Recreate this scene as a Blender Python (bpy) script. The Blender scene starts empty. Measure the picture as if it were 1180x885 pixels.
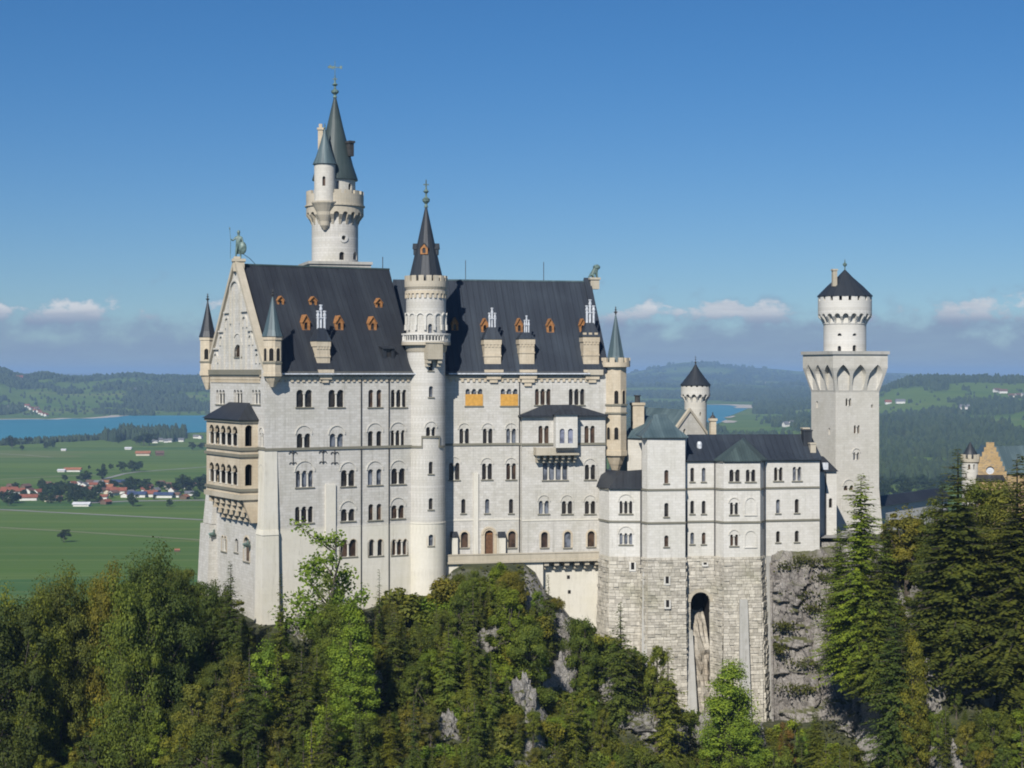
import bpy, bmesh, math, random
from mathutils import Vector, noise
from mathutils.geometry import delaunay_2d_cdt

R = math.radians
rnd = random.Random(7)
SC = bpy.context.scene
COL = SC.collection

# ------------------------------------------------------------------ camera, sky, sun, exposure
EYE = 170.0          # eye height above the plain (metres)
FPX, CX, HZ = 2000.0, 590.0, 428.0   # focal length, centre and horizon in photo pixels (1180 wide)
cam_data = bpy.data.cameras.new("camera")
cam = bpy.data.objects.new("camera", cam_data)
COL.objects.link(cam)
cam.location = (0, 0, EYE)
cam.rotation_euler = (R(90), 0, 0)
cam_data.sensor_width = 36.0
cam_data.lens = FPX / 1180 * 36.0
cam_data.shift_y = -(442.5 - HZ) / 1180
cam_data.clip_start = 1.0
cam_data.clip_end = 200000.0
SC.camera = cam

SUN_AZ, SUN_EL = R(18), R(38)        # azimuth: left of straight behind the camera
sdir = Vector((-math.sin(SUN_AZ) * math.cos(SUN_EL), -math.cos(SUN_AZ) * math.cos(SUN_EL), math.sin(SUN_EL)))
sun_data = bpy.data.lights.new("sun", 'SUN')
sun_data.energy = 4.8
sun_data.angle = R(0.53)
sun_data.color = (1.0, 0.955, 0.89)
sun = bpy.data.objects.new("sun", sun_data)
COL.objects.link(sun)
sun.rotation_mode = 'QUATERNION'
sun.rotation_quaternion = sdir.to_track_quat('Z', 'Y')
sun.location = (-200, -300, 500)

world = bpy.data.worlds.new("World")
SC.world = world
world.use_nodes = True
SKY_STRENGTH = 0.06
EXPOSURE = 0.25
SC.view_settings.view_transform = 'Standard'
SC.view_settings.look = 'None'
SC.view_settings.exposure = EXPOSURE
SC.view_settings.gamma = 1.0
SC.view_settings.use_curve_mapping = False
SC.cycles.max_bounces = 5
SC.cycles.diffuse_bounces = 2
SC.cycles.glossy_bounces = 2
SC.cycles.transmission_bounces = 2
SC.cycles.volume_bounces = 0
SC.cycles.transparent_max_bounces = 6
SC.cycles.use_denoising = True
SC.cycles.filter_width = 1.9
SC.cycles.caustics_reflective = False
SC.cycles.caustics_refractive = False
SC.cycles.sample_clamp_indirect = 4.0

# ------------------------------------------------------------------ node helpers
class NT:
    def __init__(s, tree):
        s.t = tree
    def n(s, kind, **kw):
        nd = s.t.nodes.new(kind)
        for k, v in kw.items():
            setattr(nd, k, v)
        return nd
    def l(s, a, b):
        s.t.links.new(a, b)
    def val(s, sock, v):
        if hasattr(v, 'is_output') or isinstance(v, bpy.types.NodeSocket):
            s.l(v, sock)
        else:
            sock.default_value = v
    def math(s, op, a, b=None, c=None, clamp=False):
        nd = s.n('ShaderNodeMath', operation=op, use_clamp=clamp)
        s.val(nd.inputs[0], a)
        if b is not None:
            s.val(nd.inputs[1], b)
        if c is not None:
            s.val(nd.inputs[2], c)
        return nd.outputs[0]
    def mapr(s, v, a, b, c=0.0, d=1.0, smooth=True):
        nd = s.n('ShaderNodeMapRange', interpolation_type='SMOOTHSTEP' if smooth else 'LINEAR')
        s.val(nd.inputs[0], v)
        for i, q in enumerate((a, b, c, d)):
            s.val(nd.inputs[1 + i], q)
        return nd.outputs[0]
    def mix(s, f, a, b, mode='MIX'):
        nd = s.n('ShaderNodeMix', data_type='RGBA', blend_type=mode)
        s.val(nd.inputs[0], f)
        for i, q in ((6, a), (7, b)):
            s.val(nd.inputs[i], q if not isinstance(q, tuple) or len(q) == 4 else (*q, 1))
        return nd.outputs[2]
    def noise(s, vec, scale, detail=4.0, rough=0.55, dist=0.0):
        nd = s.n('ShaderNodeTexNoise')
        if vec is not None:
            s.l(vec, nd.inputs['Vector'])
        nd.inputs['Scale'].default_value = scale
        nd.inputs['Detail'].default_value = detail
        nd.inputs['Roughness'].default_value = rough
        nd.inputs['Distortion'].default_value = dist
        return nd.outputs['Fac']
    def scaled(s, vec, sc, off=(0, 0, 0)):
        nd = s.n('ShaderNodeMapping')
        s.l(vec, nd.inputs[0])
        nd.inputs['Location'].default_value = off
        nd.inputs['Scale'].default_value = sc
        return nd.outputs[0]

def new_mat(name):
    m = bpy.data.materials.new(name)
    m.use_nodes = True
    t = NT(m.node_tree)
    b = m.node_tree.nodes['Principled BSDF']
    return m, t, b

# sky: Nishita plus a low bank of far clouds along the horizon
def build_world():
    t = NT(world.node_tree)
    world.node_tree.nodes.clear()
    out = t.n('ShaderNodeOutputWorld')
    bg = t.n('ShaderNodeBackground')
    sky = t.n('ShaderNodeTexSky', sky_type='NISHITA')
    sky.sun_disc = False
    sky.sun_elevation = SUN_EL
    sky.sun_rotation = math.atan2(sdir.x, sdir.y)
    sky.altitude = 900.0
    sky.air_density = 1.0
    sky.dust_density = 0.0
    sky.ozone_density = 1.5
    tc = t.n('ShaderNodeTexCoord')
    d = tc.outputs['Generated']
    sep = t.n('ShaderNodeSeparateXYZ')
    t.l(d, sep.inputs[0])
    z = sep.outputs[2]
    big = t.noise(t.scaled(d, (7, 7, 10), (3.1, 0, 0)), 1.0, 2.0, 0.5)
    puff = t.noise(t.scaled(d, (34, 34, 56), (15.5, 2.2, 2.7)), 1.0, 9.0, 0.60)
    fine = t.noise(t.scaled(d, (22, 22, 150), (5.7, 0.2, 0.3)), 1.0, 7.0, 0.6)
    k = 1.0 / SKY_STRENGTH
    # thin blue-grey bank with a broken upper edge
    edge = t.math('ADD', 0.040, t.math('MULTIPLY', t.math('SUBTRACT', puff, 0.5), 0.075))
    bank = t.mapr(t.math('SUBTRACT', z, edge), 0.004, -0.022)
    bank = t.math('MULTIPLY', bank, t.mapr(fine, 0.25, 0.65, 0.84, 1.0))
    # small cumulus heads standing on it, their sunlit tops painted whiter by height
    hump = t.mapr(t.math('ABSOLUTE', t.math('SUBTRACT', z, t.math('ADD', 0.0275, t.math('MULTIPLY', big, 0.010)))), 0.0125, 0.002)
    dens = t.math('ADD', t.math('ADD', puff, t.math('MULTIPLY', hump, 0.16)), t.math('MULTIPLY', big, 0.22))
    cum = t.math('MULTIPLY', t.mapr(dens, 0.72, 0.84), t.mapr(hump, 0.02, 0.35))
    lit = t.math('MULTIPLY', t.mapr(z, 0.026, 0.0375), t.mapr(fine, 0.25, 0.6, 0.55, 1.0))
    bank_col = (0.200 * k, 0.272 * k, 0.385 * k, 1)
    cum_col = t.mix(lit, (0.22 * k, 0.28 * k, 0.39 * k, 1), (0.60 * k, 0.61 * k, 0.63 * k, 1))
    deep = t.mix(t.mapr(z, 0.0, 0.22), (0.49, 0.69, 0.97), (0.31, 0.67, 1.04))
    c = t.mix(1.0, sky.outputs[0], deep, 'MULTIPLY')
    c = t.mix(t.math('MULTIPLY', bank, 0.92), c, bank_col)
    c = t.mix(t.math('MULTIPLY', cum, 0.82), c, cum_col)
    t.l(c, bg.inputs[0])
    bg.inputs[1].default_value = SKY_STRENGTH
    t.l(bg.outputs[0], out.inputs[0])
build_world()

# ------------------------------------------------------------------ materials
def stone(name, col, stain=(0.5, 0.5, 0.46), amount=0.35, block=(0.9, 0.45), mortar=0.10, bump=0.15, rough=0.9, streak=0.25, moss=None, patch=0.0, island=0.0):
    m, t, b = new_mat(name)
    uv = t.n('ShaderNodeUVMap').outputs[0]
    br = t.n('ShaderNodeTexBrick')
    t.l(uv, br.inputs['Vector'])
    br.inputs['Scale'].default_value = 1.0
    br.inputs['Brick Width'].default_value = block[0]
    br.inputs['Row Height'].default_value = block[1]
    br.inputs['Mortar Size'].default_value = 0.025 if block[1] < 0.6 else 0.04
    br.inputs['Mortar Smooth'].default_value = 0.6
    br.inputs['Color1'].default_value = (1, 1, 1, 1)
    br.inputs['Color2'].default_value = (1 - mortar * 1.6, 1 - mortar * 1.7, 1 - mortar * 1.9, 1)
    br.inputs['Mortar'].default_value = (1 - mortar * 3.5, 1 - mortar * 3.5, 1 - mortar * 3.6, 1)
    geo = t.n('ShaderNodeNewGeometry')
    pos = geo.outputs['Position']
    n1 = t.noise(pos, 0.16, 6, 0.6)
    n2 = t.noise(t.scaled(uv, (1.1, 0.07, 1)), 1.0, 5, 0.6)
    n3 = t.noise(pos, 1.6, 5, 0.65)
    n4 = t.noise(t.scaled(uv, (2.6, 0.16, 1), (3, 5, 0)), 1.0, 6, 0.65)
    n5 = t.noise(t.scaled(uv, (0.30, 0.42, 1), (1, 2, 0)), 1.0, 3, 0.5)
    c = t.mix(t.math('MULTIPLY', t.mapr(n1, 0.38, 0.72), amount), (*col, 1), (col[0] * stain[0] * 1.6, col[1] * stain[1] * 1.6, col[2] * stain[2] * 1.6, 1))
    c = t.mix(t.math('MULTIPLY', t.mapr(n2, 0.48, 0.78), streak), c, (col[0] * stain[0], col[1] * stain[1], col[2] * stain[2], 1))
    c = t.mix(t.math('MULTIPLY', t.math('MULTIPLY', t.mapr(n4, 0.50, 0.72), t.mapr(n5, 0.42, 0.62)), streak * 1.5), c, (col[0] * 0.52, col[1] * 0.50, col[2] * 0.46, 1))
    c = t.mix(t.math('MULTIPLY', t.mapr(n3, 0.35, 0.7), 0.22), c, (col[0] * 0.78, col[1] * 0.77, col[2] * 0.74, 1))
    if patch:
        v = t.n('ShaderNodeTexVoronoi')
        t.l(t.scaled(uv, (1.6, 3.2, 1)), v.inputs['Vector'])
        v.inputs['Scale'].default_value = 1.0
        sp = t.n('ShaderNodeSeparateColor')
        t.l(v.outputs['Color'], sp.inputs[0])
        c = t.mix(t.math('MULTIPLY', t.mapr(sp.outputs[0], 0.66, 0.80), patch), c, (0.18, 0.165, 0.15, 1))
    if moss:
        c = t.mix(t.math('MULTIPLY', t.mapr(n1, 0.55, 0.75), moss), c, (0.13, 0.14, 0.05, 1))
    c = t.mix(1.0, c, br.outputs['Color'], 'MULTIPLY')
    if island:
        ri = t.n('ShaderNodeNewGeometry').outputs['Random Per Island']
        c = t.mix(1.0, c, t.mix(ri, (1 - island, 1 - island * 1.05, 1 - island * 1.15), (1.06, 1.04, 1.0)), 'MULTIPLY')
    t.l(c, b.inputs['Base Color'])
    b.inputs['Roughness'].default_value = rough
    b.inputs['Specular IOR Level'].default_value = 0.25
    bp = t.n('ShaderNodeBump')
    bp.inputs['Strength'].default_value = bump
    bp.inputs['Distance'].default_value = 0.12
    h = t.math('ADD', t.math('MULTIPLY', br.outputs['Fac'], -0.6), n3)
    t.l(h, bp.inputs['Height'])
    t.l(bp.outputs[0], b.inputs['Normal'])
    return m

def metal_roof(name, col, col2, seam=1.05, amount=0.55, rough=0.5, spec=0.32):
    m, t, b = new_mat(name)
    uv = t.n('ShaderNodeUVMap').outputs[0]
    pos = t.n('ShaderNodeNewGeometry').outputs['Position']
    st = t.noise(t.scaled(uv, (0.55, 0.035, 1)), 1.0, 6, 0.62)
    st2 = t.noise(t.scaled(uv, (2.4, 0.12, 1)), 1.0, 4, 0.6)
    n1 = t.noise(pos, 0.11, 4, 0.6)
    c = t.mix(t.math('MULTIPLY', t.mapr(st, 0.46, 0.74), amount), (*col, 1), (*col2, 1))
    c = t.mix(t.math('MULTIPLY', t.mapr(n1, 0.42, 0.72), amount * 0.6), c, (*col2, 1))
    c = t.mix(t.math('MULTIPLY', t.mapr(st2, 0.52, 0.75), 0.35), c, (col[0] * 0.5, col[1] * 0.5, col[2] * 0.5, 1))
    sp = t.n('ShaderNodeSeparateXYZ')
    t.l(uv, sp.inputs[0])
    fr = t.math('FRACT', t.math('DIVIDE', sp.outputs[0], seam))
    line = t.math('LESS_THAN', fr, 0.15)
    c = t.mix(t.math('MULTIPLY', line, 0.38), c, (col[0] * 0.35, col[1] * 0.35, col[2] * 0.35, 1))
    t.l(c, b.inputs['Base Color'])
    b.inputs['Roughness'].default_value = rough
    b.inputs['Specular IOR Level'].default_value = spec
    bp = t.n('ShaderNodeBump')
    bp.inputs['Strength'].default_value = 0.5
    bp.inputs['Distance'].default_value = 0.06
    t.l(t.math('ADD', line, t.math('MULTIPLY', st2, 0.5)), bp.inputs['Height'])
    t.l(bp.outputs[0], b.inputs['Normal'])
    return m

def plain(name, col, rough=0.8, var=0.25, scale=1.2, metallic=0.0, spec=0.3):
    m, t, b = new_mat(name)
    pos = t.n('ShaderNodeNewGeometry').outputs['Position']
    n1 = t.noise(pos, scale, 5, 0.6)
    c = t.mix(t.mapr(n1, 0.3, 0.72), (*[q * (1 + var) for q in col], 1), (*[q * (1 - var) for q in col], 1))
    t.l(c, b.inputs['Base Color'])
    b.inputs['Roughness'].default_value = rough
    b.inputs['Metallic'].default_value = metallic
    b.inputs['Specular IOR Level'].default_value = spec
    return m

M = {}
M['lime'] = stone('pale_limestone', (0.56, 0.54, 0.495), amount=0.6, mortar=0.085, streak=0.42)
M['lime2'] = stone('warm_limestone', (0.56, 0.535, 0.475), amount=0.40, mortar=0.06, streak=0.25)
M['smooth'] = stone('smooth_render', (0.63, 0.60, 0.52), stain=(0.55, 0.54, 0.46), amount=0.35, mortar=0.02, block=(2.4, 1.2), bump=0.05, streak=0.35)
M['wing'] = stone('wing_limestone', (0.61, 0.59, 0.54), amount=0.40, mortar=0.06, streak=0.30)
M['rustic'] = stone('rusticated_stone', (0.60, 0.57, 0.505), amount=0.55, mortar=0.06, block=(60, 40), bump=0.95, streak=0.5, moss=0.28, patch=0.22, island=0.34)
M['pier'] = stone('concrete_pier', (0.42, 0.41, 0.38), amount=0.6, mortar=0.03, block=(2.0, 1.4), bump=0.12, streak=0.6)
M['sand'] = stone('yellow_sandstone', (0.56, 0.485, 0.365), stain=(0.42, 0.38, 0.33), amount=0.55, mortar=0.06, block=(0.9, 0.5), streak=0.35)
M['trim'] = stone('pale_trim_stone', (0.47, 0.42, 0.33), stain=(0.4, 0.4, 0.36), amount=0.6, mortar=0.02, block=(1.6, 0.6), streak=0.35)
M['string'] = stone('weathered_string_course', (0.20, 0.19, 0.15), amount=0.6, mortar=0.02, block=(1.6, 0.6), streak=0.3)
M['brickyel'] = stone('yellow_brick', (0.46, 0.33, 0.17), stain=(0.42, 0.38, 0.33), amount=0.7, mortar=0.10, block=(0.8, 0.4), streak=0.3, patch=0.45)
M['roof'] = metal_roof('dark_metal_roof', (0.022, 0.025, 0.031), (0.048, 0.056, 0.064), amount=0.5)
M['roofb'] = metal_roof('bluish_metal_roof', (0.025, 0.031, 0.041), (0.052, 0.066, 0.082), amount=0.55)
M['teal'] = metal_roof('green_copper_roof', (0.055, 0.086, 0.097), (0.145, 0.20, 0.207), amount=0.8, seam=0.5, rough=0.5)
M['tealdark'] = metal_roof('dark_green_copper', (0.040, 0.058, 0.058), (0.085, 0.12, 0.115), amount=0.8, seam=0.45, rough=0.5)
M['slate'] = metal_roof('slate_cone', (0.023, 0.028, 0.035), (0.044, 0.054, 0.064), amount=0.4, seam=0.5, rough=0.5)
M['bronze'] = plain('green_bronze', (0.10, 0.15, 0.13), 0.5, 0.5, 1.5, 0.0, 0.5)
M['iron'] = plain('dark_iron', (0.045, 0.045, 0.045), 0.6, 0.3)
M['wood'] = plain('orange_wood', (0.29, 0.135, 0.048), 0.7, 0.3, 2.5)
M['board'] = plain('new_plywood', (0.52, 0.28, 0.06), 0.75, 0.15, 2.0)
M['door'] = plain('brown_oak', (0.12, 0.06, 0.03), 0.6, 0.3, 3.0)
M['zinc'] = plain('pale_flue_metal', (0.50, 0.52, 0.54), 0.45, 0.2, 2.0, 0.0, 0.5)
M['gully'] = stone('stained_rubble', (0.42, 0.385, 0.32), stain=(0.42, 0.36, 0.3), amount=0.8, mortar=0.02, block=(1.3, 0.9), bump=1.0, streak=0.25)
M['void'] = plain('painted_interior_shade', (0.012, 0.011, 0.010), 0.9, 0.2)  # near-black colour stands in for shade inside openings
def glass_mat(name, col, rough):
    m, t, b = new_mat(name)
    pos = t.n('ShaderNodeNewGeometry').outputs['Position']
    n1 = t.noise(pos, 0.7, 3, 0.5)
    c = t.mix(t.mapr(n1, 0.35, 0.65), (*[q * 0.5 for q in col], 1), (*[q * 1.5 for q in col], 1))
    t.l(c, b.inputs['Base Color'])
    b.inputs['Roughness'].default_value = rough
    b.inputs['Specular IOR Level'].default_value = 0.4
    return m
M['glass'] = glass_mat('old_window_glass', (0.022, 0.019, 0.016), 0.25)
M['glassgrey'] = glass_mat('glass_painted_reflection', (0.11, 0.12, 0.14), 0.2)  # lighter grey base colour paints a sky reflection into some panes
M['glassblue'] = glass_mat('bluish_leaded_glass', (0.15, 0.16, 0.21), 0.3)
M['glassbrown'] = glass_mat('brown_shuttered_glass', (0.055, 0.033, 0.02), 0.4)

# ------------------------------------------------------------------ geometry helpers
def at(px, py, Y):
    return Vector(((px - CX) / FPX * Y, Y, EYE - (py - HZ) / FPX * Y))
def zat(py, Y):
    return EYE - (py - HZ) / FPX * Y
def xat(px, Y):
    return (px - CX) / FPX * Y

class Frame:
    """vertical plane: u runs along the wall, d inwards (away from the viewer)"""
    def __init__(s, ox, oy, deg):
        s.ox, s.oy = ox, oy
        s.c, s.s = math.cos(R(deg)), math.sin(R(deg))
        s.deg = deg
    def P(s, u, z, d=0.0):
        return Vector((s.ox + u * s.c - d * s.s, s.oy + u * s.s + d * s.c, z))
    def inv(s, px, py, d=0.0):
        k = (px - CX) / FPX
        ox, oy = s.ox - d * s.s, s.oy + d * s.c
        u = (k * oy - ox) / (s.c - k * s.s)
        return u, EYE - (py - HZ) / FPX * (oy + u * s.s)
    def U(s, px, d=0.0):
        return s.inv(px, 0, d)[0]
    def shifted(s, d):
        return Frame(s.ox - d * s.s, s.oy + d * s.c, s.deg)
    nseg = 1
def frame2(A, B):
    return Frame(A[0], A[1], math.degrees(math.atan2(B[1] - A[1], B[0] - A[0])))

class Cyl:
    """upright cylinder; u is arc length from the side facing the viewer"""
    nseg = 4
    def __init__(s, cx, cy, r):
        s.cx, s.cy, s.r = cx, cy, r
    def P(s, u, z, d=0.0):
        a = u / s.r
        return Vector((s.cx + (s.r - d) * math.sin(a), s.cy - (s.r - d) * math.cos(a), z))
    def inv(s, px, py, d=0.0):
        k = (px - CX) / FPX
        q = (k * s.cy - s.cx) / (s.r * math.sqrt(1 + k * k))
        a = math.asin(max(-1, min(1, q))) - math.atan(k)
        return a * s.r, EYE - (py - HZ) / FPX * (s.cy - s.r * math.cos(a))

class MB:
    def __init__(s):
        s.v, s.f = [], []
    def poly(s, pts):
        i = len(s.v)
        s.v.extend([tuple(p) for p in pts])
        s.f.append(tuple(range(i, i + len(pts))))
    def box(s, Mp, u0, u1, z0, z1, d0, d1, n=None):
        n = n or Mp.nseg
        for k in range(n):
            a, b = u0 + (u1 - u0) * k / n, u0 + (u1 - u0) * (k + 1) / n
            P = Mp.P
            s.poly([P(a, z0, d0), P(b, z0, d0), P(b, z1, d0), P(a, z1, d0)])
            s.poly([P(a, z1, d0), P(b, z1, d0), P(b, z1, d1), P(a, z1, d1)])
            s.poly([P(a, z0, d1), P(b, z0, d1), P(b, z0, d0), P(a, z0, d0)])
            s.poly([P(b, z0, d1), P(a, z0, d1), P(a, z1, d1), P(b, z1, d1)])
            if k == 0:
                s.poly([P(a, z0, d1), P(a, z0, d0), P(a, z1, d0), P(a, z1, d1)])
            if k == n - 1:
                s.poly([P(b, z0, d0), P(b, z0, d1), P(b, z1, d1), P(b, z1, d0)])
    def hull8(s, lo, hi):
        """lo, hi: 4 points each (rings)"""
        n = len(lo)
        s.poly(list(reversed(lo)))
        s.poly(hi)
        for i in range(n):
            j = (i + 1) % n
            s.poly([lo[i], lo[j], hi[j], hi[i]])
    def prism(s, pts, z0, z1):
        s.hull8([Vector((p[0], p[1], z0)) for p in pts], [Vector((p[0], p[1], z1)) for p in pts])
    def lathe(s, cx, cy, prof, n=24, a0=0.0, cap=True):
        rings = []
        for r, z in prof:
            rings.append([Vector((cx + r * math.sin(a0 + 2 * math.pi * k / n), cy - r * math.cos(a0 + 2 * math.pi * k / n), z)) for k in range(n)])
        for a, b in zip(rings, rings[1:]):
            for k in range(n):
                j = (k + 1) % n
                s.poly([a[k], a[j], b[j], b[k]])
        if cap:
            s.poly(list(reversed(rings[0])))
            s.poly(rings[-1])
    def tube(s, pts, radii, n=6):
        rings = []
        pts = [Vector(p) for p in pts]
        for i, p in enumerate(pts):
            t = (pts[min(i + 1, len(pts) - 1)] - pts[max(i - 1, 0)]).normalized()
            a = t.cross(Vector((0.31, 0.9, 0.17))).normalized()
            b = t.cross(a)
            rings.append([p + (a * math.cos(2 * math.pi * k / n) + b * math.sin(2 * math.pi * k / n)) * radii[i] for k in range(n)])
        for a, b in zip(rings, rings[1:]):
            for k in range(n):
                j = (k + 1) % n
                s.poly([a[k], a[j], b[j], b[k]])
        s.poly(list(reversed(rings[0])))
        s.poly(rings[-1])
    def crenel(s, cx, cy, ri, ro, z0, z1, z2, n, duty=0.58, a0=0.0):
        """parapet ring z0..z1 with n merlons up to z2"""
        N = n * 4
        s.lathe(cx, cy, [(ro, z0), (ro, z1), (ri, z1), (ri, z0)], N, a0, cap=False)
        C = Cyl(cx, cy, ro)
        for k in range(n):
            a = a0 + 2 * math.pi * (k + 0.5) / n
            w = math.pi / n * duty
            s.box(C, (a - w) * ro, (a + w) * ro, z1, z2, 0, ro - ri, 2)
    def arcband(s, Mp, uc, zc, r1, r2, d0, d1, n=10, a0=0.0, a1=math.pi):
        pr = None
        for k in range(n + 1):
            a = a0 + (a1 - a0) * k / n
            cur = [(uc - r1 * math.cos(a), zc + r1 * math.sin(a)), (uc - r2 * math.cos(a), zc + r2 * math.sin(a))]
            if pr:
                P = Mp.P
                s.poly([P(*pr[0], d0), P(*cur[0], d0), P(*cur[1], d0), P(*pr[1], d0)])
                s.poly([P(*pr[1], d0), P(*cur[1], d0), P(*cur[1], d1), P(*pr[1], d1)])
                s.poly([P(*pr[0], d1), P(*cur[0], d1), P(*cur[0], d0), P(*pr[0], d0)])
            pr = cur
    def build(s, name, mat, parent=None, smooth=False, local=False):
        me = bpy.data.meshes.new(name)
        off = Vector((0, 0, 0))
        if parent is not None and not local:
            q = parent
            while q is not None:
                off = off + q.location
                q = q.parent
        me.from_pydata([(x - off.x, y - off.y, z - off.z) for x, y, z in s.v], [], s.f)
        if smooth:
            bm = bmesh.new(); bm.from_mesh(me)
            bmesh.ops.remove_doubles(bm, verts=bm.verts, dist=0.002)
            for f in bm.faces:
                f.smooth = True
            for e in bm.edges:
                if len(e.link_faces) == 2 and e.calc_face_angle(0) > R(38):
                    e.smooth = False
            bm.to_mesh(me); bm.free()
        auto_uv(me)
        mats = mat if isinstance(mat, (list, tuple)) else [mat]
        for q in mats:
            me.materials.append(q)
        o = bpy.data.objects.new(name, me)
        COL.objects.link(o)
        if parent is not None:
            o.parent = parent
        return o

def auto_uv(me):
    if not me.polygons:
        return
    uvl = me.uv_layers.new(name="UVMap")
    vs = me.vertices
    data = [0.0] * (2 * len(me.loops))
    for p in me.polygons:
        n = p.normal
        h = math.hypot(n.x, n.y)
        for li in p.loop_indices:
            co = vs[me.loops[li].vertex_index].co
            if h < 0.25:
                data[2 * li], data[2 * li + 1] = co.x, co.y
            else:
                data[2 * li] = (co.x * -n.y + co.y * n.x) / h
                data[2 * li + 1] = co.z
    uvl.data.foreach_set("uv", data)

def thing(name, label, cat, loc=(0, 0, 0), group=None):
    o = bpy.data.objects.new(name, None)
    COL.objects.link(o)
    o.location = loc
    o.empty_display_size = 0.5
    o['label'] = label
    o['category'] = cat
    if group:
        o['group'] = group
    return o
def tag(o, label, cat, group=None):
    o['label'] = label
    o['category'] = cat
    if group:
        o['group'] = group
    return o

def inside(p, poly):
    x, y = p
    r = False
    n = len(poly)
    for i in range(n):
        x1, y1 = poly[i]
        x2, y2 = poly[(i + 1) % n]
        if (y1 > y) != (y2 > y) and x < (x2 - x1) * (y - y1) / (y2 - y1) + x1:
            r = not r
    return r

def panel(mb, Mp, outline, holes=(), depth=0.45, d0=0.0, ulines=None, reveal_outline=None):
    """wall skin with real openings; each opening gets reveals"""
    vs, es = [], []
    for lp in [outline] + list(holes):
        b = len(vs)
        vs.extend([Vector((q[0], q[1])) for q in lp])
        es.extend([(b + i, b + (i + 1) % len(lp)) for i in range(len(lp))])
    if ulines:
        z0 = min(q[1] for q in outline) - 0.01
        z1 = max(q[1] for q in outline) + 0.01
        for u in ulines:
            b = len(vs)
            vs.extend([Vector((u, z0)), Vector((u, z1))])
            es.append((b, b + 1))
    V, E, F_, _, _, _ = delaunay_2d_cdt(vs, es, [], 0, 1e-5)
    P = Mp.P
    for f in F_:
        c = (sum(V[i].x for i in f) / len(f), sum(V[i].y for i in f) / len(f))
        if not inside(c, outline):
            continue
        if any(inside(c, h) for h in holes):
            continue
        mb.poly([P(V[i].x, V[i].y, d0) for i in f])
    for h in holes:
        for i in range(len(h)):
            a, b = h[i], h[(i + 1) % len(h)]
            mb.poly([P(*a, d0), P(*b, d0), P(*b, d0 + depth), P(*a, d0 + depth)])
    if reveal_outline:
        for a, b in zip(reveal_outline, reveal_outline[1:]):
            mb.poly([P(*a, d0), P(*b, d0), P(*b, d0 + depth), P(*a, d0 + depth)])

def arch_pts(u0, u1, zs, n=8, point=0.0):
    """arch from (u1,zs) over to (u0,zs); point > 0 gives a pointed arch"""
    r = (u1 - u0) / 2
    uc = (u0 + u1) / 2
    out = []
    for k in range(n + 1):
        a = math.pi * k / n
        out.append((uc + r * math.cos(a), zs + r * math.sin(a) * (1 + point * (1 - abs(math.cos(a))))))
    return out

def light_hole(u0, u1, z0, z1, n=1, gap=0.2):
    """outline of an opening with n round-headed lights side by side (shared, with columns later)"""
    if n == 1:
        zs = z1 - (u1 - u0) / 2
        return [(u0, z0), (u1, z0)] + arch_pts(u0, u1, zs)
    w = (u1 - u0 - gap * (n - 1)) / n
    zs = z1 - w / 2
    pts = [(u0, z0), (u1, z0)]
    for k in reversed(range(n)):
        a = u0 + k * (w + gap)
        pts += arch_pts(a, a + w, zs, 6)
    return pts

def column(mb, Mp, u, z0, z1, d, r=0.17):
    p = Mp.P(u, z0, d)
    h = z1 - z0
    mb.lathe(p.x, p.y, [(r * 1.5, z0), (r * 1.5, z0 + 0.10), (r, z0 + 0.16), (r * 0.92, z1 - 0.30), (r * 1.05, z1 - 0.26), (r * 1.7, z1 - 0.04), (r * 1.7, z1)], 8)

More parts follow.
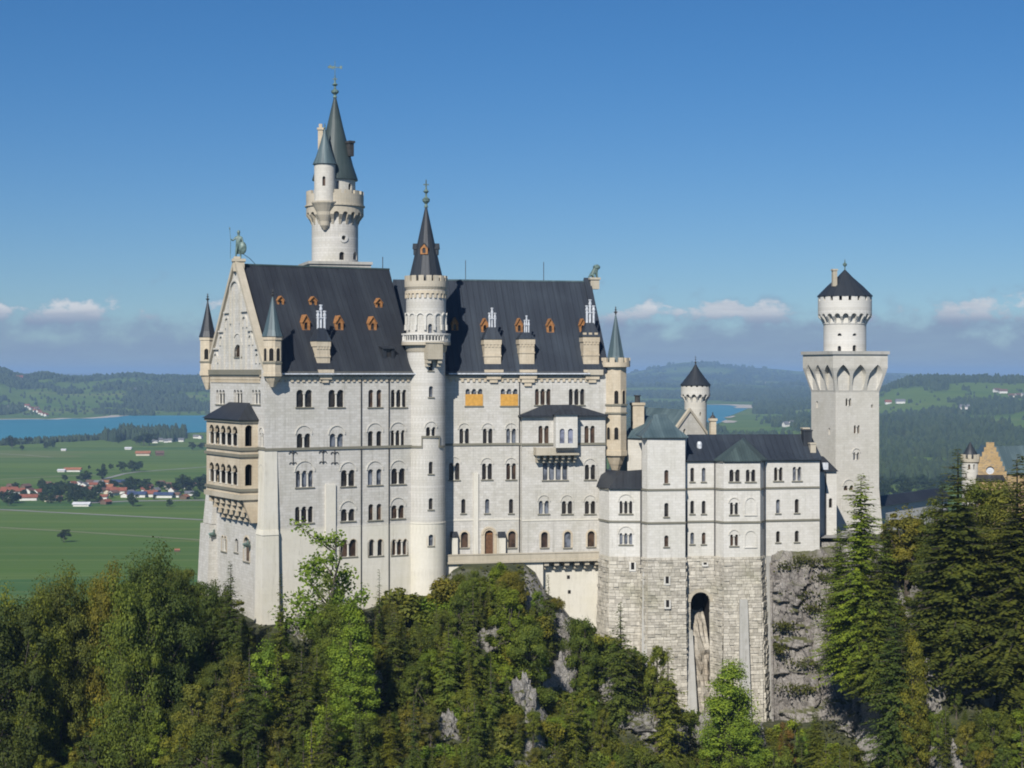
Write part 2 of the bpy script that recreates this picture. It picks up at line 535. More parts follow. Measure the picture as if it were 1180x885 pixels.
def window(root, Mp, rect, n=1, relieve=False, sill=True, surround=None, pane='glass', depth=0.45, board=None, split=False, colmat='lime2', blind=False):
    """adds a window part to root; returns the holes to cut. rect is given in photo pixels on the wall's own plane"""
    u0, z1 = Mp.inv(rect[0], rect[1])
    u1, z0 = Mp.inv(rect[2], rect[3])
    zc = (z0 + z1) / 2
    if relieve:
        rr = (u1 - u0) / 2
        zs = z1 - rr
        top = zs + 0.12 * rr
        iu0, iu1 = u0 + 0.14, u1 - 0.14
    else:
        top, iu0, iu1 = z1, u0, u1
    holes = []
    gap = 0.34 if not split else 0.55
    w = (iu1 - iu0 - gap * (n - 1)) / n
    if split:
        for k in range(n):
            a = iu0 + k * (w + gap)
            holes.append(light_hole(a, a + w, z0, top))
    elif not blind:
        holes.append(light_hole(iu0, iu1, z0, top, n, gap))
    mb = MB()
    mb.box(Mp, iu0 - 0.03, iu1 + 0.03, z0 - 0.03, top + 0.03, depth, depth + 0.05, 1)
    if pane == 'glass':
        pane = rnd.choice(['glass', 'glass', 'glass', 'glassbrown', 'glassgrey'])
    wobj = mb.build('window', M[pane], root) if not blind else None
    par = wobj if wobj else root
    if n > 1 and not split and not blind:
        for k in range(1, n):
            c = MB()
            column(c, Mp, iu0 + k * (w + gap) - gap / 2, z0, top - w / 2 + 0.02, 0.16)
            c.build('column', M[colmat], par)
    if board and not blind:
        q = MB()
        q.box(Mp, iu0 - 0.05, iu1 + 0.05, z0 + .01, z0 + (top - z0) * 0.68, -0.09, -0.01)
        q.build('board', M[board], par)
    if sill and not blind:
        q = MB()
        q.box(Mp, iu0 - 0.2, iu1 + 0.2, z0 - 0.2, z0 - 0.004, -0.16, 0.1)
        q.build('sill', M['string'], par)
    if relieve:
        q = MB()
        q.arcband(Mp, (u0 + u1) / 2, zs, rr, rr + 0.17, -0.13, 0.0)
        if blind:
            q.box(Mp, u0 - 0.17, u0, z0, zs, -0.13, 0.0)
            q.box(Mp, u1, u1 + 0.17, z0, zs, -0.13, 0.0)
            q.box(Mp, u0 - 0.2, u1 + 0.2, z0 - 0.2, z0, -0.16, 0.0)
        q.build('arch_moulding' if not blind else 'blind_arch', M['lime2'] if not blind else M['wing'], par)
    if surround and not blind:
        q = MB()
        r2 = (iu1 - iu0) / 2
        if n == 1:
            q.arcband(Mp, (iu0 + iu1) / 2, top - r2, r2, r2 + 0.3, -0.06, 0.3)
            q.box(Mp, iu0 - 0.3, iu0, z0, top - r2, -0.06, 0.0)
            q.box(Mp, iu1, iu1 + 0.3, z0, top - r2, -0.06, 0.0)
        else:
            q.box(Mp, iu0 - 0.25, iu0, z0, top - w / 2, -0.06, 0.0)
            q.box(Mp, iu1, iu1 + 0.25, z0, top - w / 2, -0.06, 0.0)
            for k in range(n):
                a = iu0 + k * (w + gap)
                q.arcband(Mp, a + w / 2, top - w / 2, w / 2, w / 2 + 0.12, -0.06 - 0.004 * k, 0.2)
        q.build('surround', M[surround], par)
    return holes

def windows(root, Mp, specs):
    hs = []
    for s in specs:
        rect, kw = s[:4], (s[4] if len(s) > 4 else {})
        hs += window(root, Mp, rect, **kw)
    return hs

def bandbox(root, name, Mp, u0, u1, z0, z1, d0, d1, mat, n=None):
    q = MB()
    q.box(Mp, u0, u1, z0, z1, d0, d1, n)
    return q.build(name, M[mat], root)

def frieze(root, Mp, u0, u1, z0, z1, step, mat='sand'):
    """row of little corbel arches under the eaves"""
    q = MB()
    n = max(1, int(round((u1 - u0) / step)))
    st = (u1 - u0) / n
    zm = z0 + (z1 - z0) * 0.6
    q.box(Mp, u0, u1, zm, z1, -0.22, 0.0, 1 if Mp.nseg == 1 else n)
    for k in range(n):
        a = u0 + (k + 0.28) * st
        q.box(Mp, a, a + st * 0.44, z0, zm, -0.2, 0.0, 1)
    return q.build('frieze', M[mat], root)

def finial(mb, x, y, z0, h, r=0.16):
    mb.lathe(x, y, [(r, z0), (r * 0.5, z0 + h * .12), (r * 1.6, z0 + h * .22), (r * 1.7, z0 + h * .30), (r * .5, z0 + h * .38), (r * .4, z0 + h * .5), (r * 1.3, z0 + h * .57), (r * .4, z0 + h * .66), (r * .2, z0 + h)], 8)
    C = Frame(x, y, 0)
    mb.box(C, -h * .10, h * .10, z0 + h * .80, z0 + h * .80 + r * .5, -r * .15, r * .15)
# ------------------------------------------------------------------ CASTLE: the long main block
TH_W, TH_E = 30.0, 12.0
P0 = at(305, 428, 277.8)
FW = Frame(P0.x, P0.y, TH_W)                     # south wall, western half
PE = at(515, 428, 296.3)
FE = Frame(PE.x, PE.y, TH_E)                     # south wall, eastern half
WID = 25.0
LW = FW.U(476)
LE = FE.U(699)
gc = FW.P(0, 0, WID)
FG = Frame(gc.x, gc.y, TH_W - 90)                # west gable, u from the far corner to the near one
EAVE = 170.0
RIDGE = zat(304.5, FW.P(0, 0, WID / 2).y)
TANP = (RIDGE - EAVE) / (WID / 2)
RIDGE_E = RIDGE - 1.55
TANE = (RIDGE_E - EAVE) / (WID / 2)

hall = thing('castle_hall', 'long pale limestone castle hall with steep dark roof, orange dormers and rows of arched windows', 'castle', FW.P(LW, 132, WID / 2))

# --- south wall, western half
zb = 124.0
wsp = [
    (341.5, 449, 360, 469, dict(n=2)), (378.5, 449, 396.5, 469, dict(n=2)), (424.5, 449, 440, 469, dict(n=2, split=True)), (450.5, 449, 468.5, 469, dict(n=3)),
    (341, 491, 359, 516, dict(n=2, relieve=True)), (379, 491, 397, 515.5, dict(n=2, relieve=True)), (423, 488, 441, 515, dict(n=2, split=True, relieve=True)), (449.5, 487, 467.5, 514, dict(n=3, relieve=True)),
    (340, 532, 362, 561, dict(n=3, relieve=True)), (392, 533, 410, 560, dict(n=2, relieve=True)), (423, 532, 441, 558.5, dict(n=2, split=True, relieve=True)), (450, 531, 468, 557.5, dict(n=2, relieve=True)),
    (340, 584, 361, 602, dict(n=3)), (392, 578, 410, 600, dict(n=2, relieve=True)), (424.5, 581, 440, 599, dict(n=2, split=True)), (450, 574, 467, 597, dict(n=2, relieve=True)),
    (392, 622, 411, 641, dict(n=2, surround='sand', pane='glassbrown')), (425, 622, 441, 640, dict(n=2, split=True, surround='sand')), (451.5, 622, 469, 639, dict(n=3, surround='sand', pane='glassbrown')),
]
holes = windows(hall, FW, wsp)
w = MB()
panel(w, FW, [(0, zb), (LW, zb), (LW, EAVE), (0, EAVE)], holes)
w.build('south_wall', M['lime'], hall)
zp = FW.inv(400, 607)[1]
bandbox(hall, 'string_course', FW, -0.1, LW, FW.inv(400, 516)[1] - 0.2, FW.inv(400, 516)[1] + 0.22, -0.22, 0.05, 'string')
# smoother lower zone, a slab set just proud of the wall, with openings for the windows
lowh = [h for h in holes if max(q[1] for q in h) < zp]
q = MB()
panel(q, FW, [(0.02, zb), (LW, zb), (LW, zp), (0.02, zp)], [[(a + (0.04 if k else 0), b) for k, (a, b) in enumerate(h)] for h in lowh], depth=0.06, d0=-0.06)
q.box(FW, 0.02, LW, zp, zp + 0.12, -0.09, 0.0)
q.build('plinth', M['smooth'], hall)
frieze(hall, FW, 2.2, LW - 0.5, FW.inv(400, 440)[1], FW.inv(400, 434.5)[1], 1.0)
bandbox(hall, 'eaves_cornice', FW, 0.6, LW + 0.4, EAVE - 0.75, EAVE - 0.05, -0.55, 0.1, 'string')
for px in (416, 448):
    u = FW.U(px)
    bandbox(hall, 'downpipe', FW, u - 0.08, u + 0.08, FW.inv(px, 690)[1], EAVE - 0.8, -0.16, -0.04, 'iron')
for px, py in ((372, 526), (385.5, 527), (337.5, 527), (404, 465)):
    if px == 404: continue
    u, z = FW.inv(px, py)
    q = MB()
    q.box(FW, u - 0.05, u + 0.05, z - 1.2, z + 1.3, -0.12, -0.02)
    for s in (-1, 1):
        q.arcband(FW, u + s * 0.38, z + 0.55, 0.24, 0.36, -0.12, -0.02, 6)
        q.arcband(FW, u + s * 0.34, z - 1.1, 0.22, 0.32, -0.12, -0.02, 6)
    q.build('wall_anchor', M['iron'], hall)
# shallow wall strips and the corner buttress
u0, u1 = FW.U(374.5), FW.U(386)
q = MB(); q.box(FW, u0, u1, zb, FW.inv(380, 558)[1], -0.35, 0.0); q.build('wall_strip', M['smooth'], hall)
ub = FW.U(319)
ztop = FW.inv(310, 518)[1]
q = MB()
zs_, zm_ = ztop, FW.inv(310, 612)[1]
def cornering(u_out, d_out, z):
    return [FW.P(-u_out, z, -d_out), FW.P(ub, z, -d_out), FW.P(ub, z, 0.3), FW.P(0.3, z, 2.2), FW.P(-u_out, z, 2.2)]
q.hull8(cornering(0.40, 0.62, zm_ - 0.4), cornering(0.04, 0.10, zs_))
q.hull8(cornering(1.1, 1.35, zb - 6), cornering(0.62, 0.8, zm_ - 0.6))
q.hull8(cornering(0.72, 0.9, zm_ - 0.6), cornering(0.45, 0.7, zm_ + 0.2))
q.build('buttress', M['smooth'], hall)

# --- west gable wall
gsp = []
for px in (254, 274.2, 295.2):
    gsp.append((px - 5.0, 449, px + 5.0, 466, dict(n=3)))
gsp += [(299, 493, 304, 515.5, dict(n=2, relieve=True)), (299, 536, 304, 560, dict(n=2, relieve=True)), 
        (240.5, 613, 245, 631, dict(surround='sand')), (255.5, 617, 261, 636, dict(n=2, surround='sand')), (270.5, 620, 274.5, 637, dict()), (281, 618, 287.5, 648, dict(surround='sand', pane='glassbrown')),
        (269, 385, 279, 411, dict(n=1, relieve=True, pane='glassbrown')),
        (267.6, 344, 270.0, 349.5, dict(sill=False)), (273.8, 344.5, 276.2, 350, dict(sill=False))]
GU0, GU1 = 0.0, WID
hs = windows(hall, FG, gsp)
apex = (WID / 2, RIDGE + 0.9)
w = MB()
panel(w, FG, [(0, zb), (WID, zb), (WID, EAVE + 0.4), (apex[0], apex[1]), (0, EAVE + 0.4)], hs)
w.build('gable_wall', M['lime'], hall)
# gable relief: blind niches, band, rake copings
q = MB()
for px, py, w_, h_ in ((262.5, 371.5, 0.9, 2.2), (282.5, 370, 0.9, 2.2), (256, 392, 0.8, 2.0), (289.5, 391, 0.8, 2.0), (249.5, 412, 0.8, 1.8), (297.5, 412, 0.8, 1.8)):
    u, z = FG.inv(px, py)
    q.arcband(FG, u, z, w_ * 0.8, w_ * 0.8 + 0.3, -0.28, 0.0, 8)
    q.box(FG, u - w_ * 1.5, u + w_ * 1.5, z + w_ * 1.7, z + w_ * 1.7 + 0.28, -0.34, 0.0)
    q.box(FG, u - w_ * 0.8 - 0.3, u - w_ * 0.8, z - w_ * 1.1, z, -0.26, 0.0)
    q.box(FG, u + w_ * 0.8, u + w_ * 0.8 + 0.3, z - w_ * 1.1, z, -0.26, 0.0)
u, z = FG.inv(271.5, 338)
q.arcband(FG, u, z, 2.0, 2.3, -0.32, 0.0, 12)
q.box(FG, u - 2.25, u - 2.0, z - 5.0, z, -0.32, 0.0)
q.box(FG, u + 2.0, u + 2.25, z - 5.0, z, -0.32, 0.0)
q.build('gable_relief', M['lime2'], hall)
q = MB()
for px, w_ in ((251, 1.0), (262, 1.2), (274, 1.6), (287, 1.2), (298, 1.0)):
    u, z = FG.inv(px, 424)
    ut = u
    lim = EAVE + 0.4 + (RIDGE - EAVE) * (1 - abs(ut - WID / 2) / (WID / 2)) - 3.2
    if lim > EAVE + 1:
        q.box(FG, u - w_ - 0.15, u - w_ + 0.1, EAVE + .3, lim, -0.24, 0.0)
        q.box(FG, u + w_ - 0.1, u + w_ + 0.15, EAVE + .3, lim, -0.24, 0.0)
q.build('gable_strips', M['lime2'], hall)
q = MB()
for sgn in (-1, 1):
    a = (WID / 2 + sgn * (WID / 2 + 0.3), EAVE + 0.2)
    b = (WID / 2, RIDGE + 1.3)
    P = FG.P
    th = 1.15
    lo = [P(a[0], a[1], -0.45), P(a[0], a[1], 0.75), P(a[0], a[1] + th, 0.75), P(a[0], a[1] + th, -0.45)]
    hi = [P(b[0], b[1] - th * .9, -0.45), P(b[0], b[1] - th * .9, 0.75), P(b[0], b[1], 0.75), P(b[0], b[1], -0.45)]
    q.hull8(lo, hi)
q.build('gable_coping', M['trim'], hall)
bandbox(hall, 'gable_cornice', FG, -0.3, WID - 1.4, EAVE - 0.55, EAVE + 0.3, -0.55, 0.0, 'string')
q = MB(); q.box(FG, -0.3, WID - 1.4, EAVE - 0.85, EAVE - 0.553, -0.3, 0.0); q.build('cornice_bed', M['trim'], hall)
frieze(hall, FG, 0.6, WID - 1.8, EAVE - 1.85, EAVE - 0.95, 0.62)
zsg = FW.inv(310, 517)[1]
bandbox(hall, 'string_course', FG, -0.1, WID + 0.2, zsg - 0.2, zsg + 0.22, -0.22, 0.0, 'string')
# battered far corner of the gable
q = MB()
def cor2(o, z):
    return [FG.P(-o, z, -o * 0.8), FG.P(3.0, z, -o * 0.8), FG.P(3.0, z, 1.5), FG.P(-o, z, 1.5)]
zq, zr = FG.inv(237, 520)[1], FG.inv(232, 600)[1]
q.hull8(cor2(1.1, zr), cor2(0.06, zq))
q.hull8(cor2(2.4, zb), cor2(1.5, zr - 0.1))
q.build('buttress', M['lime'], hall)
q = MB()
uu0, uu1 = FG.U(243), FG.U(296)
q.hull8([FG.P(uu0, zb, -0.8), FG.P(uu1, zb, -0.8), FG.P(uu1, zb, 0.2), FG.P(uu0, zb, 0.2)],
        [FG.P(uu0, FG.inv(265, 606)[1], -0.06), FG.P(uu1, FG.inv(265, 606)[1], -0.06), FG.P(uu1, FG.inv(265, 606)[1], 0.2), FG.P(uu0, FG.inv(265, 606)[1], 0.2)])
# (kept shallow so the slit windows stay open)
for px, py in ((249, 617), (288.5, 629)):
    u, z = FG.inv(px, py)
    lm = MB()
    p = FG.P(u, z, -0.2); d = FG.P(u + 0.7, z + 0.1, -1.5)
    lm.tube([p, p.lerp(d, .35) + Vector((0, 0, .18)), p.lerp(d, .7) + Vector((0, 0, .2)), d + Vector((0, 0, .3))], [.32, .42, .34, .18], 8)
    lm.tube([p.lerp(d, .7), p.lerp(d, .95) + Vector((0, 0, -.35))], [.14, .09], 6)
    lm.tube([p.lerp(d, .3), p.lerp(d, .2) + Vector((0, 0, .9)), p + Vector((0, 0, 1.1))], [.2, .16, .04], 6)
    lm.build('carved_beast', M['bronze'], hall, smooth=True)

# --- the two-storey sandstone loggia on the gable
LOGD = 3.0
lu0, lu1 = FG.U(238, -LOGD), FG.U(277, -LOGD)
FL = FG.shifted(-LOGD)
dU = 0.0
a = FL.P(lu0, 0); 
FL0 = Frame(a.x, a.y, FG.deg); LLEN = lu1 - lu0
b = FL.P(lu1, 0)
FLS = Frame(b.x, b.y, TH_W)                        # its south cheek, u inwards along the building
# far cheek
zt = FL0.inv(257, 483)[1]
z_fl = FL0.inv(257, 568)[1]
z_bot = FL0.inv(257, 572)[1]
log = MB()
fh = []
levels = [(490, 512.5), (534, 557)]
for (ya, yb) in levels:
    z1, z0 = FL0.inv(257, ya)[1], FL0.inv(257, yb)[1]
    fh.append(light_hole(LLEN * 0.08, LLEN * 0.92, z0, z1, 5, 0.34))
panel(log, FL0, [(0, z_bot), (LLEN, z_bot), (LLEN, zt), (0, zt)], fh, 0.5)
sh = []
for (ya, yb) in levels:
    z1, z0 = FL0.inv(257, ya)[1], FL0.inv(257, yb)[1]
    sh.append(light_hole(0.8, 2.1, z0, z1 + 0.2, 1))
panel(log, FLS, [(0, z_bot), (LOGD, z_bot), (LOGD, zt), (0, zt)], sh, 0.5)
P = FL0.P
log.poly([P(0, z_bot, 0), P(0, z_bot, LOGD), P(0, zt, LOGD), P(0, zt, 0)])
log.poly([P(0, z_bot, 0), P(LLEN, z_bot, 0), P(LLEN, z_bot, LOGD), P(0, z_bot, LOGD)])
loggia = log.build('loggia', M['sand'], hall)
q = MB(); q.box(FL0, 0.5, LLEN - 0.5, z_bot + .2, zt - 0.1, 1.9, 1.95); q.build('loggia_shade_sheet', M['void'], loggia)  # near-black sheets added inside the loggia as painted shade
q = MB(); q.box(FLS, 0.5, LOGD, z_bot + .2, zt - 0.1, 1.9, 1.95); q.build('loggia_shade_sheet', M['void'], loggia)
for (ya, yb) in levels:
    z1, z0 = FL0.inv(257, ya)[1], FL0.inv(257, yb)[1]
    wl = (LLEN * 0.84 - 0.34 * 4) / 5
    for k in range(1, 5):
        c = MB(); column(c, FL0, LLEN * 0.08 + k * (wl + 0.34) - 0.17, z0, z1 - wl / 2, 0.12, 0.2); c.build('column', M['lime2'], loggia)
    for u in (LLEN * 0.08 + 0.1, LLEN * 0.92 - 0.1):
        c = MB(); column(c, FL0, u, z0, z1 - wl / 2, 0.12, 0.16); c.build('column', M['lime2'], loggia)
for yy, hh, o, m_ in ((515.5, .5, .25, 'string'), (523, .45, .3, 'string'), (562, .45, .25, 'string'), (570, .8, .35, 'trim'), (484, .5, .3, 'string')):
    z = FL0.inv(257, yy)[1]
    c = MB()
    c.box(FL0, -o, LLEN + o, z - hh / 2, z + hh / 2, -o, 0.02)
    c.box(FLS, 0.02, LOGD, z - hh / 2, z + hh / 2, -o, 0.02)
    c.build('band', M[m_], loggia)
# corbels carrying it
for k in range(6):
    u = LLEN * (k + 0.5) / 6
    c = MB()
    zz = z_bot
    for i, (d1, hgt) in enumerate(((0.1, 1.2), (0.8, 1.2), (1.6, 1.1), (2.2, 1.0))):
        c.box(FL0, u - 0.42, u + 0.42, zz - hgt, zz + 0.003 * i, d1, LOGD)
        zz -= hgt * 0.85
    c.build('corbel', M['sand'], loggia)
c = MB()
c.hull8([FLS.P(1.9, z_bot - 3.9, 0), FLS.P(LOGD, z_bot - 3.9, 0), FLS.P(LOGD, z_bot - 3.9, .6), FLS.P(1.9, z_bot - 3.9, .6)],
        [FLS.P(0.3, z_bot, 0), FLS.P(LOGD, z_bot, 0), FLS.P(LOGD, z_bot, .6), FLS.P(0.3, z_bot, .6)])
c.build('corbel', M['sand'], loggia)
c = MB()
za = FL0.inv(262, 467)[1] + 0.4
zt2 = zt + 0.05
r0 = [P(-.6, zt2, -.6), P(LLEN + .6, zt2, -.6), P(LLEN + .6, zt2, LOGD - .05), P(-.6, zt2, LOGD - .05)]
r1 = [P(LLEN * .22, za, LOGD - .3), P(LLEN * .78, za, LOGD - .3), P(LLEN * .78, za, LOGD - .05), P(LLEN * .22, za, LOGD - .05)]
c.hull8(r0, r1)
c.build('loggia_roof', M['roof'], loggia)

# --- south wall, eastern half
esp = [
    (536.5, 448, 556, 467.5, dict(n=3, board='board')), (577, 448, 596.5, 467.5, dict(n=3, board='board')), (616.5, 448, 634.5, 466.5, dict(n=3)), (655.5, 448, 673.5, 466.5, dict(n=3)),
    (528.5, 488, 541.5, 511, dict(n=2, relieve=True)), (555.5, 488, 568.5, 511, dict(n=2, relieve=True)), (582.5, 488, 595.5, 511, dict(n=2, relieve=True)),
    (516.5, 527, 530.5, 553, dict(n=2, relieve=True)), (554.5, 528, 568, 552.5, dict(n=2, relieve=True)), (582.5, 528, 595.5, 552.5, dict(n=2, relieve=True)),
    (531.5, 575, 536.5, 591.5, dict()), (559, 575, 564, 591.5, dict()), (586.5, 575, 591.5, 591.5, dict()),
    (531, 613, 539.5, 631, dict(surround='sand', pane='glassbrown')), (585.5, 612, 594.5, 631, dict(surround='sand', pane='glassbrown')),
]
holes = windows(hall, FE, esp)
# the door onto the terrace
du0, dz1 = FE.inv(558.5, 611)
du1, dz0 = FE.inv(568.5, 640)
holes.append(light_hole(du0, du1, dz0, dz1))
q = MB(); q.box(FE, du0 - .05, du1 + .05, dz0 - 0.2, dz1 + .05, 0.4, 0.45); dr = q.build('terrace_door', M['door'], hall)
q = MB()
rr = (du1 - du0) / 2
for i in range(2):
    q.arcband(FE, (du0 + du1) / 2, dz1 - rr, rr + .3 * i, rr + .3 + .3 * i, -0.12 - .1 * i, 0.2, 10)
for s in (du0 - .6, du1):
    q.box(FE, s, s + .6, dz0, dz1 - rr, -0.1, 0.0)
q.build('door_surround', M['sand'], dr)
q = MB(); q.box(FE, du0 + .1, du1 - .1, dz1 - rr, dz1 - rr + .12, 0.3, 0.39); q.build('transom', M['wood'], dr)
w = MB()
uL = -2.2
panel(w, FE, [(uL, zb), (LE, zb), (LE, EAVE), (uL, EAVE)], holes)
w.build('south_wall', M['lime'], hall)
zse = FE.inv(555, 512)[1]
ur0, ur1 = FE.U(601.5, -0.9), FE.U(697.5, -0.9)
bandbox(hall, 'string_course', FE, uL, ur0, zse - 0.2, zse + 0.2, -0.2, 0.0, 'string')
zpe = FE.inv(560, 599)[1]
q = MB(); q.box(FE, uL, ur0, zpe - .1, zpe + .12, -0.09, 0.0); q.build('plinth_moulding', M['smooth'], hall)
frieze(hall, FE, 0.2, LE - 3.2, FE.inv(560, 440)[1], FE.inv(560, 434.5)[1], 1.0)
bandbox(hall, 'eaves_cornice', FE, uL, LE - 2.6, EAVE - 0.75, EAVE - 0.05, -0.55, 0.1, 'string')
for px in (598.5, 548):
    u = FE.U(px)
    bandbox(hall, 'downpipe', FE, u - 0.08, u + 0.08, FE.inv(px, 636 if px > 590 else 640)[1], EAVE - 0.8 if px > 590 else FE.inv(px, 541)[1], -0.16, -0.03, 'iron') if px > 590 else None
u0, u1 = FE.U(545.5), FE.U(551)
q = MB(); q.box(FE, u0, u1, FE.inv(548, 640)[1], FE.inv(548, 545)[1], -0.28, 0.0); q.build('wall_strip', M['smooth'], hall)
for pa, pb in ((519.5, 526.5), (574, 581.5)):
    u0, u1 = FE.U(pa), FE.U(pb)
    zt_ = FE.inv(pa, 619)[1]
    q = MB(); q.box(FE, u0, u1, FE.inv(pa, 640)[1], zt_, -0.9, 0.0); st = q.build('stub_buttress', M['smooth'], hall)
    q = MB()
    q.hull8([FE.P(u0 - .08, zt_ + .005, -1.0), FE.P(u1 + .08, zt_ + .005, -1.0), FE.P(u1 + .08, zt_ + .005, -.003), FE.P(u0 - .08, zt_ + .005, -.003)],
            [FE.P(u0 - .08, zt_ + .15, -1.0), FE.P(u1 + .08, zt_ + .15, -1.0), FE.P(u1 + .08, zt_ + .95, -.003), FE.P(u0 - .08, zt_ + .95, -.003)])
    q.build('cap', M['roof'], st)

# --- the slightly projecting bay east of the middle
FB = FE.shifted(-0.9)
bsp = [
    (620.5, 490.5, 632.5, 511, dict(n=2, pane='glassbrown')), (673.5, 490.5, 685.5, 511, dict(n=2, pane='glassbrown')),
    (625.5, 533, 654, 553, dict(n=4)), (673, 529, 687, 552.5, dict(n=2, relieve=True)),
    (620, 571, 633.5, 592, dict(n=2, relieve=True)), (646.5, 571, 660.5, 592, dict(n=2, relieve=True)), (673, 571, 687, 592, dict(n=2, relieve=True)),
    (623.5, 613, 631.5, 631, dict(surround='sand', pane='glassbrown')), (650, 612.5, 658, 631, dict(surround='sand', pane='glass')), (677, 612, 685.5, 630, dict(surround='sand', pane='glassbrown')),
]
hb = windows(hall, FB, bsp)
zbt = FB.inv(650, 478)[1]
zbb = FB.inv(650, 652)[1]
bw = MB()
panel(bw, FB, [(ur0, zbb), (ur1, zbb), (ur1, zbt), (ur0, zbt)], hb)
for u in (ur0, ur1):
    bw.poly([FB.P(u, zbb, 0), FB.P(u, zbb, .9), FB.P(u, zbt, .9), FB.P(u, zbt, 0)])
bay = bw.build('projecting_bay', M['lime'], hall)
z = FB.inv(650, 511.8)[1]
q = MB(); q.box(FB, ur0 - .1, ur1 + .1, z - .2, z + .2, -0.2, 0.0); q.build('string_course', M['string'], bay)
z = FB.inv(650, 599)[1]
q = MB(); q.box(FB, ur0 - .05, ur1 + .05, z - .1, z + .12, -0.09, 0.0); q.build('plinth_moulding', M['smooth'], bay)
q = MB()
zra = FB.inv(645, 466.5)[1]
ua, ub_ = FB.U(628), FB.U(662)
q.hull8([FB.P(ur0 - .5, zbt - .05, -.7), FB.P(ur1 + .3, zbt - .05, -.7), FB.P(ur1 + .3, zbt - .05, .87), FB.P(ur0 - .5, zbt - .05, .87)],
        [FB.P(ua, zra, .5), FB.P(ub_, zra, .5), FB.P(ub_, zra, .87), FB.P(ua, zra, .87)])
q.box(FB, ur0 - .55, ur1 + .35, zbt - .32, zbt - .055, -.75, .85)
q.build('bay_roof', M['roof'], bay)
# bay window with balcony
FO = FB.shifted(-1.9)
ou0, ou1 = FO.U(640.5), FO.U(665.5)
zo0, zo1 = FO.inv(650, 516)[1], FO.inv(650, 478)[1]
oh = [light_hole(*q_, 1) for q_ in [(FO.U(645), FO.U(650.8), FO.inv(648, 511)[1], FO.inv(648, 494)[1]), (FO.U(654.5), FO.U(660.5), FO.inv(648, 511)[1], FO.inv(648, 494)[1])]]
ob = MB()
panel(ob, FO, [(ou0, zo0), (ou1, zo0), (ou1, zo1), (ou0, zo1)], oh, 0.3)
for u in (ou0, ou1):
    ob.poly([FO.P(u, zo0, 0), FO.P(u, zo0, 1.9), FO.P(u, zo1, 1.9), FO.P(u, zo1, 0)])
ob.poly([FO.P(ou0, zo0, 0), FO.P(ou1, zo0, 0), FO.P(ou1, zo0, 1.9), FO.P(ou0, zo0, 1.9)])
bwin = ob.build('bay_window', M['wing'], hall)
for a_, b_ in ((645, 650.8), (654.5, 660.5)):
    q = MB(); q.box(FO, FO.U(a_) - .05, FO.U(b_) + .05, FO.inv(648, 512)[1], FO.inv(648, 493)[1], .3, .34); q.build('window_pane', M['glassblue'], bwin)
q = MB()
q.hull8([FO.P(ou0 - .3, zo1, -.4), FO.P(ou1 + .3, zo1, -.4), FO.P(ou1 + .3, zo1, 1.2), FO.P(ou0 - .3, zo1, 1.2)],
        [FO.P(ou0 + 1, zo1 + .95, .7), FO.P(ou1 - 1, zo1 + .95, .7), FO.P(ou1 - 1, zo1 + .95, 1.2), FO.P(ou0 + 1, zo1 + .95, 1.2)])
q.build('bay_window_roof', M['roof'], bwin)
q = MB()
bu0, bu1 = FO.U(617.5), FO.U(667)
zf = FO.inv(640, 522.5)[1]
q.box(FO, bu0, bu1, zf - .3, zf, -.35, 1.9)
q.box(FO, bu0, ou0 - .05, zf, zf + 1.0, -.3, -.05)
q.box(FO, bu0, bu0 + .25, zf + .002, zf + .998, -.045, 1.9)
bal = q.build('balcony', M['trim'], hall)
for k in range(7):
    u = bu0 + (bu1 - bu0) * (k + .5) / 7
    q = MB()
    q.box(FO, u - .22, u + .22, zf - 1.0, zf - .305, .3, 1.9)
    q.box(FO, u - .2, u + .2, zf - 1.6, zf - 1.003, .9, 1.9)
    q.build('corbel', M['trim'], bal)

# --- terrace with parapet in front of the eastern half
FT = Frame(FE.P(0, 0, -2.6).x, FE.P(0, 0, -2.6).y, TH_E)
tu0, tu1 = FT.U(505), FT.U(694)
zt0, zt1 = FT.inv(600, 646.5)[1], FT.inv(600, 637.5)[1]
q = MB()
q.box(FT, tu0, tu1, zt0 - .25, zt0 + .1, -0.2, 3.2)
q.box(FT, tu0, tu1, zt0 + .102, zt1 - .15, 0.0, .3)
q.box(FT, tu0, tu1, zt1 - .148, zt1, -0.1, .4)
ter = q.build('terrace', M['trim'], hall)
tc0, tc1 = FT.U(627), FT.U(692)
q = MB(); q.box(FT, FT.U(505), tc0 - .1, 112, zt0 - .255, 0.35, 2.5); q.build('terrace_wall', M['smooth'], ter)
q = MB(); q.box(FT, tc0 - .1, tu1 + 1.2, 110, zt0 - .255, 1.7, 2.5); q.build('terrace_wall', M['smooth'], ter)
for k in range(6):
    u = tc0 + .5 + (tc1 - tc0 - 1.0) * k / 5
    q = MB()
    q.box(FT, u - .4, u + .4, zt0 - .95, zt0 - .253, 0.25, 1.75)
    q.box(FT, u - .38, u + .38, zt0 - 1.6, zt0 - .953, 0.95, 1.75)
    q.build('corbel', M['trim'], ter)
for px, py in ((655, 665), (656, 682)):
    u, z = FT.inv(px, py, 1.7)
    q = MB(); q.box(FT, u - .25, u + .25, z - .3, z + .3, 1.66, 1.72); q.build('drain_hole', M['void'], ter)

